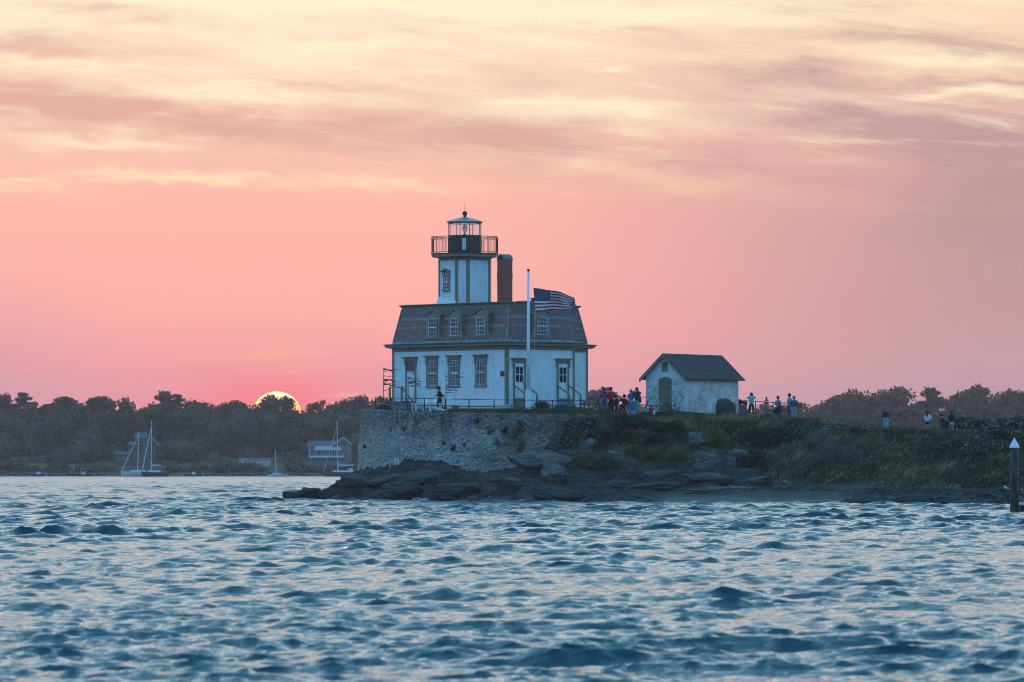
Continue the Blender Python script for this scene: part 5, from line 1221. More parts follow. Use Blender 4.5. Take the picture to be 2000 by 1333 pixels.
def limewash():
    m = bpy.data.materials.new('limewashed_stone'); m.use_nodes = True; n = m.node_tree; E.nt = n; b = n.nodes['Principled BSDF']
    t = n.nodes.new('ShaderNodeTexCoord'); s = n.nodes.new('ShaderNodeSeparateXYZ'); n.links.new(t.outputs['Object'], s.inputs[0]); x, z = E(s.outputs[0]), E(s.outputs[2])
    mp = n.nodes.new('ShaderNodeMapping'); mp.inputs['Scale'].default_value = (1, 1, 1.9); n.links.new(t.outputs['Object'], mp.inputs[0])
    fine = noise(mp.outputs[0], 6.0, 6, .75); big = noise(t.outputs['Object'], .9, 4, .6)
    worn = smooth(fine + (big - .5) * .45, .42, .57) * smooth(z + (big - .5) * 1.0, 9.1, 8.4)
    worn = worn * (0.55 + smooth(z, 8.2, 6.6) * .25 + smooth(x, 1.2, 0.0) * .2)
    c_ = mix(worn, (0.74, 0.71, 0.69, 1), (0.17, 0.12, 0.11, 1)); n.links.new(c_, b.inputs['Base Color']); b.inputs['Roughness'].default_value = .9
    bn = n.nodes.new('ShaderNodeBump'); bn.inputs['Distance'].default_value = .06; n.links.new(fine.v, bn.inputs['Height']); n.links.new(bn.outputs[0], b.inputs['Normal']); MATS['weathered_white'] = m
limewash()
mat('piling_wood', (0.060, 0.044, 0.034), (0.02, 0.015, 0.013), scale=2.0, stretch=(3, 3, .6), bump=.02, bscale=8)
mat('asphalt_shingle', (0.055, 0.045, 0.055), (0.035, 0.028, 0.036), scale=5, rough=.85)
G2L = lambda x, Y: gz(x, Y)

# ------------------------------------------------------------------ flagpole and flag
p = at(1032, 803, 411); zg = p.z; fx = p.x
fp = empty('flagpole', (fx, 411, zg), 0, 'tall white flagpole with a ball on top standing in front of the lighthouse', 'flagpole')
m_ = MB(); m_.box((-.23, -.22, -.15), (.23, .22, 1.48)); m_.box((-.26, -.25, 1.481), (.26, .25, 1.53)); m_.build('base_box', MATS['white_paint'], fp)
zt = at(1032, 533, 411).z - zg
m_ = MB(); m_.tube([(0, 0, 1.53), (0, 0, zt * .5), (0, 0, zt)], [.16, .12, .075], 12); m_.build('pole', MATS['white_paint'], fp, None, True)
m_ = MB(); m_.tube([(0, 0, zt), (0, 0, zt + .08)], .02, 6); m_.lathe([(.001, zt + .06), (.07, zt + .09), (.11, zt + .17), (.07, zt + .25), (.001, zt + .28)], 12); m_.build('ball', MATS['iron'], fp, None, True)
m_ = MB(); m_.tube([(.08, 0, zt - .1), at(1041, 562, 411) - Vector((fx, 411, zg))], .008, 4); m_.tube([at(1046, 610, 411) - Vector((fx, 411, zg)), at(1043, 700, 411) - Vector((fx, 411, zg)), (.26, 0, 1.6)], .008, 4); m_.build('halyard', MATS['alloy'], fp)
def make_flag():
    NU, NV = 52, 26
    tl, tr_, bl, br = at(1041.5, 563, 411), at(1121, 578, 410.4), at(1046, 610, 411), at(1126.5, 604, 411.2)
    V = []; vs = np.linspace(0, 1, NV + 1); us = np.linspace(0, 1, NU + 1)
    for v in vs:
        for u in us:
            P_ = tl.lerp(tr_, u).lerp(bl.lerp(br, u), v); sag = math.sin(math.pi * u) * (.10 * (1 - v)) - .10 * u * u * (1 - v)
            w_ = math.sin(u * 10.5 + v * 2.6) * .24 * u ** .6 + math.sin(u * 19 - v * 4) * .08 * u
            V.append((P_.x + math.sin(v * 6 + 1) * .03 * u, P_.y + w_, P_.z + sag + math.sin(u * 10.5 + v * 2.6 + 1.2) * .055 * u ** .7))
    Fs = []; mi = []
    for j in range(NV):
        for i in range(NU):
            a = j * (NU + 1) + i; Fs.append((a, a + 1, a + NU + 2, a + NU + 1)); st_ = j // 2
            mi.append(2 if (i < NU * .40 and st_ < 7) else (0 if st_ % 2 == 0 else 1))
    me = bpy.data.meshes.new('flag'); me.from_pydata(V, [], Fs)
    for k in ('flag_red', 'flag_white', 'flag_blue'): me.materials.append(MATS[k])
    me.polygons.foreach_set('material_index', mi); me.polygons.foreach_set('use_smooth', [True] * len(mi))
    o = link('flag', me); tag(o, 'striped flag with a starred blue corner streaming from the white flagpole', 'flag')
    sm = MB(); A = np.array(V).reshape(NV + 1, NU + 1, 3)
    def sp(u, v):
        i = u * NU; j = v * NV; i0, j0 = int(i), int(j); fu, fv = i - i0, j - j0
        return (A[j0, i0] * (1 - fu) + A[j0, i0 + 1] * fu) * (1 - fv) + (A[j0 + 1, i0] * (1 - fu) + A[j0 + 1, i0 + 1] * fu) * fv
    for r in range(9):
        for c_ in range(6 if r % 2 == 0 else 5):
            u = (.40 * (c_ * 2 + (1 if r % 2 == 0 else 2)) / 12); v = 7 / 13 * (r + 1) / 10
            for side in (-.012, .012):
                pts = []
                for k in range(10):
                    a = R(90 + 36 * k); rr = .034 if k % 2 == 0 else .014; du, dv = rr * math.cos(a) / 3.0, -rr * math.sin(a) / 1.6
                    q = sp(u + du, v + dv); pts.append((q[0], q[1] + side, q[2]))
                sm.add(pts, [tuple(range(10))])
    sm.build('star_field', MATS['flag_white'], o)
make_flag()

# ------------------------------------------------------------------ stone shed
SX, SY = 12.37, 409.0; SA = R(60); SLn, SWd, SZ0, SEv, SRg = 8.4, 3.12, 6.0, 8.98, 10.46
sh_ = empty('shed', (SX, SY, 0), SA, 'small whitewashed stone shed with dark gable roof and arched olive door', 'shed')
m_ = MB(); W2 = SWd / 2
m_.add([(0, 0, SZ0), (SLn, 0, SZ0), (SLn, SWd, SZ0), (0, SWd, SZ0), (0, 0, SEv), (SLn, 0, SEv), (SLn, SWd, SEv), (0, SWd, SEv), (0, W2, SRg), (SLn, W2, SRg)],
       [(3, 2, 1, 0), (0, 1, 5, 4), (2, 3, 7, 6), (0, 4, 8, 7, 3), (1, 2, 6, 9, 5), (4, 5, 9, 8), (6, 7, 8, 9)]); m_.build('wall', MATS['weathered_white'], sh_)
sl_ = (SRg - SEv) / W2; oh = .36; rm = MB()
for s_ in (0, 1):
    y0 = -oh if s_ == 0 else SWd + oh; z0 = SEv - oh * sl_ + .06; z1 = SRg + .06; n_ = 13
    for i in range(n_):      # overlapping shingle courses
        a = i / n_; b = (i + 1) / n_; ya, yb = y0 + (W2 - y0) * a, y0 + (W2 - y0) * b; za, zb = z0 + (z1 - z0) * a, z0 + (z1 - z0) * b; l = .035
        rm.add([(-oh, ya, za), (SLn + oh, ya, za), (SLn + oh, yb, zb), (-oh, yb, zb), (-oh, ya, za + .07 + l), (SLn + oh, ya, za + .07 + l), (SLn + oh, yb, zb + .07), (-oh, yb, zb + .07)],
               [(3, 2, 1, 0), (4, 5, 6, 7), (0, 1, 5, 4), (1, 2, 6, 5), (2, 3, 7, 6), (3, 0, 4, 7)] if s_ == 0 else [(0, 1, 2, 3), (7, 6, 5, 4), (4, 5, 1, 0), (5, 6, 2, 1), (6, 7, 3, 2), (7, 4, 0, 3)])
rm.build('roof', MATS['asphalt_shingle'], sh_)
for s_ in (0, 1):
    y0 = -oh if s_ == 0 else SWd + oh; z0 = SEv - oh * sl_
    t = MB(); t.add([(-oh + .02, y0, z0 - .14), (-oh + .02, W2, SRg - .10), (-oh + .02, W2, SRg + .05), (-oh + .02, y0, z0 + .05), (-oh - .025, y0, z0 - .14), (-oh - .025, W2, SRg - .10), (-oh - .025, W2, SRg + .05), (-oh - .025, y0, z0 + .05)],
                    [(0, 1, 2, 3), (7, 6, 5, 4), (0, 4, 5, 1), (1, 5, 6, 2), (2, 6, 7, 3), (3, 7, 4, 0)]); t.build('bargeboard', MATS['trim_paint'], sh_)
def arch_door(u, w, z0, z1):
    r = w * .5; h = .22; pts = [(u - r, z0), (u + r, z0)] + [(u + r * math.cos(t), z1 - h + h * math.sin(t)) for t in [R(15 * k) for k in range(13)]]
    n_ = len(pts); t = MB(); t.add([(-.04, y, z) for y, z in pts] + [(.02, y, z) for y, z in pts], [tuple(range(n_))[::-1], tuple(range(n_, 2 * n_))] + [(i, (i + 1) % n_, n_ + (i + 1) % n_, n_ + i) for i in range(n_)])
    d = t.build('door', MATS['olive_door'], sh_)
    fr = MB(); fr.tube([(-.02, u - r, z0), (-.02, u - r, z1 - h)] + [(-.02, u - r * math.cos(t), z1 - h + h * math.sin(t)) for t in [R(15 * k) for k in range(1, 12)]] + [(-.02, u + r, z1 - h), (-.02, u + r, z0)], .05, 5, False); fr.build('door_frame', MATS['trim_paint'], d)
    b = MB(); b.box((-.06, u - r + .03, z1 - .40), (-.041, u + r - .03, z1 - .35)); b.build('strap', MATS['iron'], d)
    for z in (z1 - .72, z1 - 1.55): b = MB(); b.box((-.06, u - r + .04, z), (-.041, u - r + .52, z + .06)); b.build('hinge', MATS['iron'], d)
arch_door(W2 - .02, .98, 6.3, 8.85)
lv = MB(); lv.box((-.03, W2 - .24, 9.32), (.02, W2 - .19, 9.98)); lv.box((-.03, W2 + .19, 9.32), (.02, W2 + .24, 9.98)); lv.box((-.03, W2 - .19, 9.93), (.02, W2 + .19, 9.98)); lv.box((-.05, W2 - .28, 9.27), (.02, W2 + .28, 9.319)); lo_ = lv.build('louvre_frame', MATS['trim_paint'], sh_)
lv = MB()
for k in range(7): z = 9.33 + k * .083; lv.add([(-.03, W2 - .185, z), (-.03, W2 + .185, z), (.0, W2 + .185, z + .075), (.0, W2 - .185, z + .075), (-.024, W2 - .185, z - .008), (-.024, W2 + .185, z - .008), (.008, W2 + .185, z + .067), (.008, W2 - .185, z + .067)], [(3, 2, 1, 0), (4, 5, 6, 7), (0, 1, 5, 4), (1, 2, 6, 5), (2, 3, 7, 6), (3, 0, 4, 7)])
lv.build('louvre_slats', MATS['olive_door'], lo_)
lv = MB(); lv.box((-.004, W2 - .18, 9.33), (-.002, W2 + .18, 9.92)); lv.build('louvre_gap_shade', MATS['dark_gap'], lo_)  # added sheet painting the shade between the slats, the wall is uncut

# ------------------------------------------------------------------ covered grill, planter, post
def draped(name, px, py, Y, w, h, dpt, label, cat):
    c_ = at(px, py, Y); prof = [(-.50, 0), (-.505, .25), (-.50, .62), (-.44, .86), (-.30, .98), (-.05, 1.0), (.15, .96), (.33, .80), (.46, .72), (.50, .62), (.505, .25), (.50, 0)]
    n_ = len(prof); m_ = MB(); K = 15
    for j in range(K):
        t = .5 - .5 * math.cos(math.pi * j / (K - 1)); e = math.sin(math.pi * j / (K - 1)) ** .42 if 0 < j < K - 1 else 0.015
        for i, (a, b) in enumerate(prof): f_ = 1 + .02 * math.sin(i * 2.1 + j * 1.7); m_.v.append((a * w * e * f_, (t - .5) * dpt + .02 * math.sin(i * 3.3 + j), b * h * (.35 + .65 * e) * f_))
    m_.f = [((j + 1) * n_ + i, (j + 1) * n_ + i + 1, j * n_ + i + 1, j * n_ + i) for j in range(K - 1) for i in range(n_ - 1)] + [tuple(range(n_)), tuple((K - 1) * n_ + i for i in range(n_))[::-1]]; m_.t = [.5] * len(m_.f)
    o = m_.build(name, MATS['cover_black'], None, (c_.x, Y, c_.z), True); o.rotation_euler[2] = R(14); return tag(o, label, cat)
MATS['cover_black'].node_tree.nodes['Principled BSDF'].inputs['Roughness'].default_value = .5
draped('covered_grill', 1418, 811, 409.6, 1.45, 1.2, .9, 'bulky grill under a black fitted cover against the right side of the shed', 'grill')
c_ = at(1450, 809, 417); o = empty('planter', (c_.x, 417, c_.z), .2, 'grey planter box with dark plants at the back corner of the shed', 'planter')
m_ = MB(); m_.box((-.27, -.25, -.2), (.27, .25, .62)); m_.box((-.31, -.29, .621), (.31, .29, .68)); m_.build('box', MATS['planter'], o)
Pq, Fq, t = leaf_cloud([(-.2, 0, .85, .25, .2, .2, .3), (.15, 0, .82, .22, .2, .18, .4), (-.3, .1, .95, .15, .15, .15, .2)], 500, .10, 3, .3); link('foliage', np_mesh('foliage', Pq, Fq, MATS['bank_leaf'], False, t), o)
c_ = at(1497, 812, 411); o = empty('wooden_post', (c_.x, 411, c_.z), 0, 'stout wooden post with a short crossbar on the lawn between the photographers', 'post')
m_ = MB(); m_.box((-.065, -.065, -.2), (.065, .065, 1.32)); m_.build('upright', MATS['old_wood'], o); m_ = MB(); m_.box((-.16, -.03, 1.07), (-.066, .03, 1.12)); m_.box((.066, -.03, 1.07), (.16, .03, 1.12)); m_.box((-.16, -.095, 1.07), (.16, -.066, 1.12)); m_.build('crossbar', MATS['old_wood'], o)
m_ = MB(); m_.box((-.09, -.09, 1.3205), (.09, .09, 1.35)); m_.build('cap', MATS['old_wood'], o)

# ------------------------------------------------------------------ railings
def railing(pts, label, h=1.0, r=.028, mids=(.5,), skip=()):
    """posts at world points, rails between them"""
    root_ = empty('railing', pts[0], 0, label, 'railing'); o0 = Vector(pts[0]); P = [Vector(p) - o0 for p in pts]
    for p_ in P: m_ = MB(); m_.tube([p_ + Vector((0, 0, -.25)), p_ + Vector((0, 0, h + .02))], r * 1.35, 8); m_.build('post', MATS['iron'], root_)
    for k in (1.0,) + tuple(mids): m_ = MB(); m_.tube([p_ + Vector((0, 0, h * k)) for p_ in P], r, 6); m_.build('rail', MATS['iron'], root_)
    return root_
def wl(px, off=.75):
    x = (px - 1000) * .0366; Y = float(wall_y(x)) + off; x = (px - 1000) * Y / F_PX; return (x, Y, float(ground_base(np.array([x]), np.array([Y]))[0][0]))
railing([(-10.25, 428, 6.6), (-10.1, 421.5, 6.6), (-9.55, 416.3, 6.55)] + [wl(px) for px in (763, 795, 829, 870, 916, 965, 1025, 1079, 1142)], 'long two-rail iron railing running along the top of the sea wall', .98)
def rl2(pxs, Y): return [(at(px, 805, Y).x, Y, 6.5) for px in pxs]
railing(rl2((1150, 1178, 1206, 1236, 1262), 430), 'iron railing on the far lawn edge between the lighthouse and the shed', 1.18)
railing([(at(px, 805, 428).x, 428, z) for px, z in ((1446, 6.15), (1476, 6.1), (1510, 6.0), (1540, 5.95))], 'iron railing on the far lawn edge right of the shed', 1.25, .03)

# ------------------------------------------------------------------ poles with wind-blown ribbons
def ribbon_pole(px, pyt, pyb, Y, label, rows, seed, length):
    a = at(px, pyb, Y); b = at(px, pyt, Y); o = empty('ribbon_pole', a, 0, label, 'pole'); H = b.z - a.z; r = random.Random(seed)
    m_ = MB(); m_.tube([(0, 0, -.2), (.01, 0, H * .5), (-.01, 0, H)], [.035, .028, .02], 6); m_.build('pole', MATS['old_wood'], o)
    for k, (py, ln) in enumerate(rows):
        z = at(px, py, Y).z - a.z; L_ = ln * .0375; n_ = 10; A = []; ph = r.uniform(0, 6)
        for i in range(n_ + 1):
            u = i / n_; zz = z - .05 * u * L_ * r.uniform(.5, 2) + .045 * math.sin(u * 7 + ph) * (.3 + u); yy = .12 * math.sin(u * 6 + ph * 2) * u; wd = (.055 if k % 3 == 0 else .028) * (1 - .5 * u) * (1 + .4 * math.sin(u * 14 + ph))
            A += [(.02 + u * L_, yy, zz + wd), (.02 + u * L_, yy + .01, zz - wd)]
        m_ = MB(); m_.add(A + [(x, y + .012, z) for x, y, z in A], [(2 * i, 2 * i + 1, 2 * i + 3, 2 * i + 2) for i in range(n_)] + [(2 * n_ + 2 + 2 * i + 2, 2 * n_ + 2 + 2 * i + 3, 2 * n_ + 2 + 2 * i + 1, 2 * n_ + 2 + 2 * i) for i in range(n_)])
        m_.build('ribbon', MATS['ribbon_dark' if (k + seed) % 3 else 'ribbon_pale'], o)
ribbon_pole(748.5, 718, 800, 418, 'tall ribbon pole standing left of the lighthouse against the pink sky', [(722, 28), (725, 20), (735, 26), (742, 25), (744, 26), (748, 24), (751, 25), (762, 12)], 1, 20)
ribbon_pole(797, 735, 802, 410, 'ribbon pole among the white armchairs in front of the white side door', [(739, 12), (742, 24), (745, 28), (748, 25), (752, 24), (754, 30)], 2, 20)
ribbon_pole(871, 727, 801, 409.5, 'thin ribbon pole right of the walking man in front of the clapboard wall', [(736, 33), (743, 6), (753, 14), (759, 7), (762, 24), (767, 15)], 3, 20)

# ------------------------------------------------------------------ armchairs, tables, camp chairs, coolers
def armchair():
    o = empty('garden_armchair', (0, 0, 0)); m = MATS['white_paint']
    for k in range(5): b = MB(); y = -.24 + k * .12; h = .95 - .06 * abs(k - 2) ** 1.5; b.add([(-.28, y - .052, .30), (-.28, y + .052, .30), (-.62, y + .058, h), (-.62, y - .058, h), (-.26, y - .052, .31), (-.26, y + .052, .31), (-.60, y + .058, h + .01), (-.60, y - .058, h + .01)], [(0, 1, 2, 3), (7, 6, 5, 4), (0, 4, 5, 1), (1, 5, 6, 2), (2, 6, 7, 3), (3, 7, 4, 0)]); b.build('back_slat', m, o)
    b = MB()
    for k in range(5): x = .28 - k * .13; b.box((x - .055, -.27, .40 - k * .03), (x + .055, .27, .42 - k * .03))
    b.build('seat', m, o)
    for s_ in (-1, 1):
        b = MB(); b.box((-.34, s_ * .33 - .075, .56), (.42, s_ * .33 + .075, .585)); b.build('armrest', m, o)
        b = MB(); b.box((.24, s_ * .30 - .02, 0), (.36, s_ * .30 + .02, .559)); b.build('leg', m, o)
        b = MB(); b.bar((.30, s_ * .255, .36), (-.78, s_ * .255, .05), .03, .13); b.build('leg', m, o)
        b = MB(); b.bar((-.46, s_ * .33, .30), (-.46, s_ * .33, .56), .04, .04); b.build('arm_post', m, o)
    return o
arm0 = armchair()
arms = [(783, 803.5, 408.6, 200, 'leftmost white slatted armchair, seen nearly from the front'), (800, 803, 409.0, 25, 'second white slatted armchair from the left, beside the ribbon pole'), (817, 803, 409.2, 205, 'middle one of the five white slatted armchairs'),
        (835, 803.5, 408.9, 195, 'fourth white slatted armchair from the left'), (851, 804, 408.4, 168, 'rightmost white slatted armchair, its sloping leg toward the walking man')]
for i, (px, py, Y, a, lab) in enumerate(arms):
    o = arm0 if i == 0 else copy_tree(arm0); p = at(px, py, Y); o.location = (p.x, Y, gz(p.x, Y) + .02); o.rotation_euler[2] = R(a); tag(o, lab, 'armchair', 'white armchairs on the lawn')
    o.scale = (1.08,) * 3
def picnic_table():
    o = empty('picnic_table', (0, 0, 0)); m = MATS['table_wood']
    b = MB()
    for k in range(5): b.box((-.95, -.36 + k * .15, .72), (.95, -.36 + k * .15 + .135, .76))
    b.build('table_top', m, o)
    for s_ in (-1, 1): b = MB(); b.box((-.95, s_ * .68 - .13, .42), (.95, s_ * .68 - .005, .46)); b.box((-.95, s_ * .68 + .005, .42), (.95, s_ * .68 + .13, .46)); b.build('bench', m, o)
    for x in (-.68, .68):
        for s_ in (-1, 1): b = MB(); b.bar((x, s_ * .18, .70), (x + .002 * s_, s_ * .62, 0), .05, .09); b.build('leg', m, o)
        b = MB(); b.bar((x + .05, -.78, .38), (x + .05, .78, .38), .04, .08); b.build('cross_beam', m, o)
        b = MB(); b.bar((x + .06, 0, .40), (x * .35, 0, .70), .05); b.build('brace', m, o)
    return o
t0 = picnic_table(); p = at(1291, 803, 406.3); t0.location = (p.x, 406.3, gz(p.x, 406.3)); t0.rotation_euler[2] = R(12); t0.scale = (1.0,) * 3; tag(t0, 'dark wooden picnic table in front of the arched shed door', 'picnic table', 'picnic tables on the lawn'); t0.scale = (1.06, 1, 1)
t1 = copy_tree(t0); p = at(1152, 803, 413); t1.location = (p.x, 413, gz(p.x, 413)); t1.rotation_euler[2] = R(-20); tag(t1, 'picnic table at the right corner of the lighthouse', 'picnic table'); t1.scale = (.85, 1, .98)
t2 = copy_tree(t0); p = at(1212, 803, 416.5); t2.location = (p.x, 416.5, gz(p.x, 416.5)); t2.rotation_euler[2] = R(5); tag(t2, 'picnic table at which the people in dark clothes are seated', 'picnic table'); t2.scale = (.8, 1, 1)
def small(name, px, py, Y, build, mname, label, cat, z=None):
    p = at(px, py, Y); m_ = MB(); build(m_); o = m_.build(name, MATS[mname], None, (p.x, Y, p.z if z is None else z)); return tag(o, label, cat)
zt_ = t0.location.z + .765
plain('bag_green', (.03, .12, .09)); plain('bag_white', (.6, .62, .65)); plain('can_red', (.4, .03, .03)); plain('cup_yellow', (.6, .5, .2))
def tote(m_):
    m_.prism([(-.24, -.1), (.24, -.1), (.26, .1), (-.26, .1)], 0, .26, .03); m_.tube([(-.1, 0, .26), (-.08, 0, .36), (.08, 0, .36), (.1, 0, .26)], .012, 5)
small('tote_bag', 1302, 782, 406.3, tote, 'bag_green', 'green tote bag on the picnic table by the shed', 'bag', zt_)
small('can', 1308.5, 782, 406.2, lambda m_: m_.lathe([(.05, 0), (.055, .02), (.055, .17), (.045, .2)], 12), 'can_red', 'red can standing at the right end of the picnic table by the shed', 'can', zt_ + .001)
small('paper_cup', 1289, 784, 406.2, lambda m_: m_.lathe([(.035, 0), (.05, .12), (.052, .13)], 12), 'cup_yellow', 'pale yellow paper cup on the picnic table by the shed', 'cup', zt_ + .001)
small('folded_jacket', 1158, 783, 413, lambda m_: m_.lathe([(.26, 0), (.24, .06), (.15, .11), (.02, .13)], 9), 'cover_black', 'dark folded jacket lying on the table at the lighthouse corner', 'jacket', t1.location.z + .75)
small('paper_bag', 1163, 802, 412.0, lambda m_: m_.prism([(-.16, -.08), (.14, -.1), (.17, .07), (-.12, .1)], 0, .12, -.04), 'bag_white', 'white bag lying on the grass beside the corner table', 'bag')
small('white_bag', 1277.5, 799, 405.4, lambda m_: m_.prism([(-.07, -.06), (.08, -.06), (.09, .06), (-.08, .06)], 0, .34, -.04), 'bag_white', 'white bag hanging in front of the picnic table bench', 'bag', t0.location.z + .10)
def camp_chair(fab):
    o = empty('camping_chair', (0, 0, 0))
    b = MB(); n_ = 8
    b.add([(-.26, -.25, .42), (.26, -.25, .42), (.25, .20, .38), (-.25, .20, .38), (-.26, -.25, .40), (.26, -.25, .40), (.25, .20, .36), (-.25, .20, .36)], [(0, 1, 2, 3), (7, 6, 5, 4), (0, 4, 5, 1), (1, 5, 6, 2), (2, 6, 7, 3), (3, 7, 4, 0)]); b.build('seat', MATS[fab], o)
    b = MB(); b.add([(-.25, .20, .36), (.25, .20, .36), (.27, .42, .98), (-.27, .42, .98), (-.25, .225, .36), (.25, .225, .36), (.27, .445, .98), (-.27, .445, .98)], [(0, 1, 2, 3), (7, 6, 5, 4), (0, 4, 5, 1), (1, 5, 6, 2), (2, 6, 7, 3), (3, 7, 4, 0)]); b.build('backrest', MATS[fab], o)
    b = MB()
    for s_ in (-1, 1): b.tube([(s_ * .28, -.28, 0), (-s_ * .27, -.24, .42)], .013, 6); b.tube([(s_ * .28, .25, 0), (-s_ * .27, .20, .40)], .013, 6); b.tube([(s_ * .285, -.28, 0), (s_ * .27, .21, .41), (s_ * .275, .44, 1.0)], .014, 6); b.tube([(s_ * .29, .26, 0), (s_ * .29, -.26, .42), (s_ * .29, -.28, .62)], .013, 6)
    b.build('frame', MATS['alloy'], o)
    for s_ in (-1, 1): b = MB(); b.box((s_ * .29 - .035, -.30, .62), (s_ * .29 + .035, .33, .64)); b.build('armrest', MATS[fab], o)
    return o
for fab, px, py, Y, a, lab, k in (('chair_blue', 1233, 803, 405.6, 205, 'blue folding camping chair leaning at the left of the pair', 1.0), ('chair_green', 1243, 802, 407.2, 160, 'lime green folding camping chair behind the blue one', .95), ('chair_teal', 1256, 801, 408.6, -75, 'dark teal folding chair seen edge-on left of the picnic table', .95)):
    o = camp_chair(fab); p = at(px, py, Y); o.location = (p.x, Y, gz(p.x, Y) + .01); o.rotation_euler[2] = R(a); o.scale = (k,) * 3; tag(o, lab, 'camping chair', 'camping chairs on the lawn')
def cooler(m_): m_.prism([(-.24, -.16), (.24, -.16), (.24, .16), (-.24, .16)], 0, .30, .02)
for i, (px, lab) in enumerate(((1088.5, 'left blue water tub by the steps of the right-hand door'), (1098.5, 'right blue water tub by the steps of the right-hand door'))):
    p = at(px, 802, 413.2); o = empty('tub', (p.x, 413.2, gz(p.x, 413.2)), .2 * i, lab, 'tub', 'blue tubs beside the steps')
    m_ = MB(); m_.lathe([(.17, 0), (.22, .34), (.235, .35), (.235, .38), (.20, .38)], 16); m_.build('tub_body', MATS['cooler_blue'], o, None, True); m_ = MB(); m_.tube([(-.2, 0, .36), (-.12, 0, .50), (.12, 0, .50), (.2, 0, .36)], .012, 5); m_.build('handle', MATS['alloy'], o)
# spiky plant by the flagpole
p = at(1060, 803, 412.6); o = empty('lily_clump', (p.x, 412.6, gz(p.x, 412.6)), 0, 'spiky dark green clump of lilies between the flagpole and the tubs', 'plant')
r_ = np.random.default_rng(8); n_ = 420; a_ = r_.uniform(0, 6.28, n_); q_ = r_.random(n_); Pp = np.stack([np.cos(a_) * q_ * .38, np.sin(a_) * q_ * .25, np.zeros(n_)], 1)
bl = blades(Pp, .62, .05, (0, 0), 5, None, (.35, .2)); V = bl[0]; dv = V - np.repeat(Pp, 5, 0); V[:, 0] += np.repeat(Pp[:, 0], 5) * dv[:, 2] * 1.3; bl = (V,) + bl[1:]
link('foliage', blades_mesh('foliage', [bl], MATS['bank_leaf']), o)
# low dark-roofed outbuilding behind the left end of the wall
c_ = at(765, 800, 431); ob = empty('outbuilding', (c_.x, 431, 6.2), 0, 'low outbuilding with a dark sloping roof half hidden behind the left corner of the lighthouse', 'outbuilding')
m_ = MB(); m_.box((-1.2, 0, -.4), (1.5, 3, .35)); m_.build('wall', MATS['weathered_white'], ob)
m_ = MB(); m_.add([(-1.65, -.25, .36), (0.5, -.25, 1.75), (2.4, -.25, .36), (-1.65, 3.2, .36), (0.5, 3.2, 1.75), (2.4, 3.2, .36)], [(0, 2, 1), (3, 4, 5), (0, 1, 4, 3), (1, 2, 5, 4), (2, 0, 3, 5)]); m_.build('roof', MATS['asphalt_shingle'], ob)

# ------------------------------------------------------------------ piling, float and gulls
p = at(1981.5, 1003, 298); pl = empty('piling', (p.x, 298, 0), 0, 'thick wooden piling with a white cone cap standing in the water at the right edge', 'piling')
zt = at(1981, 873, 298).z; m_ = MB(); m_.tube([(0, 0, -2), (.01, 0, 1.2), (0, 0, zt)], [.245, .235, .225], 18); m_.build('timber', MATS['piling_wood'], pl, None, True)
m_ = MB(); m_.lathe([(.262, zt - .06), (.265, zt + .02), (.012, zt + .46)], 18); m_.build('cone_cap', MATS['white_paint'], pl)
p = at(1990, 1000, 299.5); m_ = MB(); m_.box((0.02, -.4, -.5), (6, 1.4, .38)); fl = m_.build('float_beam', MATS['piling_wood'], None, (p.x, 299.4, .02)); fl.name = 'dock_beam'; tag(fl, 'dark dock timber running out of frame from behind the piling', 'dock'); m_ = MB(); m_.box((0, -.42, .381), (6, 1.42, .42)); m_.build('deck_board', MATS['old_wood'], fl)
def gull(px, py, Y, rz, label):
    c_ = at(px, py, Y); z = gz(c_.x, Y); o = empty('gull', (c_.x, Y, c_.z), rz, label, 'gull', 'gulls on the shore by the piling')
    m_ = MB(); m_.tube([(-.20, 0, .16), (-.14, 0, .17), (-.05, 0, .185), (.06, 0, .21), (.11, 0, .26), (.13, 0, .32), (.15, 0, .345), (.175, 0, .345), (.19, 0, .34)], [.012, .04, .075, .08, .055, .038, .042, .03, .014], 10); m_.build('body', MATS['gull_white'], o, None, True)
    for s_ in (-1, 1): m_ = MB(); m_.tube([(.05, s_ * .05, .22), (-.06, s_ * .062, .21), (-.26, s_ * .02, .165)], [.03, .045, .008], 8); m_.build('wing', MATS['gull_grey'], o, None, True)
    m_ = MB(); m_.tube([(.19, 0, .34), (.235, 0, .33)], [.013, .004], 6); m_.build('bill', MATS['cup_yellow'], o)
    for s_ in (-1, 1): m_ = MB(); m_.tube([(0, s_ * .03, .14), (0, s_ * .03, 0)], .008, 5); m_.build('leg', MATS['cup_yellow'], o)
gull(1966.5, 960, hit(1966, 961) or 366, R(170), 'white gull standing on the shore just left of the piling')
gull(1997.5, 966, hit(1995, 967) or 364, R(100), 'white gull standing on the shore right of the piling, cut by the edge')
# spray where a wave meets the rocks
mat('foam', (.75, .8, .84), (.55, .62, .68), rough=.5)
def spray(px, py, n_, w_, h_, seed):
    Y = (hit(px, 977) or 397) - .5; c_ = at(px, py, Y); r = np.random.default_rng(seed); L_ = []
    for k in range(7):
        a = r.uniform(-.9, .9); ln = r.uniform(.4, 1) * h_
        for j in range(6): t = j / 5; L_.append((a * w_ * .35 + a * t * w_ * .3 , r.normal(0, .1), ln * (t * 1.6 - t * t * .8) * .9, .08 * (1.3 - t), .08, .07 * (1.3 - t), .5))
    L_ += [(x, -.1, .02, .18, .15, .05, .5) for x in np.linspace(-w_ * .6, w_ * .6, 9)]
    L_ = [(l[0] + r.normal(0, .06), l[1], l[2] * r.uniform(.5, 1.0), l[3] * 1.3, l[4], l[5], .5) for l in L_]; P_, F_, t_ = leaf_cloud(L_, n_, .040, seed, .05); return P_ + np.array([c_.x, Y, .02]), F_
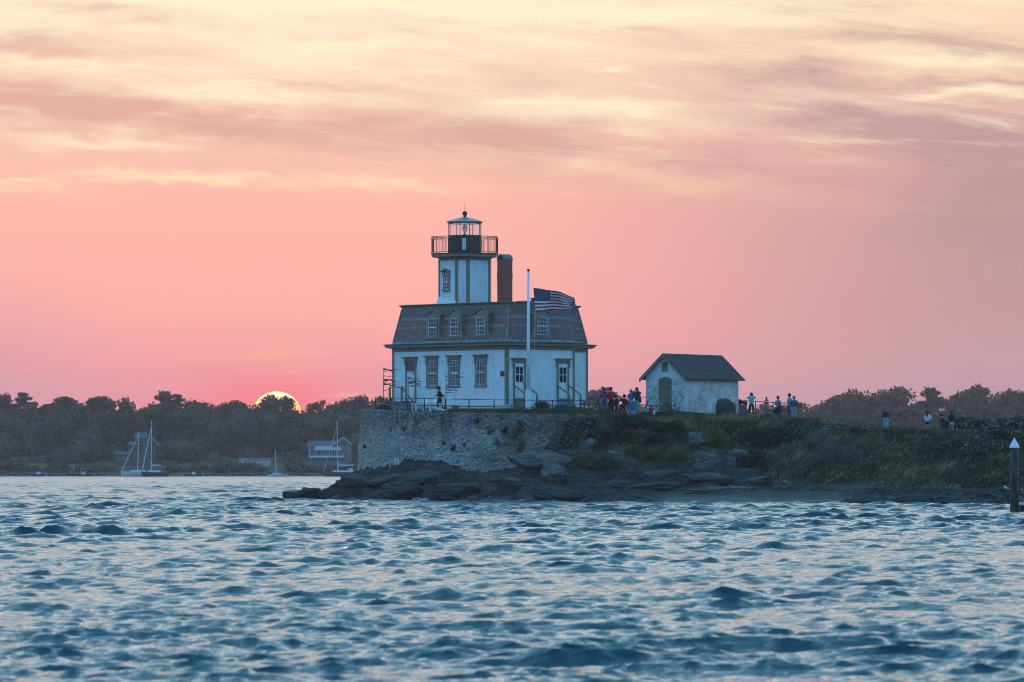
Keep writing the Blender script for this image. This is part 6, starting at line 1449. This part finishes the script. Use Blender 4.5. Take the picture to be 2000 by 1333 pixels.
A, B = spray(822, 980, 2600, 1.0, .52, 3); C_, D_ = spray(960, 980, 700, .5, .22, 4)
tag(link('sea_spray', np_mesh('sea_spray', np.concatenate([A, C_]), np.concatenate([B, D_ + len(A)]), MATS['foam'])), kind='stuff')

# ------------------------------------------------------------------ boats
def hull_mesh(L, B, D, n=14):
    mb = MB(); rows = []
    for i in range(n + 1):
        t = i / n; x = L * (t - .5); w_ = B / 2 * (math.sin(math.pi * min(1, (1 - t) * .62 + .38)) ** .75 if t < 1 else 0) if t < .999 else .0; w_ = B / 2 * max(.02, (1 - max(0, (t - .35) / .65) ** 2.1)) * (.78 + .22 * min(1, t / .35))
        top = D * (1 + .22 * (t - .4) ** 2 * 2 + .10 * t)
        rows.append([(x - .06 * L * (1 - 0) * 0 + (0 if t < 1 else .02), -w_, top), (x * .97, -w_ * .86, top * .35), (x * .93, -w_ * .5, -.22), (x * .93, w_ * .5, -.22), (x * .97, w_ * .86, top * .35), (x, w_, top)])
    for r_ in rows: mb.v += r_
    k = 6
    for i in range(n):
        for j in range(k): mb.f.append((i * k + j, i * k + (j + 1) % k, (i + 1) * k + (j + 1) % k, (i + 1) * k + j))
    mb.f += [tuple(range(k))[::-1], tuple(n * k + j for j in range(k))]; mb.t = [.5] * len(mb.f); return mb
def sailboat(px, Y, L, B, D, mast, yaw, hullm, label, rake=0.0, boom=True, mx=.08, cover='sail_cover', stay=.07, dodger=False):
    p = at(px, 931, Y); o = empty('sailboat', (p.x, Y, 0), yaw, label, 'sailboat', 'sailboats moored off the far shore')
    hull_mesh(L, B, D).build('hull', MATS[hullm], o); top = D * 1.08
    m_ = MB(); m_.prism([(-L * .42, -B * .34), (L * .30, -B * .22), (L * .42, 0), (L * .30, B * .22), (-L * .42, B * .34)], top, top + .06); m_.build('deck', MATS['hull_white'], o)
    m_ = MB(); m_.prism([(-L * .18, -B * .24), (L * .18, -B * .18), (L * .24, 0), (L * .18, B * .18), (-L * .18, B * .24)], top + .061, top + .38, -.08); m_.build('cabin', MATS['hull_white'], o)
    x0 = L * mx; m_ = MB(); m_.tube([(x0, 0, top), (x0 - rake * mast * .5, 0, top + mast * .5), (x0 - rake * mast, 0, top + mast)], [.10, .09, .07], 8); m_.build('mast', MATS['alloy'], o)
    for k in (.38, .68):
        m_ = MB(); m_.tube([(x0 - rake * mast * k, -.5, top + mast * k), (x0 - rake * mast * k, .5, top + mast * k)], .03, 5); m_.build('spreader', MATS['alloy'], o)
    m_ = MB(); m_.tube([(L * .47, 0, top + .05), (x0 + (L * .47 - x0) * .5, 0, top + mast * .45), (x0 - rake * mast * .88 + .05, 0, top + mast * .88)], [stay, stay * 1.1, stay * .5], 6); m_.build('furled_jib', MATS['alloy'], o)
    m_ = MB(); m_.tube([(x0 - rake * mast, 0, top + mast), (-L * .47, 0, top + .1)], .012, 4); m_.build('backstay', MATS['alloy'], o)
    if boom:
        m_ = MB(); zb = top + 1.35; m_.tube([(x0, 0, zb), (x0 - L * .40, 0, zb + .12)], .055, 6); bo = m_.build('boom', MATS['alloy'], o)
        m_ = MB(); m_.tube([(x0 - .02, 0, zb + 1.0), (x0 - .10, 0, zb + .45), (x0 - .5, 0, zb + .22), (x0 - L * .38, 0, zb + .26)], [.05, .18, .16, .09], 8); m_.build('sail_cover', MATS[cover], bo)
    if dodger:
        m_ = MB(); m_.prism([(-L * .26, -.7), (-L * .13, -.7), (-L * .13, .7), (-L * .26, .7)], top + .06, top + .85, -.18); m_.build('spray_hood', MATS['sail_cover'], o)
        m_ = MB(); m_.tube([(-L * .44, -.8, top), (-L * .45, -.8, top + .9), (-L * .40, -.8, top + .9), (-L * .40, -.8, top)], .03, 5); m_.build('stern_rail', MATS['alloy'], o)
        m_ = MB(); m_.tube([(-L * .44, .8, top), (-L * .45, .8, top + .9), (-L * .40, .8, top + .9), (-L * .40, .8, top)], .03, 5); m_.build('stern_rail', MATS['alloy'], o)
    return o
sailboat(300, 1300, 9.2, 3.0, .95, 11.8, R(236), 'hull_dark', 'dark-hulled sailboat with the tallest mast of the pair on the left', .015, True, .10, stay=.10)
sailboat(270, 1316, 8.8, 3.0, 1.0, 9.3, R(206), 'hull_white', 'white-hulled sailboat half hidden behind the dark-hulled one', .03, False, .02, stay=.08)
sailboat(542, 1310, 4.6, 1.7, .45, 5.6, R(176), 'hull_white', 'small open white sailboat alone with a bare leaning mast', -.055, False, .05, stay=.0)
sailboat(669, 1302, 9.4, 2.9, .95, 11.7, R(180), 'hull_maroon', 'maroon-hulled sailboat moored just left of the sea wall', -.02, True, .11, dodger=True)
def motorboat(px, Y, L, yaw, label, canopy=False):
    p = at(px, 931, Y); o = empty('motorboat', (p.x, Y, 0), yaw, label, 'motorboat', 'small motorboats near the far shore')
    hull_mesh(L, L * .34, .45).build('hull', MATS['hull_dark'], o); m_ = MB(); m_.prism([(-.5, -.4), (.5, -.4), (.5, .4), (-.5, .4)], .3, 1.1, -.15); m_.build('console', MATS['hull_white'], o)
    m_ = MB(); m_.box((-L * .5 - .2, -.15, .1), (-L * .5, .15, .8)); m_.build('outboard', MATS['sail_cover'], o)
    if canopy:
        m_ = MB(); m_.box((-.9, -.6, 1.75), (.8, .6, 1.82)); c_ = m_.build('canopy', MATS['far_white'], o)
        for a, b in ((-.8, -.5), (-.8, .5), (.7, -.5), (.7, .5)): m_ = MB(); m_.tube([(a, b, .5), (a, b, 1.75)], .03, 5); m_.build('canopy_post', MATS['alloy'], o)
motorboat(378, 1330, 4.3, R(176), 'small low motorboat with a white console between the sailboats')
motorboat(163, 1336, 4.8, R(184), 'dark motorboat with a pale canopy close to the left shore', True)
motorboat(75, 1340, 3.6, R(170), 'tiny dark boat lying by the stones at the far left shore')

# ------------------------------------------------------------------ houses on the far shore
def gable(mb, x0, x1, y0, y1, z0, z1, oh=.4, along='x'):
    if along == 'x': ym = (y0 + y1) / 2; v = [(x0 - oh, y0 - oh, z0), (x1 + oh, y0 - oh, z0), (x1 + oh, y1 + oh, z0), (x0 - oh, y1 + oh, z0), (x0 - oh, ym, z1), (x1 + oh, ym, z1)]; f = [(0, 1, 5, 4), (2, 3, 4, 5), (0, 4, 3), (1, 2, 5), (3, 2, 1, 0)]
    else: xm = (x0 + x1) / 2; v = [(x0 - oh, y0 - oh, z0), (x1 + oh, y0 - oh, z0), (x1 + oh, y1 + oh, z0), (x0 - oh, y1 + oh, z0), (xm, y0 - oh, z1), (xm, y1 + oh, z1)]; f = [(0, 1, 4), (1, 2, 5, 4), (2, 3, 5), (3, 0, 4, 5), (3, 2, 1, 0)]
    return mb.add(v, f)
YH = 1403.0
def hx(px): return (px - 1000) * YH / F_PX
def hz(py): return CAM_H + (HORIZ - py) * YH / F_PX
h1 = empty('house', (hx(637), YH, 0), 0, 'white-decked two-storey house in the trees behind the maroon sailboat', 'house', 'houses among the trees of the far shore')
def X(px): return hx(px) - hx(637)
m_ = MB(); m_.box((X(604), 0, 1), (X(672), 6, hz(873))); m_.build('wall', MATS['far_wall'], h1)
m_ = MB(); gable(m_, X(602), X(652), 0, 6, hz(872.5), hz(861), .3); m_.build('roof', MATS['far_roof'], h1)
m_ = MB(); gable(m_, X(655), X(685), 1, 7, hz(868), hz(855), .3, 'y'); m_.build('gable_roof', MATS['far_roof'], h1)
m_ = MB(); m_.box((X(655), 1.1, 1), (X(685), 7, hz(868.2))); m_.build('side_wing', MATS['far_wall'], h1)
for s_ in (-1, 1): m_ = MB(); m_.bar((X(670) + s_ * 2.2, .65, hz(868)), (X(670), .65, hz(854.6)), .12, .18); m_.build('gable_trim', MATS['far_white'], h1)
m_ = MB(); m_.box((X(615), -1.6, hz(880)), (X(649), -.01, hz(871.5))); m_.box((X(649), -1.6, hz(880)), (X(666), -.012, hz(874))); m_.build('upper_balcony', MATS['far_white'], h1)
m_ = MB(); m_.box((X(604), -1.8, hz(894)), (X(672), -.01, hz(890.5))); m_.build('lower_deck', MATS['far_white'], h1)
m_ = MB(); m_.box((X(603.5), -1.7, hz(890.5)), (X(604.8), -1.5, hz(873))); m_.build('porch_post', MATS['far_white'], h1)
for k in range(9): m_ = MB(); a = 620 + k * 4.6; m_.box((X(a), -.08, hz(889.5)), (X(a + .9), -.011, hz(881.5))); m_.build('window_mullion', MATS['far_white'], h1)
for k in range(6): m_ = MB(); a = 621.2 + k * 7.4; m_.box((X(a), -.05, hz(889)), (X(a + 3.0), -.012, hz(882))); m_.build('window', MATS['glass'], h1)
plain('dim_wall', (.10, .085, .07)); plain('dim_trim', (.26, .24, .24))
h2 = empty('house', (hx(262), YH + 2, 0), 0, 'dim steep-gabled house among the trees behind the pair of sailboats', 'house', 'houses among the trees of the far shore')
def X(px): return hx(px) - hx(262)
m_ = MB(); m_.box((X(252), 0, 1), (X(302), 6, hz(870))); m_.build('wall', MATS['dim_wall'], h2)
m_ = MB(); m_.box((X(262), 1, 3), (X(284), 5, hz(856))); m_.build('tower', MATS['dim_wall'], h2)
m_ = MB(); gable(m_, X(262), X(284), 1, 5, hz(856), hz(845), .2); m_.build('tower_roof', MATS['far_roof'], h2)
m_ = MB(); gable(m_, X(282), X(306), -.2, 6, hz(870), hz(853), .3, 'y'); m_.build('gable_roof', MATS['far_roof'], h2)
m_ = MB(); gable(m_, X(252), X(286), 0, 6, hz(870), hz(862), .3); m_.build('main_roof', MATS['far_roof'], h2)
for s_ in (-1, 1): m_ = MB(); m_.bar((X(294) + s_ * 1.75, -.6, hz(870)), (X(294), -.6, hz(853)), .12, .22); m_.build('gable_trim', MATS['dim_trim'], h2)
m_ = MB(); m_.box((X(226), -1, 1), (X(254), 3, hz(888))); pz = m_.build('porch', MATS['dim_wall'], h2)
m_ = MB(); gable(m_, X(226), X(254), -1, 3, hz(888), hz(882), .3); m_.build('porch_roof', MATS['far_roof'], pz)
for k in range(6): m_ = MB(); a = 229 + k * 4.4; m_.box((X(a), -1.12, hz(897)), (X(a + .8), -1.01, hz(889))); m_.build('porch_post', MATS['dim_trim'], pz)
m_ = MB(); m_.box((X(226), -1.14, hz(898.6)), (X(254), -1.02, hz(897.2))); m_.build('porch_rail', MATS['dim_trim'], pz)
for a, b in ((262, 877), (272, 877), (290, 877), (290, 890), (267, 890)): m_ = MB(); m_.box((X(a), -.06, hz(b + 5)), (X(a + 4), -.011, hz(b))); m_.build('window', MATS['glass'], h2)
fc = empty('picket_fence', (hx(500), 1397, 2.2), 0, 'long low white picket fence on the far lawn', 'fence')
m_ = MB()
for k in range(58):
    x = hx(470 + k * 1.05) - hx(500); m_.box((x, 0, 0), (x + .045, .04, hz(895.5) - 2.2 + .25 * math.sin(k * 1.9)))
m_.box((hx(470) - hx(500), .041, 1.0), (hx(531) - hx(500), .08, 1.12)); m_.build('pickets', MATS['far_white'], fc)
# ------------------------------------------------------------------ people
plain('skin', (.42, .25, .18), .6)
for nm, c in dict(cloth_black=(.012, .010, .012), cloth_magenta=(.42, .03, .24), cloth_red=(.65, .015, .03), jeans=(.05, .07, .14), cloth_blue=(.02, .14, .42), cloth_navy=(.02, .03, .08), cloth_teal=(.0, .46, .50), cloth_beige=(.34, .24, .20), cloth_sky=(.04, .30, .50),
                  cloth_grey=(.07, .09, .13), pale_jeans=(.22, .30, .38), cyan_trousers=(.10, .45, .52), cloth_white=(.65, .68, .74), white_shorts=(.62, .60, .62), hair_dark=(.02, .012, .010), hair_brown=(.07, .03, .02), hair_blond=(.20, .13, .09), hat_grey=(.20, .22, .25), cloth_maroon=(.05, .012, .02), shoe=(.03, .03, .03), shoe_pale=(.35, .33, .32)).items(): plain(nm, c, .8)
def skinned(name, verts, edges, radii, m, parent, sub=1, root_i=0, scale_y=1.0):
    me = bpy.data.meshes.new(name + '_src'); me.from_pydata([tuple(v) for v in verts], edges, []); o = bpy.data.objects.new(name + '_src', me); COL.objects.link(o)
    md = o.modifiers.new('skin', 'SKIN'); md.use_smooth_shade = True; md.branch_smoothing = .4
    if sub: sd_ = o.modifiers.new('sub', 'SUBSURF'); sd_.levels = sub; sd_.render_levels = sub
    for i, r in enumerate(radii):
        sv = me.skin_vertices[0].data[i]; gk = 1.0 if name == 'body' and (max(r) if isinstance(r, tuple) else r) < .02 else (1.12 if name == 'body' else 1.38); sv.radius = tuple(a * gk for a in (r if isinstance(r, tuple) else (r, r))); sv.use_root = (i == root_i)
    dg = bpy.context.evaluated_depsgraph_get(); dg.update()
    res = bpy.data.meshes.new_from_object(o.evaluated_get(dg)); res.name = name; bpy.data.objects.remove(o); bpy.data.meshes.remove(me)
    res.materials.clear(); res.materials.append(m); return link(name, res, parent)
ARMS = {'down': ((.24, -.02, 1.14), (.26, .06, .90)), 'front': ((.27, -.06, 1.14), (.11, .17, 1.08)), 'raised': ((.33, .10, 1.33), (.09, .19, 1.56)), 'hip': ((.33, -.10, 1.16), (.20, .02, 1.00)),
        'reach': ((.26, .10, 1.18), (.20, .36, 1.10)), 'back': ((.27, -.18, 1.18), (.22, -.38, 1.02)), 'lap': ((.24, .06, 1.12), (.12, .30, 1.00)), 'bent': ((.25, .02, 1.13), (.20, .28, 1.16))}
def person(px, py, Y, face, label, top, bottom, hair='hair_dark', arms=('down', 'down'), legs='stand', H=1.70, hat=None, long_hair=False, shorts=False, hood=False, group=None, lean=0.0, coat=0.0, shoes='shoe', sex='m', zoff=0.0, ground_z=None):
    p = at(px, py, Y); k = H / 1.75; z0 = p.z if ground_z is None else ground_z
    o = empty('person', (p.x, Y, z0 + zoff), R(face), label, 'person', group); o.scale = (k, k, k)
    dzp = 0.0
    Lg = {'stand': [((.09, 0, .92), (.10, .01, .50), (.11, -.02, .09)), ((-.09, 0, .92), (-.10, .01, .50), (-.11, -.02, .09))],
          'walk': [((.09, .03, .92), (.10, .22, .53), (.10, .26, .10)), ((-.09, -.02, .92), (-.10, -.06, .50), (-.10, -.38, .14))],
          'apart': [((.09, 0, .92), (.14, .01, .50), (.17, -.02, .09)), ((-.09, 0, .92), (-.14, .01, .50), (-.17, -.02, .09))],
          'sit': [((.10, .05, .50), (.14, .46, .50), (.14, .44, .09)), ((-.10, .05, .50), (-.14, .46, .50), (-.14, .44, .09))],
          'crouch': [((.10, .02, .38), (.16, .38, .52), (.13, .12, .09)), ((-.10, .02, .38), (-.16, .38, .52), (-.13, .12, .09))]}[legs]
    dzp = {'sit': -.42, 'crouch': -.52}.get(legs, 0)
    def U(x, y, z):   # upper body: leans forward from the pelvis
        z += dzp; q = z - (.95 + dzp); return Vector((x, y + q * lean, z - abs(lean) * q * .25))
    pel, wst, chest, nk, hb, ht = U(0, 0, .97), U(0, 0, 1.14), U(0, .0, 1.34), U(0, -.01, 1.49), U(0, .01, 1.58), U(0, .015, 1.70)
    fem = sex == 'f'; sw = .165 if fem else .19
    V = [pel, wst, chest, nk, hb, ht]; E_ = [(0, 1), (1, 2), (2, 3), (3, 4), (4, 5)]; Rr_ = [(.145, .10), (.125, .09), (.15, .10), .052, (.078, .092), (.070, .085)]
    AP = []
    for s_, am in ((1, arms[0]), (-1, arms[1])):
        e_, w_ = ARMS[am]; sh, el_, wr = U(s_ * sw, 0, 1.41), U(s_ * e_[0], e_[1], e_[2]), U(s_ * w_[0], w_[1], w_[2]); AP.append((s_, sh, el_, wr))
        b = len(V); hd = (wr - el_).normalized(); palm = wr + hd * .075
        V += [sh, el_, wr, palm]; E_ += [(2, b), (b, b + 1), (b + 1, b + 2), (b + 2, b + 3)]; Rr_ += [.058, .042, .028, (.036, .02)]
        side = hd.cross(Vector((0, 1, 0) if abs(hd.y) < .8 else (0, 0, 1))).normalized(); fr = side.cross(hd).normalized()
        for f_, (off, ln) in enumerate(((-.028, .062), (-.010, .075), (.010, .070), (.027, .055))):
            n_ = len(V); a = palm + side * off * .9 + hd * .018; V += [a, a + hd * ln * .5 + fr * .008, a + hd * ln * .9 + fr * .030]; E_ += [(b + 3, n_), (n_, n_ + 1), (n_ + 1, n_ + 2)]; Rr_ += [.0095, .0085, .0075]
        n_ = len(V); a = wr + hd * .035 - side * .032; V += [a, a + hd * .030 - side * .022 + fr * .012]; E_ += [(b + 2, n_), (n_, n_ + 1)]; Rr_ += [.012, .009]
    for (hp, kn, an), s_ in zip(Lg, (1, -1)):
        b = len(V); toe = Vector(an) + Vector((0, .17, -.055)); V += [Vector(hp), Vector(kn), Vector(an), toe]; E_ += [(0, b), (b, b + 1), (b + 1, b + 2), (b + 2, b + 3)]; Rr_ += [.085, .055, .036, (.035, .022)]
    body = skinned('body', V, E_, Rr_, MATS['skin'], o)
    # face: nose, mouth, eyes, ears
    m_ = MB(); m_.tube([hb + Vector((0, .085, .075)), hb + Vector((0, .112, .035)), hb + Vector((0, .088, .025))], [.008, .016, .008], 6)
    for s_ in (-1, 1): m_.tube([hb + Vector((s_ * .082, -.01, .03)), hb + Vector((s_ * .092, -.015, .055)), hb + Vector((s_ * .082, -.01, .08))], .014, 6)
    m_.build('nose_and_ears', MATS['skin'], body, None, True)
    m_ = MB()
    for s_ in (-1, 1): m_.lathe([(.001, -.01), (.011, 0), (.001, .01)], 8, tuple(hb + Vector((s_ * .032, .086, .068))))
    m_.tube([hb + Vector((-.025, .086, -.005)), hb + Vector((0, .094, -.008)), hb + Vector((.025, .086, -.005))], .005, 5); m_.build('eyes_and_mouth', MATS['hair_dark'], body)
    # shirt or jacket
    hem = 0.02 + coat
    V = [pel - Vector((0, 0, hem)), wst, chest, nk - Vector((0, 0, .06)), nk - Vector((0, 0, .015))]; E_ = [(0, 1), (1, 2), (2, 3), (3, 4)]; Rr_ = [(.185 if coat or fem else .165, .135), (.155 if not fem else .14, .118), (.175, .125), (.085, .075), .062]
    for s_, sh, el_, wr in AP: b = len(V); V += [sh, el_, wr - (wr - el_) * .06]; E_ += [(2, b), (b, b + 1), (b + 1, b + 2)]; Rr_ += [.076, .058, .044]
    skinned('jacket' if coat else 'top', V, E_, Rr_, MATS[top], o, root_i=1)
    # trousers
    V = [pel, pel - Vector((0, 0, .06))]; E_ = [(0, 1)]; Rr_ = [(.155, .115), (.16, .12)]
    for (hp, kn, an) in Lg:
        b = len(V); hp, kn, an = Vector(hp), Vector(kn), Vector(an)
        if shorts: V += [hp, hp.lerp(kn, .55)]; E_ += [(1, b), (b, b + 1)]; Rr_ += [.105, .092]
        else: V += [hp, kn, an + (kn - an) * .05]; E_ += [(1, b), (b, b + 1), (b + 1, b + 2)]; Rr_ += [.105, .075, .062]
    skinned('shorts' if shorts else 'trousers', V, E_, Rr_, MATS[bottom], o)
    for (hp, kn, an) in Lg: a = Vector(an); m_ = MB(); m_.tube([a + Vector((0, -.06, -.045)), a + Vector((0, .0, -.03)), a + Vector((0, .10, -.045)), a + Vector((0, .20, -.06))], [.045, .052, .048, .03], 8); m_.build('shoe', MATS[shoes], o, None, True)
    # hair, hood or hat
    if hat != 'cap_only':
        m_ = MB(); c_ = hb + Vector((0, -.012, .075)); n1 = 10; rr = .122 if not long_hair else .128; hh = .142
        prof = [(rr * math.sin(math.pi * i / n1) + .001, -hh * math.cos(math.pi * i / n1)) for i in range(3 if not hood else 1, n1 + 1)]
        m_.lathe(prof, 12, tuple(c_ + Vector((0, -.012, .005))));
        m_.v = [(x, y - .012 if y > c_.y + .06 and z < c_.z + .03 else y, z) for x, y, z in m_.v]
        hm = MATS[hair]
        if long_hair: m_.tube([c_ + Vector((0, -.045, .03)), c_ + Vector((0, -.075, -.10)), c_ + Vector((0, -.085, -.24)), c_ + Vector((0, -.08, -.34))], [.10, .13, .12, .05], 10)
        m_.build('hood' if hood else 'hair', MATS[top] if hood else hm, o, None, True)
    if hat:
        m_ = MB(); c_ = tuple(hb + Vector((0, 0, .085))); m_.lathe([(.112, -.01), (.115, .04), (.09, .10), (.03, .13), (.001, .133)], 14, c_)
        if hat == 'bucket': m_.lathe([(.17, -.03), (.112, .0), (.11, .01)], 14, c_)
        else: q = hb + Vector((0, .10, .085)); m_.add([q + Vector((-.075, 0, 0)), q + Vector((.075, 0, 0)), q + Vector((.055, .10, -.02)), q + Vector((-.055, .10, -.02)), q + Vector((-.075, 0, .012)), q + Vector((.075, 0, .012)), q + Vector((.055, .10, -.008)), q + Vector((-.055, .10, -.008))], [(3, 2, 1, 0), (4, 5, 6, 7), (0, 1, 5, 4), (1, 2, 6, 5), (2, 3, 7, 6), (3, 0, 4, 7)])
        m_.build('hat', MATS['hat_grey' if hat == 'bucket' else 'cloth_black'], o, None, True)
    return o
GZ = lambda px, Y: gz((px - 1000) * Y / F_PX, Y)
def P1(px, Y, *a, **k): return person(px, 0, Y, *a, ground_z=GZ(px, Y), **k)
P1(860, 410.3, 78, 'man in black with a cap walking left past the lighthouse wall', 'cloth_black', 'cloth_black', arms=('reach', 'back'), legs='walk', H=1.80, hat='cap', lean=.16)
P1(1180, 412.5, 12, 'woman with long hair in a magenta top and jeans watching the sunset', 'cloth_magenta', 'jeans', 'hair_brown', ('front', 'front'), H=1.68, long_hair=True, sex='f')
P1(1193, 413.2, -10, 'man in a bright red jacket standing beside the woman in magenta', 'cloth_red', 'cloth_black', arms=('front', 'front'), H=1.76, coat=.06)
person(1219, 0, 414.6, 15, 'person in dark maroon seated with hands raised to the head', 'cloth_maroon', 'cloth_black', arms=('front', 'raised'), legs='sit', H=1.74, ground_z=GZ(1219, 414.6))
person(1203, 0, 415.5, 160, 'person in black with a hat seated low behind the man in red', 'cloth_black', 'cloth_black', arms=('lap', 'lap'), legs='sit', H=1.55, hat='cap', ground_z=GZ(1203, 415.5))
P1(1232, 411.6, 0, 'person in a blue hooded jacket standing left of the pair at the camping chairs', 'cloth_blue', 'jeans', arms=('front', 'front'), H=1.62, hood=True, coat=.10, sex='f')
P1(1243.5, 411.0, 15, 'person in a dark coat and grey bucket hat looking through binoculars', 'cloth_maroon', 'cloth_black', arms=('raised', 'raised'), H=1.74, hat='bucket', coat=.12)
P1(1467, 409.0, 0, 'woman in a teal jacket with both arms raised to take a picture', 'cloth_teal', 'cloth_black', 'hair_brown', ('raised', 'raised'), H=1.64, coat=.10, sex='f', legs='apart')
P1(1519, 407.5, -40, 'woman in a beige top with curly dark hair and a big shoulder bag', 'cloth_beige', 'cloth_black', 'hair_dark', ('down', 'front'), H=1.66, sex='f')
P1(1541, 408.8, 60, 'man in a bright blue shirt and dark cap turned to the left', 'cloth_sky', 'jeans', arms=('front', 'front'), H=1.70, hat='cap')
P1(1550, 407.6, 5, 'man in a grey-blue sweater and pale jeans seen from behind', 'cloth_grey', 'pale_jeans', 'hat_grey', ('down', 'down'), H=1.70, legs='stand')
P1(1729.5, 404.8, 10, 'person in cyan trousers wearing a dark backpack on the path', 'cloth_navy', 'cyan_trousers', 'hair_blond', ('down', 'down'), H=1.64, hood=False, legs='stand')
P1(1810, 404.5, -25, 'woman in a white jacket and black shorts holding a phone out', 'cloth_white', 'cloth_black', 'hair_dark', ('hip', 'bent'), H=1.60, shorts=True, long_hair=True, sex='f')
person(1838, 0, 405.2, -60, 'person in dark clothes crouching between the two women', 'cloth_navy', 'cloth_black', arms=('reach', 'lap'), legs='crouch', H=1.65, ground_z=GZ(1838, 405.2) + .35)
P1(1857.5, 403.6, -5, 'woman in a long dark sweater and white shorts', 'cloth_black', 'white_shorts', 'hair_brown', ('front', 'front'), H=1.66, shorts=True, long_hair=True, coat=.14, sex='f', zoff=.1)
# carried things
def carried(name, px, Y, z, build, mname, label, cat):
    m_ = MB(); build(m_); x = (px - 1000) * Y / F_PX; return tag(m_.build(name, MATS[mname], None, (x, Y, GZ(px, Y) + z), True), label, cat)
def bp(m_): m_.tube([(0, 0, -.22), (0, 0, -.20), (0, 0, 0), (0, 0, .18), (0, 0, .23)], [.10, .145, .155, .13, .06], 10)
carried('backpack', 1729.5, 404.60, 1.13, bp, 'cloth_black', 'dark backpack worn by the person in cyan trousers', 'backpack')
def bag(m_): m_.tube([(0, 0, -.30), (.0, 0, -.27), (0, 0, -.05), (-.02, 0, .18), (-.06, 0, .36)], [.12, .17, .17, .11, .03], 10)
b1 = carried('shoulder_bag', 1523.5, 407.25, .96, bag, 'cloth_navy', 'big blue and red shoulder bag of the woman in beige', 'bag')
m_ = MB(); m_.tube([(-.01, -.03, -.24), (0, -.03, -.10), (0, -.03, -.02)], [.15, .165, .15], 10); m_.build('red_panel', MATS['cloth_maroon'], b1, None, True); m_ = MB(); m_.tube([(-.01, -.04, 0.02), (0, -.04, .16)], [.13, .08], 10); m_.build('blue_panel', MATS['chair_blue'], b1, None, True)
carried('handbag', 1514, 407.4, .62, lambda m_: m_.tube([(0, 0, -.13), (0, 0, -.05), (0, 0, .08), (.03, 0, .30)], [.09, .12, .09, .01], 10), 'cloth_maroon', 'small dark handbag hanging from the hand of the woman in beige', 'handbag')
plain('phone_yellow', (.6, .5, .2))  # flat yellow base colour of the phone
carried('phone', 1818, 404.8, 1.14, lambda m_: m_.box((-.05, -.01, -.03), (.05, .01, .04)), 'phone_yellow', 'small yellow phone held by the woman in the white jacket', 'phone')
carried('blue_jacket', 1250, 411.2, .95, lambda m_: m_.tube([(0, 0, -.30), (0, 0, -.1), (-.03, 0, .2), (-.06, 0, .3)], [.10, .13, .10, .04], 10), 'cloth_blue', 'blue jacket slung over the arm of the person in the bucket hat', 'jacket')
